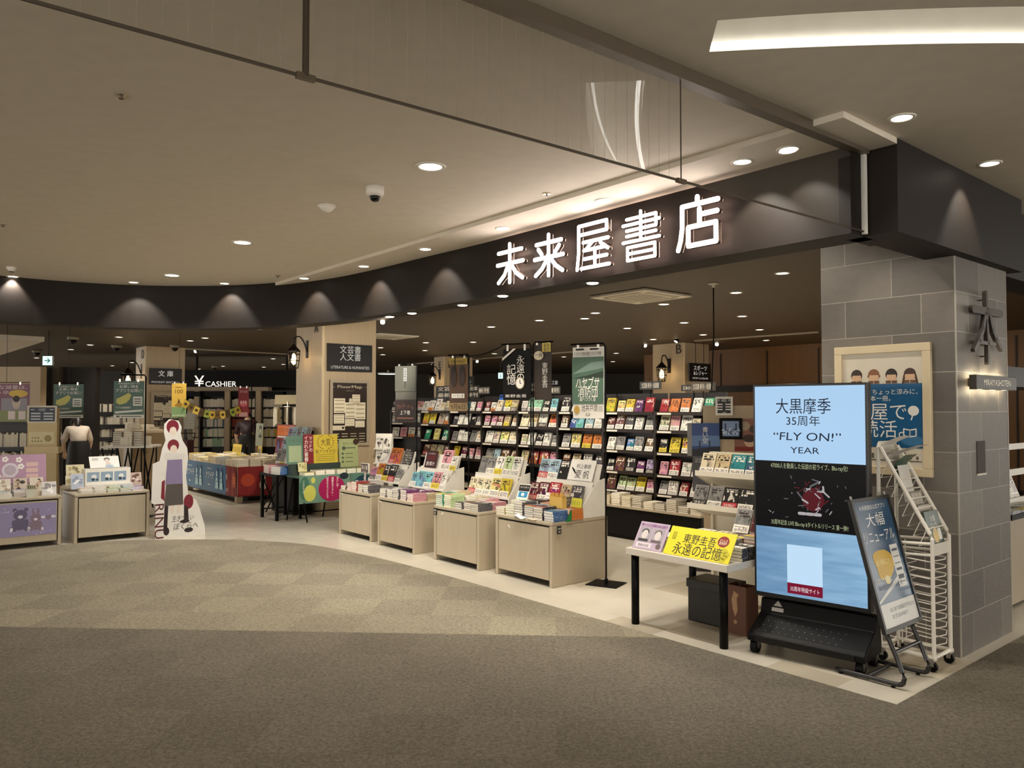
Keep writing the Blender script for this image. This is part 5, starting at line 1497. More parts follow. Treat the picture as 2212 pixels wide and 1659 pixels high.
def d_(mb, w, h):
    mb.text('東野圭吾', .16 * w, h * .60, h=.06, m=1, vert=True); mb.rect(0, w / 2, h * .84, h, 2); mb.disc(-.2 * w, h * .78, w * .28, h * .08, 3); mb.text('一冊', -.2 * w, h * .79, h=.04, m=0, vert=False, z=.0006)
    for k in range(2): mb.text('新刊', .25 * w, h * (.95 - .07 * k), w=w * .3, h=.04, m=0, z=.0006)
banner('narrow dark brown poster with vertical name, hung on the other side of the second pole', 5.955, 5.28, 2.27, 1134, 1154, 742, 864, mat('33261c', .5), d_, [INK, INKW, mat('d0b85a', .5), CREAM], base=False, arm=1, w=.2)
def d_(mb, w, h):
    mb.rect(-w / 2, w / 2, h * .86, h * .98, 2); mb.text('話題の映画化', 0, h * .91, w=w * .8, h=.04, m=0, z=.0006)
    for x in (-.25, .2): mb.disc(x * w, h * .62, w * .17, h * .17, 3); mb.disc(x * w, h * .76, w * .12, h * .07, 0, z=.0006)
    mb.rect(-w * .35, w * .35, h * .24, h * .32, 1); mb.text('ロケ地公開', 0, h * .28, w=w * .6, h=.035, m=0, z=.0006)
    mb.rect(-w / 2, w / 2, 0, h * .15, 4); mb.text('9月6日', 0, h * .08, w=w * .8, h=.06, m=0, z=.0006)
banner('tall brown poster with a yellow top strip, on the third banner pole', 7.015, 5.25, 2.20, 973, 1004, 770, 888, mat('4d341f', .5), d_, [INK, INKW, mat('a58a30', .5), mat('2c1c10', .5), mat('8d7650', .5)], w=.25, bs=(.1, .1))
def d_(mb, w, h):
    mb.rect(-w / 2, w / 2, h * .55, h, 2); mb.capsule((0, h * .95), (0, h * .62), .006, .0002, .001, 0)
    for k in range(8): mb.capsule((-.02, h * (.95 - .03 * k)), (.02, h * (.95 - .03 * k)), .004, .0002, .001, 1)
    mb.rect(-w / 2, w / 2, h * .0, h * .40, 3); mb.text('ファイア・ドーム', 0, h * .27, w=w * .8, h=.06, m=4, z=.0006); mb.text('上下巻', 0, h * .17, w=w * .5, h=.05, m=1, z=.0006)
    mb.rect(-w * .4, w * .4, h * .06, h * .08, 4, z=.0004)
banner('tall dim grey poster fading to dark brown, on the farthest banner pole', 8.08, 5.25, 2.15, 861, 903, 790, 912, mat('4c4a44', .5), d_, [INK, INKW, mat('4a4b44', .5), mat('221512', .5), mat('94604a', .5)], w=.32, bs=(.07, .07))

# thin cable slung between the second and third banner poles
t = thing('slung_cable', 'thin dark cable slung from the third banner pole towards the second one', 'cable')
A, B = aty(983, 766, 8.7), aty(1094, 742, 8.2)
P = [A - Vector((0, 0, .13)), A] + [A.lerp(B, k / 6) - Vector((0, 0, .25 * (k / 6) * (1 - k / 6))) for k in range(1, 7)] + [B + Vector((.13, 0, -.30))]
mb = MB(); mb.tube(P, .006, 6); mb.build('cable', BLACKM, t)

# ================================================================== COLUMNS: SIGNS, MAPS, LANTERNS
def faceplate(name, label, cat, kind, px0, py0, px1, py1, k, th=.02, bg=BLACK, draw=None, mats=(), frame=None, group=None):
    "plate fixed on a plane of the shop frame: kind 's' faces -s, kind 'n' faces -n"
    if kind == 's':
        a, b = ats(px0, (py0 + py1) / 2, k), ats(px1, (py0 + py1) / 2, k); w = b.x - a.x; loc = lambda z: S((a.x + b.x) / 2, k, z); rz = FACE_S
        z1, z0 = ats((px0 + px1) / 2, py0, k).z, ats((px0 + px1) / 2, py1, k).z
    else:
        a, b = atn(px0, (py0 + py1) / 2, k), atn(px1, (py0 + py1) / 2, k); w = a.y - b.y; loc = lambda z: S(k, (a.y + b.y) / 2, z); rz = FACE_N
        z1, z0 = atn((px0 + px1) / 2, py0, k).z, atn((px0 + px1) / 2, py1, k).z
    h = z1 - z0
    t = thing(name, label, cat, loc(z0), rz, group)
    mb = MB(); mb.b2(-w / 2, w / 2, -th, -.001, 0, h); mb.build('panel', bg, t)
    if frame:
        f = frame[0]; mb = MB()
        mb.b2(-w / 2, w / 2, -th - .012, -th, 0, f); mb.b2(-w / 2, w / 2, -th - .012, -th, h - f, h); mb.b2(-w / 2, -w / 2 + f, -th - .012, -th, f, h - f); mb.b2(w / 2 - f, w / 2, -th - .012, -th, f, h - f)
        mb.build('frame', frame[1], t)
    if draw:
        mb = MB(); draw(mb, w, h); mb.build('printing', list(mats) or [INK, INKW], t, M=T(0, -th - .0015, 0) @ FRONT)
    return t
def dsec(jp, en):
    def d_(mb, w, h):
        k = len(jp)
        for i, q in enumerate(jp): mb.text(q, 0, h * (.80 - i * .27 if k == 2 else .68), h=h * (.25 if k == 2 else .34), m=1)
        if en: mb.text(en, 0, h * .15, w=w * .86, h=h * .13, m=1)
    return d_
SIGNB = mat('17120f', .4)
LITW = mat('f6efe2', emit=.5, name='sign_white_lettering')
faceplate('section_sign', 'black section sign with white characters, literature and humanities, on the nearer wooden column', 'sign', 's', 706, 744, 802, 803, 10.80, .03, SIGNB, dsec(['文芸書', '人文書'], 'LITERATURE & HUMANITIES'), [INK, LITW])
faceplate('section_sign', 'black section sign with two white characters, pocket editions, on the far column', 'sign', 's', 322, 796, 392, 831, 19.46, .03, SIGNB, dsec(['文 庫'], 'POCKET EDITION'), [INK, LITW])
def dmap(mb, w, h):
    mb.text('FloorMap', 0, h * .89, w=w * .62, h=h * .055, m=1); mb.text('フロアマップ', 0, h * .835, w=w * .2, h=h * .014, m=1)
    for s_ in (-1, 1): mb.rect(s_ * w * .42 - w * .04, s_ * w * .42 + w * .04, h * .888, h * .891, 1)
    rects = [(-.40, -.12, .50, .72), (-.12, .14, .42, .66), (.06, .26, .62, .78), (.14, .40, .40, .66), (-.40, -.14, .34, .48), (-.12, .12, .30, .41), (.14, .38, .28, .38), (-.02, .05, .66, .72)]
    for x0, x1, y0, y1 in rects:
        mb.rect(x0 * w, x1 * w, y0 * h, y1 * h, 2)
        n = 4
        for i in range(n): mb.rect((x0 + .02) * w, (x1 - .02) * w, (y0 + (y1 - y0) * (i + .25) / n) * h, (y0 + (y1 - y0) * (i + .6) / n) * h, 3, z=.0004)
    mb.rect(-.44 * w, -.12 * w, .24 * h, .31 * h, 1, z=.0006); mb.rect(-.2 * w, -.14 * w, .26 * h, .29 * h, 0, z=.0009)
    for i in range(4):
        for j in range(4): mb.rect((-.42 + .22 * i) * w, (-.42 + .22 * i + .15) * w, h * (.06 + .04 * j), h * (.068 + .04 * j), 1)
MAPM = [INK, CREAM, mat('f1e6cc', .5), mat('c3b391', .5)]
MAPBG = mat('2e2118', .45)
faceplate('floor_map', 'dark floor map poster in a pale wooden frame on the nearer wooden column', 'floor map', 's', 711, 821, 796, 963, 10.80, .02, MAPBG, dmap, MAPM, frame=(.045, W_CAB))
faceplate('floor_map', 'dark floor map poster in a wooden frame on the far column behind the yellow banner', 'floor map', 's', 325, 848, 392, 926, 19.46, .02, MAPBG, dmap, MAPM, frame=(.07, W_CAB))
def letter(ch, label, kind, px, py, k, h):
    q = (ats if kind == 's' else atn)(px, py, k)
    t = S(q.x, q.y, q.z)
    mb = MB(); mb.text(ch, 0, 0, h=h)
    base = [mb.v[:], mb.f[:]]
    nv = len(mb.v)
    o = mb.build('column_letter', mat('3a2c20', .5))
    o.matrix_world = frameM(t, FACE_S if kind == 's' else FACE_N) @ T(0, -.006, 0) @ FRONT
    so = o.modifiers.new('solid', 'SOLIDIFY'); so.thickness = .008
    tag(o, label, 'letter')
letter('A', 'dark letter A at the top of the nearer wooden column', 'n', 683, 709, 5.33, .16)
letter('B', 'dark letter B near the top of the column behind the bookcase', 'n', 1466, 754, 13.99, .26)
letter('D', 'dark letter D near the top of the far column with the pocket edition sign', 'n', 308, 765, 5.09, .26)
letter('E', 'dark letter E on the column behind the bookcase header boards', 'n', 950, 788, 12.59, .22)
letter('E', 'second dark letter E on the other face of that column, above the brown banner', 's', 972, 788, 17.99, .22)

def lantern(label, kind, px, py, k, sc, pw):
    q = (ats if kind == 's' else atn)(px, py, k)
    t = thing('wall_lantern', label, 'wall lamp', S(q.x, q.y, q.z), FACE_S if kind == 's' else FACE_N)
    IR = mat('1a1310', .45, .5)
    mb = MB(); mb.b2(-.03 * sc, .03 * sc, -.012, -.001, -.02 * sc, .20 * sc); mb.build('back_plate', IR, t)
    mb = MB(); P = [(0, -.01, .06), (0, -.04, .16), (0, -.10, .24), (0, -.17, .22), (0, -.18, .14)]
    mb.tube(spline([tuple(c * sc for c in p) for p in P], 4), .009 * sc, 6); mb.build('hook_arm', IR, t, smooth=True)
    M = T(0, -.18 * sc, 0)
    mb = MB(); mb.lathe([(.004, .15 * sc), (.03 * sc, .12 * sc), (.085 * sc, .06 * sc), (.085 * sc, .05 * sc), (.004, .055 * sc)][::-1], 8, 0, M); mb.build('cap', IR, t)
    mb = MB()
    for i in range(8):
        a = 2 * PI * i / 8; mb.tube([(.075 * sc * math.cos(a), .075 * sc * math.sin(a), .05 * sc), (.07 * sc * math.cos(a), .07 * sc * math.sin(a), -.05 * sc), (.055 * sc * math.cos(a), .055 * sc * math.sin(a), -.15 * sc)], .005 * sc, 5, 0, M)
    for z, r in ((.02, .077), (-.06, .07), (-.15, .056)):
        mb.tube([(r * sc * math.cos(2 * PI * i / 12), r * sc * math.sin(2 * PI * i / 12), z * sc) for i in range(12)], .005 * sc, 5, 0, M, closed=True)
    mb.build('cage_frame', IR, t)
    mb = MB(); mb.lathe([(.004, -.11 * sc), (.03 * sc, -.085 * sc), (.034 * sc, -.05 * sc), (.02 * sc, .0), (.012 * sc, .03 * sc)], 14, 0, M); mb.build('bulb', mat('ffdda0', emit=16, name='lit_lantern_bulb'), t, smooth=True)
    lamp('lantern_glow', (0, -.18 * sc, -.05 * sc), pw, (1, .76, .44), radius=.012, parent=t)
lantern('black iron wall lantern with lit bulb on the nearer wooden column', 'n', 664, 770, 5.34, 1.25, 7)
lantern('black iron wall lantern with lit bulb on the column with letter B', 'n', 1446, 803, 14.0, 1.5, 10)
lantern('black iron wall lantern with lit bulb on the far column beside letter D', 'n', 305, 815, 5.1, 1.6, 9)
lantern('black iron wall lantern with lit bulb on the column with letter E', 'n', 950, 818, 12.6, 1.4, 9)
spot(1463, 733, ZS, 'black track spotlight above the column with letter B', 26, (-.5, -.2, -.8))
spot(1391, 745, ZS, 'white-lit track spotlight left of the column with letter B', 0, (.4, -.8, -.4))
spot(1549, 742, ZS, 'white-lit track spotlight right of the column with letter B', 0, (-.3, -.8, -.4))
spot(827, 694, ZS, 'bright spotlight right beside the top of the nearer wooden column', 0, (.1, -1, -.35), emit=16)
spot(929, 783, ZS, 'track spotlight left of the column with letter E', 14, (.5, .4, -.6))
spot(1030, 779, ZS, 'track spotlight right of the column with letter E', 0, (.2, -.8, -.5))
spot(425, 757, ZS, 'track spotlight above the cashier sign', 0, (-.3, -.7, -.5), emit=12)
for i, (a, b, lab) in enumerate((((880, 786), (1262, 757), 'thin lighting track across the shop ceiling, left of the letter B column'), ((1500, 735), (1768, 716), 'thin lighting track across the shop ceiling, right of the letter B column'), ((398, 752), (640, 765), 'thin lighting track over the cashier area'))):
    track(atz(*a, ZS), atz(*b, ZS), lab)
p = atz(1512, 731, ZS)
q = aty(1510, 786, p.y * .93)
sps = faceplate('section_sign', 'black hanging section sign, sport and leisure, beside the letter B column', 'sign', 's', 1487, 785, 1533, 824, 10.4, .03, SIGNB, lambda mb, w, h: [mb.text('スポーツ', 0, h * .74, w=w * .62, h=h * .26, m=1), mb.text('&レジャー', 0, h * .45, w=w * .62, h=h * .24, m=1), mb.text('SPORT & LEISURE', 0, h * .17, w=w * .72, h=h * .11, m=1)], [INK, LITW])
faceplate('section_sign', 'black section sign half hidden behind the brown banner', 'sign', 's', 1000, 813, 1023, 831, 17.9, .03, SIGNB, lambda mb, w, h: [mb.text('ス', 0, h * .72, h=h * .3, m=1), mb.text('ップ', 0, h * .3, h=h * .3, m=1)], [INK, LITW])
mb = MB()
for x in (-.15, .15): mb.cyl((x, -.015, .2), (x, -.015, ZS - sps.location.z + .004), .006, 6)
mb.build('hanger', BLACKM, sps)
t = panel('section_sign', 'small lit dark section sign far behind the fourth bookcase bay', 'sign', 1183, 820, 1207, 833, 21, bg=SIGNB, draw=lambda mb, w, h: mb.text('理工書', 0, h / 2, w=w * .8, h=h * .6, m=1), mats=[INK, LITW])
# exit signs
def exitsign(label, px0, py0, px1, py1, Y, arrow):
    def d_(mb, w, h):
        mb.rect(-w / 2 + .005, w / 2 - .005, .005, h - .005, 0)
        if arrow:
            mb.capsule((-w * .25, h * .5), (w * .22, h * .5), h * .05, .0004, .001, 1); mb.capsule((w * .02, h * .72), (w * .24, h * .5), h * .05, .0004, .001, 1); mb.capsule((w * .02, h * .28), (w * .24, h * .5), h * .05, .0004, .001, 1)
        else:
            mb.disc(.04 * w, h * .74, h * .08, h * .08, 1, z=.0006, n=10); mb.capsule((0, h * .6), (-.03 * w, h * .4), h * .05, .0004, .001, 1); mb.capsule((-.03 * w, h * .4), (.1 * w, h * .2), h * .04, .0004, .001, 1); mb.capsule((-.03 * w, h * .4), (-.16 * w, h * .24), h * .04, .0004, .001, 1)
    t = panel('exit_sign', label, 'exit sign', px0, py0, px1, py1, Y, th=.05, bg=mat('cfd6d0', .4), draw=d_, mats=[mat('bfeee6', emit=1.6, name='lit_exit_face'), mat('1e7f6a', emit=.4, name='exit_green')])
    a = aty((px0 + px1) / 2, py0, Y)
    mb = MB(); mb.cyl((0, .025, a.z - t.location.z), (0, .025, ZS - t.location.z), .012, 6); mb.build('rod', DKBROWN, t)
exitsign('lit pale green exit sign with an arrow under the far side ceiling', 92, 769, 113, 789, 14.5, True)
exitsign('small lit exit sign between the header boards, far behind the bookcase', 1076, 805, 1087, 818, 23, False)
exitsign('small lit exit sign in the distance right of the nearer wooden column', 683, 799, 700, 806, 24, False) if 0 else None
for px, py, r in ((441, 806.5, .42), (619, 816, .34), (994, 810.5, .36), (838, 823, .4)):
    z = 2.95; p = atz(px, py, z)
    if p.y > 31: p = p * (30 / p.y); 
    t = thing('ceiling_disc_light', 'large flat round ceiling lamp far back in the shop', 'ceiling light', (p.x, min(p.y, 30), z), 0, 'large round lamps far back')
    mb = MB(); mb.lathe([(r, 0), (r, -.04), (r * .96, -.05)][::-1], 28); mb.build('shade', WHITE, t, smooth=True)
    mb = MB(); mb.disc(0, 0, r * .93, r * .93, 0, z=-.052); mb.build('diffuser', mat('eaf0e6', emit=3.2, name='lit_disc'), t, M=Matrix.Identity(4))
    mb = MB(); mb.cyl((0, 0, 0), (0, 0, ZS - z), .03, 8); mb.build('stem', WHITE, t)
for px, py, w in ((158, 727, 'left of the far column'), (252, 745, 'left of the letter D column'), (378, 745, 'right of the letter D column'), (464, 790, 'above the cashier sign'), (80, 756, 'in front of the exit sign')):
    p = atz(px, py, ZS)
    t = thing('dome_camera', 'small dark dome camera on the shop ceiling, ' + w, 'security camera', p)
    mb = MB(); mb.lathe([(.11, 0), (.11, -.05), (.08, -.07)][::-1], 14); mb.build('housing', mat('8c8272', .5), t, smooth=True)
    mb = MB(); mb.lathe([(.01, -.15), (.05, -.13), (.08, -.07)], 14); mb.build('dark_dome', BLACK, t, smooth=True)

# ================================================================== LEFT DISPLAY BOXES
Lb = []
LILAC = mat('8d83a6', .5)
for i, (n0, n1, s, lab) in enumerate(((1.00, 1.82, 10.36, 'birch display box with a lilac teddy bear panel, at the left edge'), (1.95, 2.78, 10.34, 'plain birch display box between the lilac bear box and the standing cutout'))):
    loc = S((n0 + n1) / 2, s, 0)
    cabinet('display_box', lab, loc, FACE_S, n1 - n0, .72, .575)
    Lb.append((frameM(loc, FACE_S), n1 - n0, .575))
L1, L2 = Lb[0][0], Lb[1][0]
root = thing('bear_panel', 'lilac sheet with two bears and a heart stuck on the left display box', 'printed sheet'); root.matrix_world = L1 @ T(0, .0035, .14)
mb = MB(); mb.b2(-.355, .355, -.0012, .001, 0, .37); mb.build('sheet', LILAC, root)
mb = MB()
def bear(cx, cz, k, m, ears):
    for s_ in (-1, 1):
        if ears: mb.disc(cx + s_ * .055 * k, cz + .20 * k, .022 * k, .022 * k, m, z=.0002)
        else: mb.disc(cx + s_ * .03 * k, cz + .23 * k, .016 * k, .05 * k, m, z=.0002)
        mb.disc(cx + s_ * .07 * k, cz - .015 * k, .038 * k, .03 * k, m, z=.0004); mb.disc(cx + s_ * .085 * k, cz - .02 * k, .016 * k, .024 * k, 2, z=.0010); mb.disc(cx + s_ * .06 * k, cz + .05 * k, .022 * k, .042 * k, m, z=.0003)
    mb.disc(cx, cz + .04 * k, .062 * k, .07 * k, m, z=.0005); mb.disc(cx, cz + .14 * k, .068 * k, .06 * k, m, z=.0008); mb.disc(cx, cz + .12 * k, .024 * k, .018 * k, 2, z=.0012)
bear(.0, .10, 1.0, 0, True); bear(.15, .085, .8, 1, False)
for s_ in (-1, 1): mb.disc(.275 + s_ * .014, .20, .018, .018, 1, z=.0004); mb.disc(.275 + s_ * .05, .20, .028, .014, 2, z=.0003)
mb.add([(.245, .195, .0005), (.275, .16, .0005), (.305, .195, .0005)], [(0, 1, 2)], 1)
rr = random.Random(4)
for k in range(22): mb.disc(rr.uniform(-.34, .34), rr.choice((rr.uniform(.27, .36), rr.uniform(.01, .06))), .005, .005, 2, z=.0014 + k * 1e-5, n=7)
mb.build('printing', [mat('5d546f', .5), mat('7f6c7a', .5), mat('d6cfdc', .5)], root, M=T(0, -.0016, 0) @ FRONT)
PL = ['white', 'white', 'pale green', 'pale blue', 'lilac', 'cream']
for k, (x, y, n) in enumerate(((-.30, .10, 3), (-.15, .09, 3), (-.30, .28, 4), (-.14, .28, 3), (.02, .28, 4), (.18, .26, 3))):
    stack(L1, x, y, .575, n, PL[k % 6], '%s pile on the lilac bear box' % ORD[k], w=.13, h=.17, t=.017)
for k, (x, y, n) in enumerate(((-.28, .09, 2), (-.14, .09, 2), (.0, .09, 2), (.14, .09, 2), (.28, .10, 1), (-.26, .27, 3), (-.10, .27, 3), (.06, .27, 3), (.22, .27, 3), (.33, .26, 2))):
    stack(L2, x, y, .575, n, PL[k % 5], '%s pile on the plain left birch box' % ORD[k], w=.125, h=.17, t=.017)
# tub, clear packets, picture stands
t = thing('paper_tub', 'pale tapered tub standing at the front of the lilac bear box', 'tub', L1 @ Vector((.10, .07, .575)), FACE_S)
mb = MB(); mb.lathe([(.055, 0), (.072, .09), (.078, .095), (.070, .095), (.054, .006)], 4, 0, Matrix.Rotation(PI / 4, 4, 'Z')); mb.build('tub', mat('d5d3c2', .4), t)
mb = MB()
for k in range(5): mb.box((-.03 + .015 * k, 0, .10), (.004, .06, .06), 0, None, .2 * k)
mb.build('card', mat('b9b49a', .5), t)
def pic(lab, F, x, y, z, w, h, bg, ink, lean=15, name='picture_card'):
    def d_(mb):
        rr = random.Random(int(x * 1000) + int(h * 997))
        for k in range(9): mb.disc(rr.uniform(-w * .35, w * .35), rr.uniform(h * .15, h * .85), rr.uniform(.01, .03), rr.uniform(.008, .03), k % 2, z=k * 1e-4, n=12)
    return board(name, lab, 'card', F, x, y, z, w, h, bg, d_, lean, mats=[mat(ink[0], .5), mat(ink[1], .5)])
pic('glossy silver packet standing at the front corner of the lilac bear box', L1, .30, .12, .575, .15, .16, 'cfcac6', ('8d8884', 'efece6'))
for k in range(4):
    pic('small goods packet on the lilac bear box, %s in its row below the pink board' % ORD[k], L1, -.28 + k * .165, .40, .60, .14, .17, ('d8b7a8', 'ded3c4', 'cdbda8', 'd8cdbb')[k], (('8d4a44', '4a3a38'), ('b9a48c', 'efe6d6'), ('3a3432', 'b5987c'), ('c6a58a', '6a584c'))[k])
def d_(mb):
    mb.text('じな', -.22, .20, h=.085, m=1); mb.text('HAPPY CHARACTER', -.12, .09, w=.38, h=.045, m=1); mb.text('とっておきの', -.22, .29, w=.22, h=.03, m=1)
    mb.disc(.02, .16, .085, .085, 2, n=24); mb.disc(.02, .16, .060, .060, 0, n=24, z=.0004)
    for x, z in ((-.03, .29), (.11, .28), (.13, .20)):
        for a in range(5): mb.disc(x + .022 * math.cos(a * 1.257), z + .022 * math.sin(a * 1.257), .014, .014, 1, z=.0006 + a * 1e-5, n=8)
    for k in range(12): mb.disc(.20 + .03 * (k % 4), .08 + .07 * (k // 4), .02, .03, 3, z=.0003 + k * 1e-5, n=10)
board('title_board', 'pink and lilac board with white lettering and blossoms above the lilac bear box', 'sign board', L1, -.06, .52, .70, .78, .34, 'b48fa6', d_, lean=8, mats=[mat('b7a9b4', .5), WHITEP, mat('d8cfd6', .5), mat('d6b3ae', .5)])
mb = MB(); 
t = thing('riser_block', 'white riser block carrying the pink board on the lilac bear box', 'display block', L1 @ Vector((0, .54, .575)), FACE_S)
mb.b2(-.38, .38, -.07, .12, 0, .10); mb.build('block', WHITE, t); mb = MB(); mb.b2(-.385, .385, -.075, .125, .10, .115); mb.build('top_board', WHITE, t)
t = thing('riser_block', 'white counter display carton with three blue pictures on the plain left birch box', 'display carton', L2 @ Vector((.03, .45, .575)), FACE_S)
mb = MB(); mb.b2(-.25, .27, 0, .18, 0, .26); mb.build('carton', WHITE, t); mb = MB(); mb.b2(-.26, .28, -.06, 0, 0, .07); mb.build('front_tray', WHITE, t)
mb = MB()
for k in range(3):
    x = -.16 + k * .155; mb.rect(x - .07, x + .07, .10, .22, 0); mb.disc(x + .01, .165, .03, .025, 1, z=.0004); mb.disc(x, .13, .02, .018, 2, z=.0006); mb.disc(x + .045, .125, .014, .012, 2, z=.0006)
mb.build('printing', [mat('8fa3b4', .4), mat('e6e4e0', .4), mat('2e3a48', .4)], t, M=T(0, -.0012, 0) @ FRONT)
def d_(mb):
    mb.disc(.03, .12, .035, .03, 0); mb.disc(.03, .105, .026, .024, 1, z=.0004); mb.disc(.04, .055, .03, .03, 1, z=.0003); mb.disc(.05, .02, .05, .02, 2, z=.0005)
    for k in range(3): mb.rect(-.14, -.07, .11 + .015 * k, .115 + .015 * k, 0)
board('title_board', 'white card with a small figure drawing tilted on top of the carton', 'card', L2, .02, .52, .84, .34, .17, 'ebe7dd', d_, lean=35, mats=[mat('6a5e5a', .5), mat('d9c6b8', .5), mat('9fb3c4', .5)])
pic('pale blue wrapped packet left of the white carton on the plain left box', L2, -.31, .40, .60, .14, .19, 'b5bccb', ('8f98ac', 'efeeea'))
pic('brownish picture packet right of the white carton on the plain left box', L2, .37, .44, .60, .13, .17, 'c2ab9e', ('6d4a42', 'e3d6c8'))
pic('cream information card behind the plain left box, upper one', L2, -.30, .60, .72, .20, .17, 'd9cda8', ('b3a374', '8a7a54'), 10)
pic('cream information card behind the plain left box, lower one', L2, -.33, .54, .62, .17, .14, 'ddd3b4', ('b3a374', 'a3946a'), 10)

# beige end stand with a dark aisle plate
p = aty(90, 1000, 11.6)
t = thing('aisle_stand', 'tall beige stand with a dark aisle plate and cream picture, behind the lilac bear box', 'display stand', (p.x, p.y, 0), 12 * D2R)
mb = MB(); mb.b2(-.20, .20, 0, .10, 0, 1.60); mb.build('upright_board', mat('d3bb88', .5), t)
mb = MB(); mb.b2(-.22, .24, -.05, .12, .92, 1.02); mb.build('ledge', mat('dcc596', .5), t)
mb = MB(); mb.b2(-.20, .20, -.02, -.002, 1.37, 1.63); mb.build('plate_frame', mat('d8cdb4', .4), t)
mb = MB(); mb.rect(-.175, .175, 1.395, 1.605, 0); mb.text('H02', 0, 1.57, w=.09, h=.05, m=1, z=.0006)
for k in range(3):
    for x in (-.085, .085): mb.rect(x - .065, x + .065, 1.42 + .042 * k, 1.44 + .042 * k, 1, z=.0006)
for x in (-.13, .13): mb.capsule((x - .02, 1.57), (x + .02, 1.57), .006, .0004, .001, 1)
mb.build('plate_lettering', [mat('1d2536', .4), mat('c9ccd0', .5)], t, M=T(0, -.0205, 0) @ FRONT)
mb = MB(); mb.rect(-.18, .16, 1.06, 1.24, 0); mb.disc(.08, 1.14, .05, .05, 1, z=.0004)
for k in range(7): mb.disc(-.13 + .04 * (k % 4), 1.10 + .05 * (k // 4), .014, .014, 1, z=.0005, n=8)
mb.build('cream_picture', [mat('e2d3a2', .5), mat('a8935c', .5)], t, M=T(0, -.0015, 0) @ FRONT)
# hanging posters at the far side
GP = [mat('3f5f50', .4), INKW, mat('c4bd5c', .4), mat('26382f', .4), mat('d6d3c6', .4)]
def dapp(mb, w, h):
    mb.rect(-w / 2, w / 2, 0, h * .09, 4); mb.text('未来屋書店公式アプリ', 0, h * .93, w=w * .7, h=h * .04, m=1); mb.text('お買い物を', 0, h * .85, w=w * .62, h=h * .08, m=1); mb.text('アプリでお得に!', 0, h * .74, w=w * .86, h=h * .09, m=1)
    P = [(-.42, .42), (-.30, .36), (-.10, .40), (.02, .50), (.08, .62), (-.02, .68), (-.14, .62), (-.28, .56), (-.40, .52)]
    mb.prism([(x * w, y * h) for x, y in P], 0, .0008, 2); mb.rect(.14 * w, .44 * w, .33 * h, .58 * h, 4)
    for k in range(3): mb.rect(.18 * w, .40 * w, (.38 + .06 * k) * h, (.405 + .06 * k) * h, 3, z=.0006)
    mb.text('アプリ会員登録で', -.18 * w, h * .28, w=w * .5, h=h * .05, m=1); mb.add([(-.45 * w, .12 * h, .0006), (.45 * w, .18 * h, .0006), (.45 * w, .23 * h, .0006), (-.45 * w, .18 * h, .0006)], [(0, 1, 2, 3)], 4)
    mb.rect(-.40 * w, -.30 * w, .025 * h, .065 * h, 3, z=.0006); mb.rect(-.25 * w, .42 * w, .035 * h, .055 * h, 3, z=.0006)
def hung(label, a, b, Y, bg, draw, mats, rz, pole=None):
    t = panel('hanging_poster', label, 'poster', a[0], a[1], b[0], b[1], Y, th=.003, bg=bg, draw=draw, mats=mats, rz=rz, group=None)
    z0 = t.location.z
    w = abs(aty(b[0], b[1], Y).x - aty(a[0], a[1], Y).x) / math.cos(rz); h = aty(a[0], a[1], Y).z - z0
    for f in (-.3, .3):
        mb = MB(); mb.b2(f * w - .012, f * w + .012, -.006, .008, h - .015, h + .03); mb.build('clip', CHROME, t)
    mb = MB()
    if pole is None: mb.cyl((0, .004, h + .02), (0, .004, ZS - z0), .003, 5); mb.cyl((-w / 2, .004, h + .02), (w / 2, .004, h + .02), .006, 6)
    else: mb.tube([(pole, .01, -z0), (pole, .01, h + .06), (pole * .9, .01, h + .09), (-w * .3, .01, h + .09)], .012, 6); mb.b2(pole - .12, pole + .12, -.1, .12, -z0, -z0 + .01); 
    mb.build('hanger', BLACKM, t)
hung('green app poster with a yellow shape, hanging behind the beige stand', (117, 830), (179, 903), 12.2, GP[0], dapp, GP, .05)
hung('green app poster with a yellow shape, on the black pole by the standing cutout', (248, 823), (309, 903), 11.4, GP[0], dapp, GP, .12, pole=.23)
def d_(mb, w, h):
    mb.rect(-w / 2, w / 2, 0, h * .30, 1); mb.text('無理な減量は、', 0, h * .91, w=w * .9, h=h * .10, m=2); mb.text('もう卒業。', -.05 * w, h * .77, w=w * .66, h=h * .10, m=2); mb.disc(.26 * w, h * .74, w * .2, h * .10, 3, z=.0004)
    mb.rect(-w * .1, w * .45, h * .3, h * .62, 4); mb.disc(.22 * w, h * .5, .06, .10, 5, z=.0006); mb.disc(.22 * w, h * .6, .05, .05, 0, z=.0008)
    for k in range(2): mb.rect((.05 + .22 * k) * w, (.2 + .22 * k) * w, h * .06, h * .28, 2, z=.0006)
    for k in range(2): mb.disc((-.4 + .18 * k) * w, h * .5, .04, .08, 0, z=.0006)
hung('large pink and grey poster with a yellow round patch, at the left edge', (-34, 829), (60, 911), 11.9, mat('8a5c6c', .5), d_, [mat('2c2424', .5), mat('8d9462', .5), mat('e6d3d2', .5), mat('d8b23c', .4), mat('9a949c', .5), mat('cbb9a8', .5)], .1)
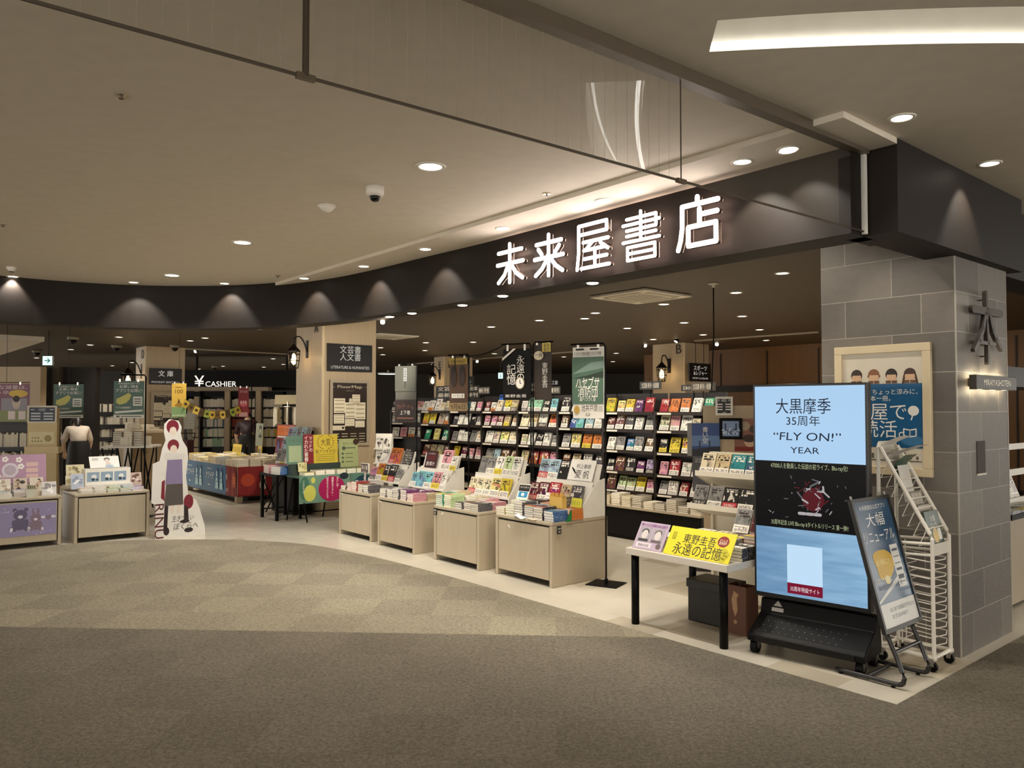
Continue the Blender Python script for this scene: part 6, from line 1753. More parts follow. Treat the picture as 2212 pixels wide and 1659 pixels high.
# dark bookcase with books and binders behind the lilac box
p = aty(18, 960, 13.0)
t = thing('bookcase', 'dark bookcase with upright white books at the left edge, below the pink poster', 'bookcase', (p.x, p.y, 0), 15 * D2R)
mb = MB(); mb.b2(-.7, .7, .28, .30, 0, 1.38); mb.build('back_panel', BSH, t)
for x in (-.7, .68): mb = MB(); mb.b2(x, x + .02, 0, .28, 0, 1.38); mb.build('side_panel', BSH, t)
for z in (.30, .62, .94, 1.36): mb = MB(); mb.b2(-.68, .68, 0, .28, z - .02, z); mb.build('shelf', BSH, t)
F = frameM((p.x, p.y, 0), 15 * D2R)
def spines(F, x0, x1, y, z, hmax, pal, big=False):
    "upright books shown by their spines on far shelves"
    x = x0
    while x < x1 - .012:
        w = RND.uniform(.014, .03) if not big else RND.uniform(.025, .05)
        h = hmax * RND.uniform(.82, .98)
        HEAP.b2(x, x + w - .002, y, y + .13, z, z + h, RND.choice(pal), F)
        x += w
for z in (.30, .62, .94): spines(F, -.66, .66, .06, z + .0005, .25, (0, 1, 0, 3, 7, 0))

# standing cutout board: plain faceless stand-in shapes in the same colours
stM = frameM((aty(384, 1160, 9.62).x, 9.62, 0), 44 * D2R)
t = thing('cutout_stand', 'tall white cardboard standing cutout with red, violet and grey shapes by the left boxes', 'cardboard cutout'); t.matrix_world = stM
OUT = [(-.27, 0), (.34, 0), (.33, .12), (.26, .35), (.22, .44), (.12, .52), (.09, .75), (.115, .98), (.10, 1.10), (.04, 1.20), (.02, 1.28), (.03, 1.36), (-.01, 1.44), (-.12, 1.46), (-.18, 1.40), (-.18, 1.28), (-.16, 1.20), (-.20, 1.10), (-.23, .95), (-.31, .92), (-.32, .45), (-.27, .42)]
mb = MB(); mb.prism(OUT, -.003, .003); mb.build('board', mat('e6e2da', .4), t, M=FRONT)
mb = MB(); mb.add([(-.05, .004, 0), (-.05, .004, .8), (-.05, .30, 0)], [(0, 1, 2)]); mb.add([(-.046, .004, 0), (-.046, .004, .8), (-.046, .30, 0)], [(2, 1, 0)]); mb.build('rear_strut', mat('cfc8ba', .5), t)
mb = MB()
def el(x, z, rx, rz, m, d=0): mb.disc(x, z, rx, rz, m, z=.0032 + d * .0003, n=24)
el(-.08, 1.365, .075, .085, 0, 1); el(-.075, 1.31, .042, .055, 1, 2)
el(-.07, 1.135, .07, .075, 0, 2); el(-.065, 1.085, .042, .055, 1, 3)
mb.prism([(-.17, .97), (.06, .97), (.07, 1.03), (-.16, 1.05)], .0034, .0042, 2)
mb.prism([(-.16, .66), (.05, .66), (.04, .96), (-.14, .96)], .0034, .0040, 3)
mb.prism([(-.17, .40), (.06, .40), (.05, .66), (-.15, .66)], .0034, .0046, 4)
mb.prism([(-.21, .50), (-.165, .46), (-.165, .72), (-.20, .70)], .0034, .0038, 0); el(.125, .43, .06, .09, 0, 1)
mb.prism([(-.175, .10), (-.13, .10), (-.12, .40), (-.165, .40)], .0034, .0044, 5); mb.prism([(.07, .16), (.13, .20), (.12, .36), (.07, .40)], .0034, .0044, 5)
mb.prism([(-.09, .30), (-.06, .30), (-.05, .40), (-.10, .40)], .0034, .0048, 1); mb.prism([(-.01, .30), (.02, .30), (.04, .40), (-.02, .40)], .0034, .0048, 1)
el(-.14, .09, .035, .05, 5, 3); el(.08, .19, .06, .02, 5, 3); el(.13, .08, .055, .03, 5, 3)
mb.build('printed_shapes', [mat('7c2030', .4), mat('e6d6c6', .4), mat('ded9d2', .4), mat('8a7ca0', .4), mat('57504c', .5), mat('2a1d20', .5)], t, M=FRONT)
mb = MB(); mb.text('RINU', 0, 0, h=.13, w=.42, m=0, M=T(-.225, .22, .004) @ Matrix.Rotation(-PI / 2, 4, 'Z'))
mb.text('生きづらい', .06, .235, w=.26, h=.07, m=1, z=.0052, slant=.2); mb.text('ぼくらへ', .10, .135, w=.30, h=.08, m=1, z=.0052, slant=.2)
mb.build('lettering', [mat('5c1c26', .5), mat('4a4642', .5)], t, M=FRONT)

# ================================================================== ISLAND TABLES IN THE MIDDLE
IS0, IS1, IN0, IN1, IH = 13.0, 15.65, 4.87, 6.2, .59
t = thing('island_table', 'long low book island with dark shelves below, blue and red banners hung on it', 'display table', S(0, 0, 0), TH)
mb = MB(); mb.b2(IN0, IN1, IS0, IS1, IH - .03, IH); mb.build('table_top', W_CAB, t)
mb = MB(); mb.b2(IN0 + .3, IN1 - .3, IS0 + .3, IS1 - .2, .0, IH - .03); mb.build('dark_core', BLACK, t)
for n, s in ((IN0 + .05, IS0 + .05), (IN1 - .05, IS0 + .05), (IN0 + .05, IS1 - .05), (IN1 - .05, IS1 - .05)):
    mb = MB(); mb.b2(n - .05, n + .05, s - .05, s + .05, 0, IH - .03); mb.build('corner_post', W_CAB, t)
mb = MB(); mb.b2(IN0 + .02, IN1 - .02, IS0 + .02, IS1 - .02, .07, .09); mb.build('lower_board', DKBROWN, t)
F = frameM(S(IN0, (IS0 + IS1) / 2, 0), FACE_N)
spines(F, -1.2, 1.2, .12, .091, .22, (0, 3, 7, 6, 1), True)
def hangsheet(label, F, x0, x1, z0, z1, y, bg, draw, mats, lean=0):
    root = thing('hanging_banner', label, 'banner'); root.matrix_world = F @ T((x0 + x1) / 2, y, z0) @ Matrix.Rotation(lean * D2R, 4, 'X')
    w, h = x1 - x0, z1 - z0
    mb = MB(); n = 8; vs = []
    for i in range(n + 1):
        for z in (0, h):
            for d in (0, .002): vs.append((-w / 2 + w * i / n, .004 * math.sin(i * 1.9) + d, z))
    fs = []
    for i in range(n): a = 4 * i; fs += [(a, a + 4, a + 6, a + 2), (a + 1, a + 3, a + 7, a + 5)]
    mb.add(vs, fs); mb.build('sheet', bg, root)
    mb = MB(); draw(mb, w, h); mb.build('printing', mats, root, M=T(0, -.0075, 0) @ FRONT)
BLUE = mat('1d5c86', .4)
def d_(mb, w, h):
    for k in (-1, 1):
        cx = k * w * .25
        mb.text('ナツイチ', cx - w * .12, h * .58, w=w * .19, h=h * .26, m=0, slant=.15); mb.rect(cx - w * .18, cx - w * .08, h * .80, h * .82, 0); mb.rect(cx - w * .16, cx - w * .11, h * .22, h * .25, 0)
        for j in (0, 1):
            x = cx + w * (.05 + .10 * j)
            mb.disc(x, h * .72, w * .026, h * .16, 2, n=16); mb.disc(x, h * .66, w * .018, h * .12, 1, z=.0004, n=16)
            mb.prism([(x - w * .038, h * .14), (x + w * .038, h * .14), (x + w * .02, h * .52), (x - w * .02, h * .52)], 0, .0006, 1); mb.rect(x - w * .018, x + w * .018, h * .38, h * .41, 2, z=.0008)
hangsheet('wide blue hanging banner with two drawn brush figures, on the book island', F, -1.28, .86, .10, .60, -.02, BLUE, d_, [INKW, mat('a9cdd8', .4), mat('173a6a', .4)])
def d_(mb, w, h):
    mb.disc(.30 * w, h * .55, w * .20, h * .26, 1); mb.disc(-.40 * w, h * .62, w * .03, h * .10, 0); mb.text('ヨシ?', -.36 * w, h * .18, w=w * .22, h=h * .14, m=0)
    for k in range(3): mb.rect(.16 * w, .44 * w, h * (.46 + .08 * k), h * (.49 + .08 * k), 2, z=.0005)
hangsheet('dark red hanging banner next to the blue one, on the book island', F, .87, 1.34, .10, .60, -.02, mat('7c161c', .45), d_, [INKW, mat('b8452c', .4), mat('d8894a', .4)])
FS = frameM(S((IN0 + IN1) / 2, IS0, 0), FACE_S)
def d_(mb, w, h):
    mb.disc(-.36 * w, h * .55, w * .10, h * .22, 1)
    for k in range(3):
        x = w * (-.14 + .2 * k); mb.disc(x, h * .66, .06, .07, 3); mb.disc(x, h * .60, .045, .045, 2, z=.0004); mb.disc(x, h * .36, .06, .09, 2 if k % 2 else 0, z=.0002); mb.rect(x - .02, x + .02, h * .30, h * .5, 3, z=.0006)
hangsheet('red and cream hanging banner with drawn children, round the corner of the book island', FS, -.66, .55, .10, .60, -.02, mat('8a1c20', .45), d_, [INKW, mat('b8452c', .4), CREAM, INK])
for i in range(12):
    for j in range(5):
        n_ = RND.choice((2, 3, 3, 4, 5)) + (2 if j > 2 and i > 7 else 0)
        col = RND.choice(('yellow', 'cream', 'yellow', 'white', 'cream')) if i < 7 else RND.choice(('cream', 'grey', 'beige', 'white', 'blue' if i < 9 else 'beige'))
        stack(F, -1.2 + i * .218, .12 + j * .22, IH, n_, col, '', w=.15, h=.19, t=.026, far=True)
def d_(mb, w=0, h=0):
    mb.rect(-.36, .36, .40, .58, 1); mb.text('本を開けば、世界照らし続ける', 0, .50, w=.64, h=.07, m=0); mb.rect(-.34, .34, .36, .39, 2)
    for k in range(4): mb.rect(-.34 + .18 * k, -.20 + .18 * k, .04, .33, 3, z=.0004); mb.disc(-.27 + .18 * k, .2, .05, .09, 4 if k % 2 else 5, z=.0008)
    mb.text('1977', .06, .29, w=.2, h=.06, m=2, z=.0012)
board('title_board', 'orange topped picture board standing on the corner of the book island', 'sign board', F, 1.02, .95, IH + .11, .78, .60, '8c2a30', d_, lean=5, mats=[mat('5a2a14', .5), mat('e0762c', .4), INKW, mat('3a1c30', .4), mat('c43c4c', .4), mat('5c4a8a', .4)])
p_ = F @ Vector((1.02, .97, IH))
t = thing('board_block', 'pinkish block under the orange topped board on the book island', 'display block', p_, FACE_N)
mb = MB(); mb.b2(-.36, .36, -.10, .12, 0, .10); mb.build('block', mat('c49a94', .5), t)
def d_(mb): mb.disc(.05, .30, .07, .09, 1); mb.disc(.05, .275, .045, .05, 0, z=.0006); mb.disc(.05, .18, .08, .03, 1, z=.0004)
board('picture_card', 'grey portrait card on a clip above the book island', 'card', F, .26, .80, IH + .30, .33, .42, '8c9078', d_, lean=2, mats=[mat('a9a68c', .5), mat('2e2c26', .5)])
t = thing('card_clip', 'thin metal clip stand holding the grey portrait card', 'clip stand', F @ Vector((.26, .825, IH)), FACE_N)
mb = MB(); mb.cyl((0, 0, 0), (0, 0, .34), .006, 6); mb.build('rod', CHROME, t); mb = MB(); mb.lathe([(.05, 0), (.05, .01)], 12); mb.build('foot', CHROME, t)
board('picture_card', 'tall mustard card standing among the piles on the book island', 'card', F, -.20, 1.0, IH + .10, .19, .36, 'b3922c', lambda mb: mb.rect(-.06, .06, .03, .12, 0), lean=5, mats=[mat('3a3020', .5)])
board('picture_card', 'bright yellow low card at the far end of the book island', 'card', F, -.75, .75, IH + .10, .44, .20, 'd8bc34', lambda mb: [mb.rect(-.18 + .1 * k, -.12 + .1 * k, .05, .15, 0) for k in range(4)], lean=10, mats=[mat('a98c20', .5)])

# black folding table with magazines
t = thing('folding_table', 'black trestle table with crossed legs, piled with magazines, before the nearer wooden column', 'table', S(4.50, 10.82, 0), FACE_N)
mb = MB(); mb.b2(-.30, .30, 0, .42, .62, .65); mb.build('table_top', BLACK, t)
for x in (-.27, .25):
    for y in (.03, .38): mb = MB(); mb.b2(x - .02, x + .02, y - .02, y + .02, 0, .62); mb.build('leg', BLACKM, t)
mb = MB(); mb.tube([(-.27, .03, .6), (.25, .03, .12)], .011, 6); mb.tube([(.25, .03, .6), (-.27, .03, .12)], .011, 6); mb.tube([(.25, .03, .12), (.25, .38, .12)], .011, 6); mb.tube([(-.27, .03, .12), (-.27, .38, .12)], .011, 6); mb.build('cross_brace', BLACKM, t)
mb = MB(); mb.tube([(-.27, .36, .6), (-.55, .2, .03)], .011, 6); mb.build('splayed_leg', BLACKM, t)
FT = frameM(S(4.50, 10.82, 0), FACE_N)
stack(FT, .17, .16, .65, 5, 'blue', 'comic pile on the black trestle table', w=.25, h=.26, t=.022, rot=8, name='magazine')
stack(FT, -.13, .18, .65, 6, 'pink', 'magazine pile on the black trestle table', w=.27, h=.30, t=.020, rot=-6, name='magazine')
stack(FT, .0, .365, .65, 4, 'beige', 'rear magazine pile on the black trestle table', w=.40, h=.09, t=.022, name='magazine')
t = thing('magazine_stand', 'slanted stand of tall clear-wrapped magazines against the nearer wooden column', 'magazine stand', S(4.95, 11.35, 0), FACE_N)
mb = MB(); mb.b2(-.40, .40, .0, .30, 0, .66); mb.build('base', BLACK, t)
for k in range(3): mb = MB(); mb.b2(-.40, .40, .02 + k * .09, .03 + k * .09, .66 + k * .17, .70 + k * .17); mb.build('tier', BLACKM, t)
mb = MB(); mb.b2(-.40, .40, .30, .315, .5, 1.25); mb.build('back_panel', BLACKM, t)
FM = frameM(S(4.95, 11.35, 0), FACE_N)
for k in range(3):
    for j in range(5):
        stand(FM, -.32 + j * .16, .045 + k * .09, .665 + k * .17, .155, .30, RND.choice(('grey', 'lilac', 'white', 'grey', 'pale blue')), 'grey wrapped magazine, %s from left, %s tier of the stand by the wooden column' % (ORD[j], ORD[k]), lean=14, t=.012, name='magazine', group='wrapped magazines')
# green table before the column
GTM = frameM(S(5.25, 10.12, 0), FACE_S)
t = thing('folding_table', 'folding table draped with a green banner, standing before the nearer wooden column', 'table'); t.matrix_world = GTM
mb = MB(); mb.b2(-.62, .62, 0, .37, .62, .65); mb.build('table_top', mat('3f5a4c', .5), t, bev=.01)
for x in (-.55, .0, .55):
    mb = MB(); mb.tube([(x - .02, .05, .62), (x + .06, -.04, .012)], .012, 6); mb.tube([(x + .02, .33, .62), (x - .06, .36, .012)], .012, 6); mb.build('leg', BLACKM, t)
mb = MB(); mb.tube([(-.55, .34, .10), (.55, .34, .10)], .010, 6); mb.build('cross_bar', BLACKM, t)
def d_(mb, w, h):
    mb.disc(.13 * w, h * .48, .205, h * .46, 1, n=36); mb.disc(.02 * w, h * .5, w * .20, h * .36, 2, z=.0002, n=28) if 0 else None
    mb.disc(-.30 * w, h * .36, w * .115, h * .30, 3, z=.0003, n=24); mb.disc(-.24 * w, h * .82, w * .04, h * .11, 3, z=.0003); mb.disc(.37 * w, h * .92, w * .09, h * .12, 4, z=.0004); mb.disc(-.40 * w, h * .55, .075, h * .42, 5, z=.0001)
    mb.text('あたしは、', .24 * w, h * .86, h=h * .085, m=0, vert=True, z=.0006); mb.text('感謝をダイアナ、', .14 * w, h * .86, h=h * .085, m=0, vert=True, z=.0006); mb.text('好きなようによんで', .04 * w, h * .86, h=h * .082, m=0, vert=True, z=.0006); mb.text('いいひとでね。', -.42 * w, h * .80, h=h * .07, m=0, vert=True, z=.0006)
hangsheet('green hanging banner with a magenta circle and vertical characters on the folding table', GTM, -.60, .18, .27, .655, -.012, mat('6a8a78', .45), d_, [INKW, mat('9c1450', .4), mat('5a2468', .4), mat('c2c25c', .4), mat('1f2a36', .4), mat('3f6a56', .4)])
def d_(mb, w, h):
    mb.disc(-.0 * w, h * .46, .19, h * .45, 1, n=32); mb.text('あなた', .02 * w, h * .80, h=h * .13, m=0, vert=True, z=.0005); mb.text('悪くて', -.28 * w, h * .66, h=h * .13, m=0, vert=True, z=.0005); mb.disc(.38 * w, h * .8, w * .15, h * .14, 2, z=.0002)
hangsheet('teal hanging banner with a dark circle, right half of the folding table', GTM, .19, .62, .27, .655, -.012, mat('56786a', .45), d_, [INKW, mat('173a4c', .4), mat('9a8a74', .4)])
for k, (x, y, n, col) in enumerate(((-.44, .10, 2, 'pale yellow'), (-.27, .11, 3, 'cream'), (-.12, .11, 3, 'white'), (.06, .12, 3, 'pale green'), (.22, .12, 3, 'pale green'), (.38, .12, 3, 'pale green'))):
    stack(GTM, x, y, .65, n, col, '%s pile on the green-draped folding table' % ORD[k], w=.14, h=.19, t=.022)
def d_(mb):
    mb.text('大賞', 0, .30, w=.15, h=.10, m=0)
    for s_ in (-1, 1):
        for k in range(8):
            a = (-70 + 20 * k) * D2R; mb.disc(s_ * (.115 * math.cos(a) + .01), .30 + .10 * math.sin(a), .014, .009, 1, z=.0003 + k * 1e-5, n=8)
    mb.text('胸アツすぎる!', 0, .165, w=.32, h=.055, m=0)
    for k in range(4): mb.rect(-.15, .14, .115 - .028 * k, .12 - .028 * k, 0)
board('title_board', 'yellow award board with a laurel ring, on the green-draped folding table', 'sign board', GTM, -.06, .27, .80, .38, .41, 'c9b23a', d_, lean=4, mats=[mat('4a3c18', .5), mat('8a6a24', .5)])
def d_(mb): mb.text('マッドの', .035, .36, h=.052, m=0, vert=True); mb.text('イカれた青春', -.035, .37, h=.058, m=0, vert=True)
board('title_board', 'dark red diagonal strip with white vertical characters, left of the yellow award board', 'sign board', GTM, -.335, .255, .80, .15, .42, '7a1a26', d_, lean=4, mats=[INKW])
def d_(mb): mb.text('アオハル', 0, .33, w=.2, h=.05, m=1); mb.rect(-.10, .09, .03, .26, 0)
board('title_board', 'dull green board with a paler inset, left end of the green-draped table', 'sign board', GTM, -.52, .285, .80, .26, .40, '5a7a68', d_, lean=4, mats=[mat('9aa884', .5), mat('3a5a48', .5)])
def d_(mb):
    mb.text('読み比べフェア', 0, .35, w=.18, h=.03, m=0); mb.disc(-.08, .28, .03, .03, 0); mb.rect(-.05, .11, .275, .29, 0)
    for k in range(3): mb.disc(-.10, .20 - .06 * k, .018, .018, 0); mb.rect(-.06, .07, .195 - .06 * k, .205 - .06 * k, 0)
    mb.disc(.12, .37, .045, .045, 1, z=.0004)
board('title_board', 'pale green list board with a round dark seal, right of the yellow award board', 'sign board', GTM, .32, .285, .72, .31, .42, 'a3aa78', d_, lean=4, mats=[mat('4a5a44', .5), mat('3a241c', .5)])
t = thing('board_block', 'dark stepped block behind the piles on the green-draped table', 'display block', GTM @ Vector((0, .285, .65)), FACE_S)
mb = MB(); mb.b2(-.60, .50, -.06, .07, 0, .068); mb.b2(-.60, .16, -.04, .07, .068, .149); mb.build('block', mat('2e3a34', .5), t)
pic('cream note card at the left end of the green-draped table', GTM, -.47, .16, .70, .13, .13, 'd3cc9a', ('b3ab74', '8a8454'), 8)

# ================================================================== CASHIER AND FAR SHELVES
YC = 21.6
a, b = aty(398, 805, YC), aty(640, 850, YC)
t = thing('cashier_header', 'long black header over the cash desk with white currency mark and lettering', 'sign', (0, YC, 0))
z1, z0 = aty(450, 800, YC).z, aty(450, 836, YC).z
mb = MB(); mb.b2(a.x, b.x, 0, .3, z0, z1); mb.build('header_board', BLACK, t)
zb = aty(450, 844, YC).z
mb = MB(); mb.b2(a.x, aty(580, 840, YC).x, -.04, .3, zb, z0); mb.build('wooden_band', W_CAB, t)
mb = MB()
x0, x1 = aty(420, 820, YC).x, aty(441, 820, YC).x; mb.text('¥', (x0 + x1) / 2, aty(430, 823, YC).z, h=.36, w=x1 - x0, M=FRONT, z=.004)
x0, x1 = aty(444, 820, YC).x, aty(511, 820, YC).x; mb.text('CASHIER', (x0 + x1) / 2, aty(470, 829.5, YC).z, h=.18, w=x1 - x0, M=FRONT, z=.004)
mb.build('lettering', mat('f7f0e0', emit=1.3, name='lit_cashier_lettering'), t)
for x in (a.x + .3, b.x - .3): mb = MB(); mb.b2(x - .02, x + .02, .1, .16, z1, ZS); mb.build('hanger', BLACK, t)
def tallcase(px0, px1, label, pals, Y=22.0, top=846, tint=None):
    a, b = aty(px0, top, Y), aty(px1, top, Y)
    w = b.x - a.x; H = a.z
    t = thing('tall_bookcase', label, 'bookcase', ((a.x + b.x) / 2, Y, 0), 0)
    for x in (-w / 2, w / 2 - .03): mb = MB(); mb.b2(x, x + .03, 0, .3, 0, H); mb.build('side_panel', BSH, t)
    mb = MB(); mb.b2(-w / 2, w / 2, .28, .30, 0, H); mb.build('back_panel', BSH, t)
    mb = MB(); mb.b2(-w / 2, w / 2, -.01, .3, H - .14, H); mb.build('header', BLACK, t)
    zz = H - .14 - .30
    F = frameM(t.location, 0); k = 0
    while zz > .3:
        mb = MB(); mb.b2(-w / 2 + .03, w / 2 - .03, 0, .28, zz - .025, zz); mb.build('shelf', BSH, t)
        spines(F, -w / 2 + .035, w / 2 - .04, .03, zz + .0005, .25, pals[k % len(pals)], True); zz -= .28; k += 1
for px0, px1, lab, pals in ((436, 487, 'tall dark bookcase of pale and green spines under the cashier header', ((0, 1), (8, 0, 0), (0, 6, 0), (9, 0), (9, 9, 1), (0, 6, 9))), (498, 553, 'tall dark bookcase of red and cream spines behind the red banner', ((1, 1, 2), (4, 1), (4, 4), (4, 2), (1, 0))), (566, 612, 'tall dark bookcase of pale spines right of the cashier header', ((0, 1), (0, 0, 2), (0, 1), (5, 0), (1, 2)))):
    tallcase(px0, px1, lab, pals)
tallcase(641 - 240, 641 - 208, 'tall dark bookcase of white boxes left of the cashier shelves', ((0,), (0, 1)), 21.9)
for px in (426, 492, 559):
    p = aty(px, 850, 21.95)
    mb = MB(); mb.b2(p.x - .07, p.x + .07, 21.9, 22.2, 0, p.z + .1); o = mb.build('wall_pier', W_COL); struct(o)
def d_(mb, w, h):
    mb.rect(-w / 2, w / 2, 0, h * .30, 0); mb.text('100', 0, h * .76, w=w * .55, h=h * .14, m=1); mb.text('新潮文庫の', 0, h * .88, w=w * .5, h=h * .04, m=1); mb.add([(-w * .32, h * .34, .0006), (w * .1, h * .28, .0006), (w * .34, h * .36, .0006), (0, h * .46, .0006)], [(0, 1, 2, 3)], 2); mb.add([(-w * .1, h * .42, .001), (w * .1, h * .42, .001), (0, h * .56, .001)], [(0, 1, 2)], 1); mb.text('ホンキデサマ!', 0, h * .05, w=w * .85, h=h * .05, m=3, z=.0006)
hung('tall yellow poster with a green foot, hanging in front of the far column map', (372, 828), (401, 901), 15.0, mat('c2a040', .45), d_, [mat('6d8a5c', .5), mat('4a3014', .5), mat('8a6a20', .5), INKW], .1)
def d_(mb, w, h):
    mb.text('夏の文庫', 0, h * .86, w=w * .7, h=h * .08, m=0); mb.disc(0, h * .45, w * .36, h * .10, 1)
    for k in range(3): mb.disc((-.22 + .22 * k) * w, h * .5, w * .08, h * .06, 0, z=.0006, n=10)
    mb.rect(-w * .4, w * .4, h * .02, h * .16, 2)
hung('tall red poster hanging in front of the cashier bookcases', (515, 837), (537, 901), 16.0, mat('7e1822', .45), d_, [mat('d8a8a4', .5), mat('c4606a', .5), mat('b48a86', .5)], .0, pole=.16)
t = thing('pennant_string', 'string of small yellow and brown pennants between the yellow and red posters', 'bunting')
A, B = aty(400, 862, 15.0), aty(516, 876, 15.9)
N = 11; P = []
for k in range(N + 1):
    f = k / N; q = A.lerp(B, f); q.z -= .28 * 4 * f * (1 - f) * .62; P.append(q)
mb = MB(); mb.tube(P, .004, 5); mb.build('string', mat('3a3020', .6), t)
for k in range(N):
    q = P[k].lerp(P[k + 1], .5); d = (P[k + 1] - P[k]); al = math.atan2(d.z, math.hypot(d.x, d.y))
    mb = MB(); w = .058
    poly = [(-w, 0), (w, 0), (w, -.11), (w * .5, -.16), (-w * .5, -.16), (-w, -.11)] if k % 2 else [(-w, 0), (w, 0), (w, -.15), (-w, -.15)]
    mb.prism(poly, -.001, .001, 0, FRONT); mb.rect(-.03, .03, -.10, -.05, 1, FRONT, .0016)
    o = mb.build('pennant', [mat(('b89a3c', '6a5428', 'c9ab4c', '4a3a20', '8a9a3c')[k % 5], .5), mat('3a2e18', .5)], t)
    o.location = q; o.rotation_euler = (0, -al, math.atan2(d.y, d.x))
# hanging goods rack, blank board
p = aty(622, 905, 15.5)
t = thing('goods_rack', 'wire rack with hanging goods and blank beige board, left of the nearer column', 'rack', (p.x, p.y, 0))
mb = MB(); mb.cyl((0, 0, 0), (0, 0, 1.72), .02, 8); mb.build('post', CHROME, t)
mb = MB(); mb.lathe([(.25, 0), (.25, .03), (.03, .05)], 18); mb.build('foot', BLACKM, t)
mb = MB(); mb.tube([(.24 * math.cos(2 * PI * k / 16), .24 * math.sin(2 * PI * k / 16), 1.62) for k in range(16)], .008, 6, closed=True); mb.tube([(-.24, 0, 1.62), (.24, 0, 1.62)], .006, 6); mb.build('ring', CHROME, t)
mb = MB(); mb.b2(-.26, .26, -.01, .01, aty(620, 873, 15.5).z, aty(620, 853, 15.5).z); mb.build('blank_board', mat('c4b591', .5), t)
for k in range(9):
    a = 2 * PI * k / 9; x, y = .24 * math.cos(a), .24 * math.sin(a)
    mb = MB(); mb.prism([(-.03, 0), (.03, 0), (.045, -.12), (.04, -.30 - .05 * (k % 3)), (-.04, -.30), (-.045, -.12)], -.01, .01, 0, FRONT)
    o = mb.build('hanging_bag', mat(('8d7c5c', 'c9bd9c', 'e0d8c4')[k % 3], .6), t); o.location = (x, y, 1.61); o.rotation_euler = (0, 0, a)
# grey carton dispenser and slanted leaflet shelf left of the island
p = aty(410, 915, 18.5)
t = thing('paper_dispenser', 'white box with a grey grid panel on a post, under the far column', 'dispenser', (p.x, p.y, 0))
mb = MB(); mb.b2(-.13, .13, -.05, .08, aty(410, 927, 18.5).z, aty(410, 893, 18.5).z); mb.build('box', mat('b9b4a8', .5), t)
mb = MB(); mb.b2(-.05, .05, 0, .05, 0, aty(410, 927, 18.5).z); mb.build('post', mat('8d8474', .5), t)
mb = MB(); z_ = aty(410, 925, 18.5).z
for k in range(4): mb.rect(-.11, .11, z_ + .05 + .06 * k, z_ + .052 + .06 * k, 0, FRONT, .0515); mb.rect(-.11 + .07 * k, -.108 + .07 * k, z_ + .03, z_ + .25, 0, FRONT, .0515)
mb.build('grid_lines', mat('5a554c', .5), t)
# second-row counter, lattice table and pale goods at the far left
p = aty(280, 1000, 12.6)
t = thing('lattice_table', 'white topped table on black lattice legs, behind the plain left box', 'table', (p.x, p.y, 0), .2)
zt = 1.6 - (962 - 880.7) / FPX * 12.6
mb = MB(); mb.b2(-.35, .40, -.25, .35, zt - .03, zt); mb.build('table_top', WHITE, t)
for x in (-.28, -.05, .10, .33):
    mb = MB(); mb.tube([(x - .08, -.2, 0), (x + .08, -.2, zt - .03)], .012, 6); mb.tube([(x + .08, -.2, 0), (x - .08, -.2, zt - .03)], .012, 6); mb.tube([(x, .3, 0), (x, .3, zt - .03)], .012, 6); mb.build('lattice_leg', BLACKM, t)
Fq = frameM((p.x, p.y, 0), .2)
for k in range(14): stack(Fq, RND.uniform(-.28, .3), RND.uniform(-.15, .3), zt, RND.choice((2, 3, 5, 8)), RND.choice(('white', 'white', 'cream', 'beige', 'black')), '', w=.12, h=.14, t=.028, far=True)
p = aty(318, 1000, 13.6)
t = thing('counter', 'wood-panelled counter left of the standing cutout, in front of the far column', 'counter', (p.x, p.y, 0), 40 * D2R)
zt = 1.6 - (928 - 880.7) / FPX * 13.6
mb = MB(); mb.b2(-.3, .22, -.2, .9, .08, zt - .05); mb.build('body', mat('8e7550', .5), t); mb = MB(); mb.b2(-.32, .24, -.22, .92, zt - .05, zt); mb.build('counter_top', mat('c9b594', .4), t); mb = MB(); mb.b2(-.28, .2, -.17, .9, 0, .08); mb.build('plinth', DKBROWN, t); mb = MB(); mb.b2(-.34, -.30, -.24, .2, 0, zt + .02); mb.build('end_board', W_CAB, t)
Fq = frameM((p.x, p.y, 0), 40 * D2R)
for k in range(6): stack(Fq, -.2 + (k % 3) * .16, .05 + .3 * (k // 3), zt, RND.choice((2, 4, 6)), RND.choice(('black', 'cream', 'white')), '', w=.13, h=.16, t=.02, far=True)
# dim goods wall behind the far left tables
for i, (px0, px1, py0, py1, Y) in enumerate(((196, 300, 880, 960, 18.5), (150, 200, 900, 960, 17.5))):
    a, b = aty(px0, py0, Y), aty(px1, py1, Y)
    t = thing('stock_shelf', ('far shelf of white boxed goods behind the woman', 'low dark shelf of boxes beside the woman')[i], 'shelf unit', ((a.x + b.x) / 2, Y, 0)); w = b.x - a.x
    mb = MB(); mb.b2(-w / 2, w / 2, .25, .3, 0, a.z); mb.build('back_panel', DKBROWN, t)
    zz = .3
    Fq = frameM(t.location, 0)
    while zz < a.z:
        mb = MB(); mb.b2(-w / 2, w / 2, -.05, .25, zz - .02, zz); mb.build('shelf', BSH, t)
        spines(Fq, -w / 2 + .02, w / 2, .0, zz + .0005, .20, (0, 1, 3, 0, 7), True); zz += .3
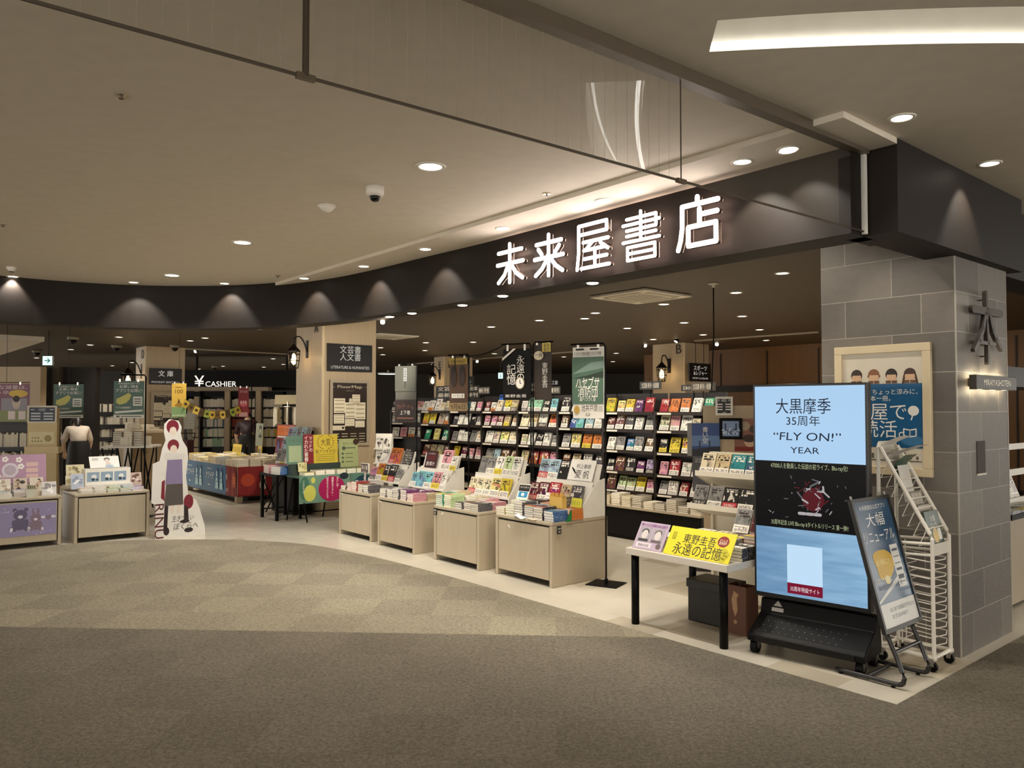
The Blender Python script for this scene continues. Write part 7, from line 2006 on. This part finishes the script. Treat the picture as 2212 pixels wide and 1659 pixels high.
# spinner rack at the left end of the bookcase wall
p = aty(823, 980, 11.9)
t = thing('leaflet_stand', 'pale slanted stand with white sheets between the wooden column and the bookcase', 'leaflet stand', (p.x, p.y, 0), -.3)
mb = MB(); mb.b2(-.14, .14, .1, .14, 0, 1.2); mb.build('back_board', WHITE, t); mb = MB(); mb.b2(-.15, .15, -.12, .2, 0, .06); mb.build('base', WHITE, t)
for k in range(4):
    mb = MB(); mb.b2(-.14, .14, .02, .1, .30 + .22 * k, .315 + .22 * k); mb.build('tray', WHITE, t)
    for j in range(2): pic('white leaflet with dark drawing, %s tray %s on the pale slanted stand' % (ORD[3 - k], ('outer', 'inner')[j]), frameM((p.x, p.y, 0), -.3), -.07 + .14 * j, .06, .317 + .22 * k, .12, .18, 'ded9ce', ('4a4642', 'b9b2a6'), 12, 'leaflet')
# extra dark bay at the far end of the wall
p = aty(872, 1000, 14.0)
o = copy_tree(bay0); o.location = (p.x, p.y, 0); o.rotation_euler = (0, 0, -.35); o['label'] = 'dark bookcase bay turned to the viewer beyond the far end of the bookcase wall'
Fq = frameM((p.x, p.y, 0), -.35)
for r, z in enumerate(ROWS[2:]):
    for k in range(5): stand(Fq, -.34 + .165 * k, .31, z + .001, .13, .18, RND.choice(('white', 'pink', 'grey', 'white', 'dark grey')), 'book facing out, %s from left, row %s of the turned bookcase bay' % (ORD[k], ('lowest shown', 'middle', 'top')[r]), lean=16)

# ================================================================== RIGHT EDGE: MAGAZINE COUNTER BEYOND THE PILLAR
t = thing('magazine_counter', 'wood-fronted magazine counter beyond the stone pillar at the right edge', 'counter', S(7.05, 2.22, 0), FACE_S)
mb = MB(); mb.b2(0, 2.2, 0, .9, .02, .70); mb.build('body', W_CAB, t); mb = MB(); mb.b2(-.02, 2.2, -.03, .9, .70, .74); mb.build('counter_top', BLACK, t); mb = MB(); mb.b2(0, 2.2, .03, .9, 0, .02); mb.build('plinth', BLACK, t)
for k in range(3): mb = MB(); mb.b2(0, 2.2, .20 + .16 * k, .22 + .16 * k, .74 + .22 * k, .80 + .22 * k); mb.build('tier', WHITE, t)
mb = MB(); mb.b2(0, 2.2, .80, .84, .74, 1.95); mb.build('back_panel', mat('8f8c84', .5), t); mb = MB(); mb.b2(0, 2.2, .1, .84, 1.78, 1.95); mb.build('header', BLACK, t)
Fq = frameM(S(7.05, 2.22, 0), FACE_S)
for r in range(3):
    for k in range(5): stand(Fq, .13 + k * .2, .225 + .16 * r, .76 + .22 * r, .19, .24, RND.choice(('white', 'pink', 'pale yellow', 'pale green', 'cream', 'grey')), 'magazine on the %s tier of the right edge counter, %s from pillar' % (ORD[r], ORD[k]), lean=20, t=.008, name='magazine', group='magazines at the right edge')
for k in range(4): stack(Fq, .14 + k * .22, .08, .74, 3, RND.choice(('white', 'blue', 'yellow', 'black')), '%s pile on the right edge magazine counter' % ORD[k], w=.2, h=.2, t=.008, name='magazine', group='magazine piles at the right edge')

# ================================================================== PEOPLE
def figure(label, loc, rz, pose, hair, long_hair, skin='d2ab8c', parts=()):
    """one skinned body; pose = joints (name -> (x, y, z)); looks along -Y of its own frame"""
    t = thing('person', label, 'person', loc, rz)
    J = dict(pose)
    order = ['pelvis', 'belly', 'chest', 'neck', 'head_base', 'crown', 'lhip', 'lknee', 'lankle', 'ltoe', 'rhip', 'rknee', 'rankle', 'rtoe', 'lsh', 'lelb', 'lwri', 'rsh', 'relb', 'rwri']
    edges = [('pelvis', 'belly'), ('belly', 'chest'), ('chest', 'neck'), ('neck', 'head_base'), ('head_base', 'crown'), ('pelvis', 'lhip'), ('lhip', 'lknee'), ('lknee', 'lankle'), ('lankle', 'ltoe'), ('pelvis', 'rhip'), ('rhip', 'rknee'), ('rknee', 'rankle'), ('rankle', 'rtoe'), ('chest', 'lsh'), ('lsh', 'lelb'), ('lelb', 'lwri'), ('chest', 'rsh'), ('rsh', 'relb'), ('relb', 'rwri')]
    rad = dict(pelvis=.12, belly=.115, chest=.125, neck=.052, head_base=.08, crown=.085, lhip=.095, rhip=.095, lknee=.058, rknee=.058, lankle=.038, rankle=.038, ltoe=.035, rtoe=.035, lsh=.06, rsh=.06, lelb=.042, relb=.042, lwri=.028, rwri=.028)
    V = [Vector(J[k]) for k in order]; idx = {k: i for i, k in enumerate(order)}
    E = [(idx[a], idx[b]) for a, b in edges]; Rr = [rad[k] for k in order]
    for sd in 'lr':
        w, e = Vector(J[sd + 'wri']), Vector(J[sd + 'elb'])
        d = (w - e).normalized(); side = Vector((1, 0, 0)) if abs(d.x) < .8 else Vector((0, 1, 0)); side = (side - d * side.dot(d)).normalized()
        inner = 1 if sd == 'l' else -1
        V.append(w + d * .05); Rr.append(.030); palm = len(V) - 1; E.append((idx[sd + 'wri'], palm))
        nrm = d.cross(side)
        for k, (o_, ln) in enumerate(((-.028, .062), (-.010, .074), (.010, .070), (.027, .055))):
            b = w + d * .078 + side * o_
            V.append(b); Rr.append(.011); i1 = len(V) - 1; E.append((palm, i1))
            V.append(b + d * ln * .55 + nrm * .006 * inner); Rr.append(.0095); i2 = len(V) - 1; E.append((i1, i2))
            V.append(b + d * ln + nrm * .020 * inner); Rr.append(.008); E.append((i2, len(V) - 1))
        b = w + d * .035 + side * .036 * inner
        V.append(b); Rr.append(.012); i1 = len(V) - 1; E.append((palm, i1)); V.append(b + d * .045 + side * .02 * inner); Rr.append(.009); E.append((i1, len(V) - 1))
    def skinmesh(name, V, E, Rr, m, rootv=0, sub=1):
        me = bpy.data.meshes.new(name); me.from_pydata([tuple(v) for v in V], E, []); me.materials.append(m)
        o = bpy.data.objects.new(name, me); COL.objects.link(o); o.parent = t
        sk = o.modifiers.new('skin', 'SKIN'); sk.use_smooth_shade = True
        for i, r in enumerate(Rr):
            r = r if isinstance(r, tuple) else (r, r)
            me.skin_vertices[0].data[i].radius = r
        me.skin_vertices[0].data[rootv].use_root = True
        s = o.modifiers.new('sub', 'SUBSURF'); s.levels = sub; s.render_levels = sub
        return o
    skinmesh('body', V, E, Rr, mat(skin, .5), 0, 1)
    def garment(name, chain, grow, m):
        ks = sorted({k for e in chain for k in e}, key=order.index); ii = {k: i for i, k in enumerate(ks)}
        skinmesh(name, [Vector(J[k]) for k in ks], [(ii[a], ii[b]) for a, b in chain], [rad[k] * grow.get(k, 1) + (.034 if k in ('pelvis', 'belly', 'chest') else .014) for k in ks], m, ii.get('pelvis', ii.get('chest', 0)))
    for name, chain, grow, m in parts: garment(name, chain, grow, m)
    hd = (Vector(J['crown']) + Vector(J['head_base'])) / 2
    up = (Vector(J['crown']) - Vector(J['head_base'])).normalized(); fw = Vector((0, -1, 0)); fw = (fw - up * fw.dot(up)).normalized()
    sd = fw.cross(up)
    B = Matrix.Translation(hd) @ Matrix((sd, -fw, up)).transposed().to_4x4()
    mb = MB()
    for s_ in (-1, 1):
        mb.lathe([(.001, -.009), (.009, 0), (.001, .009)], 8, 0, B @ T(s_ * .032, -.082, -.005) @ Matrix.Rotation(PI / 2, 4, 'X')); 
    mb.b2(-.022, .022, -.092, -.080, -.062, -.054, 1, B)
    mb.add([(-.012, -.080, -.03), (.012, -.080, -.03), (0, -.105, -.034), (0, -.082, .01)], [(0, 1, 2), (0, 2, 3), (2, 1, 3)], 2, B)
    for s_ in (-1, 1): mb.lathe([(.001, -.012), (.018, 0), (.001, .012)], 8, 2, B @ T(s_ * .088, 0, -.02) @ Matrix.Rotation(PI / 2, 4, 'Y'))
    mb.build('face', [INK, mat('a5605a', .5), mat(skin, .5)], t)
    mb = MB(); prof = [(.02, .125), (.065, .11), (.095, .07), (.104, .02), (.098, -.03)]
    n = 18; vs, fs = [], []
    for r, z in prof:
        for i in range(n):
            a = 2 * PI * i / n; y = r * math.sin(a); 
            if z < .05 and y < -.035: y = -.035
            vs.append((r * math.cos(a), y + .008, z))
    for j in range(len(prof) - 1):
        for i in range(n): fs.append((j * n + i, (j + 1) * n + i, (j + 1) * n + (i + 1) % n, j * n + (i + 1) % n))
    fs.append(tuple(range(n))); mb.add(vs, fs, 0, B)
    if long_hair: mb.tube([B @ Vector(p) for p in ((0, .07, .06), (0, .11, -.02), (0, .12, -.14), (0, .11, -.26))], [.05, .065, .055, .02], 10)
    mb.build('hair', mat(hair, .5), t, smooth=True)
    return t
UP = dict(pelvis=(0, 0, .92), belly=(0, 0, 1.08), chest=(0, -.02, 1.28), neck=(0, -.02, 1.41), head_base=(0, -.035, 1.50), crown=(0, -.03, 1.585), lhip=(.09, 0, .88), lknee=(.10, -.01, .48), lankle=(.10, .02, .07), ltoe=(.11, -.13, .04), rhip=(-.09, 0, .88), rknee=(-.10, -.01, .48), rankle=(-.10, .02, .07), rtoe=(-.11, -.13, .04), lsh=(.17, 0, 1.34), lelb=(.22, -.02, 1.08), lwri=(.22, -.10, .86), rsh=(-.17, 0, 1.34), relb=(-.22, -.02, 1.08), rwri=(-.22, -.10, .86))
BEND = dict(UP, belly=(0, -.05, 1.05), chest=(0, -.22, 1.20), neck=(0, -.32, 1.28), head_base=(0, -.40, 1.33), crown=(0, -.46, 1.39), lsh=(.17, -.22, 1.25), lelb=(.24, -.26, .99), lwri=(.20, -.36, .78), rsh=(-.17, -.22, 1.25), relb=(-.25, -.26, .99), rwri=(-.22, -.36, .78))
TOPC = [('pelvis', 'belly'), ('belly', 'chest'), ('chest', 'neck'), ('chest', 'lsh'), ('lsh', 'lelb'), ('chest', 'rsh'), ('rsh', 'relb')]
SKIRT = [('pelvis', 'belly'), ('pelvis', 'lhip'), ('lhip', 'lknee'), ('pelvis', 'rhip'), ('rhip', 'rknee')]
LEGS = [('pelvis', 'belly'), ('pelvis', 'lhip'), ('lhip', 'lknee'), ('lknee', 'lankle'), ('pelvis', 'rhip'), ('rhip', 'rknee'), ('rknee', 'rankle')]
SHOE = lambda s: [(s + 'ankle', s + 'toe')]
NB_ = {'neck': .9}
p = aty(171, 960, 14.6)
wm = figure('woman seen from behind in a pale blouse and black skirt, stooping over a far table', (p.x, p.y, 0), PI + .65, BEND, '1d1512', True, parts=[
    ('blouse', TOPC, NB_, mat('cdbfae', .6)), ])
wm.scale = (.95, .95, .95)
mb = MB(); n = 20; prof = [(.165, 1.03), (.19, .95), (.205, .85), (.225, .55), (.23, .42)]
for r, z in prof:
    for i in range(n):
        a = 2 * PI * i / n; q = r * (1 + .03 * math.sin(5 * a) * (1 - z)); mb.v.append((q * math.cos(a), q * .85 * math.sin(a), z))
for j in range(len(prof) - 1):
    for i in range(n): mb.f.append([j * n + i, (j + 1) * n + i, (j + 1) * n + (i + 1) % n, j * n + (i + 1) % n]); mb.m.append(0)
mb.build('skirt', mat('14110f', .6), wm, smooth=True)
p = aty(124, 960, 15.1)
figure('person in a grey-beige top beside the stooping woman, mostly hidden by the beige stand', (p.x, p.y, 0), -.6, BEND, '2a201a', False, parts=[
    ('shirt', TOPC, NB_, mat('8d8070', .6)), ('trousers', LEGS, {}, mat('1d1917', .6))])
p = aty(533, 960, 17.2)
figure('person in a dark maroon top with pale stripes, seen from behind near the cashier shelves', (p.x, p.y, 0), PI + .3, BEND, '17110f', False, parts=[
    ('shirt', TOPC, NB_, mat('2c1216', .6)), ('trousers', LEGS, {}, mat('15110f', .6))])
# cord bag / trolley shapes near the far column: dark red stroller
p = aty(392, 950, 18.0)
t = thing('trolley', 'dark red wheeled trolley in the shade behind the standing cutout', 'trolley', (p.x, p.y, 0))
mb = MB(); mb.b2(-.22, .22, -.2, .2, .18, .85); mb.build('basket', mat('3a1416', .6), t, bev=.03)
mb = MB(); mb.tube([(-.2, .18, .8), (-.2, .3, 1.0), (.2, .3, 1.0), (.2, .18, .8)], .012, 6); mb.build('handle', BLACKM, t)
for x in (-.18, .18):
    for y in (-.15, .15): mb = MB(); mb.cyl((x - .015, y, .07), (x + .015, y, .07), .07, 12); mb.build('wheel', BLACKM, t); 
mb = MB(); mb.b2(-.2, .2, -.17, .17, .12, .18); mb.build('chassis', BLACKM, t)

o = HEAP.build('book_piles', HEAPM)
tag(o, 'crowded books in piles and upright rows on the farther tables and shelves', 'books', kind='stuff')
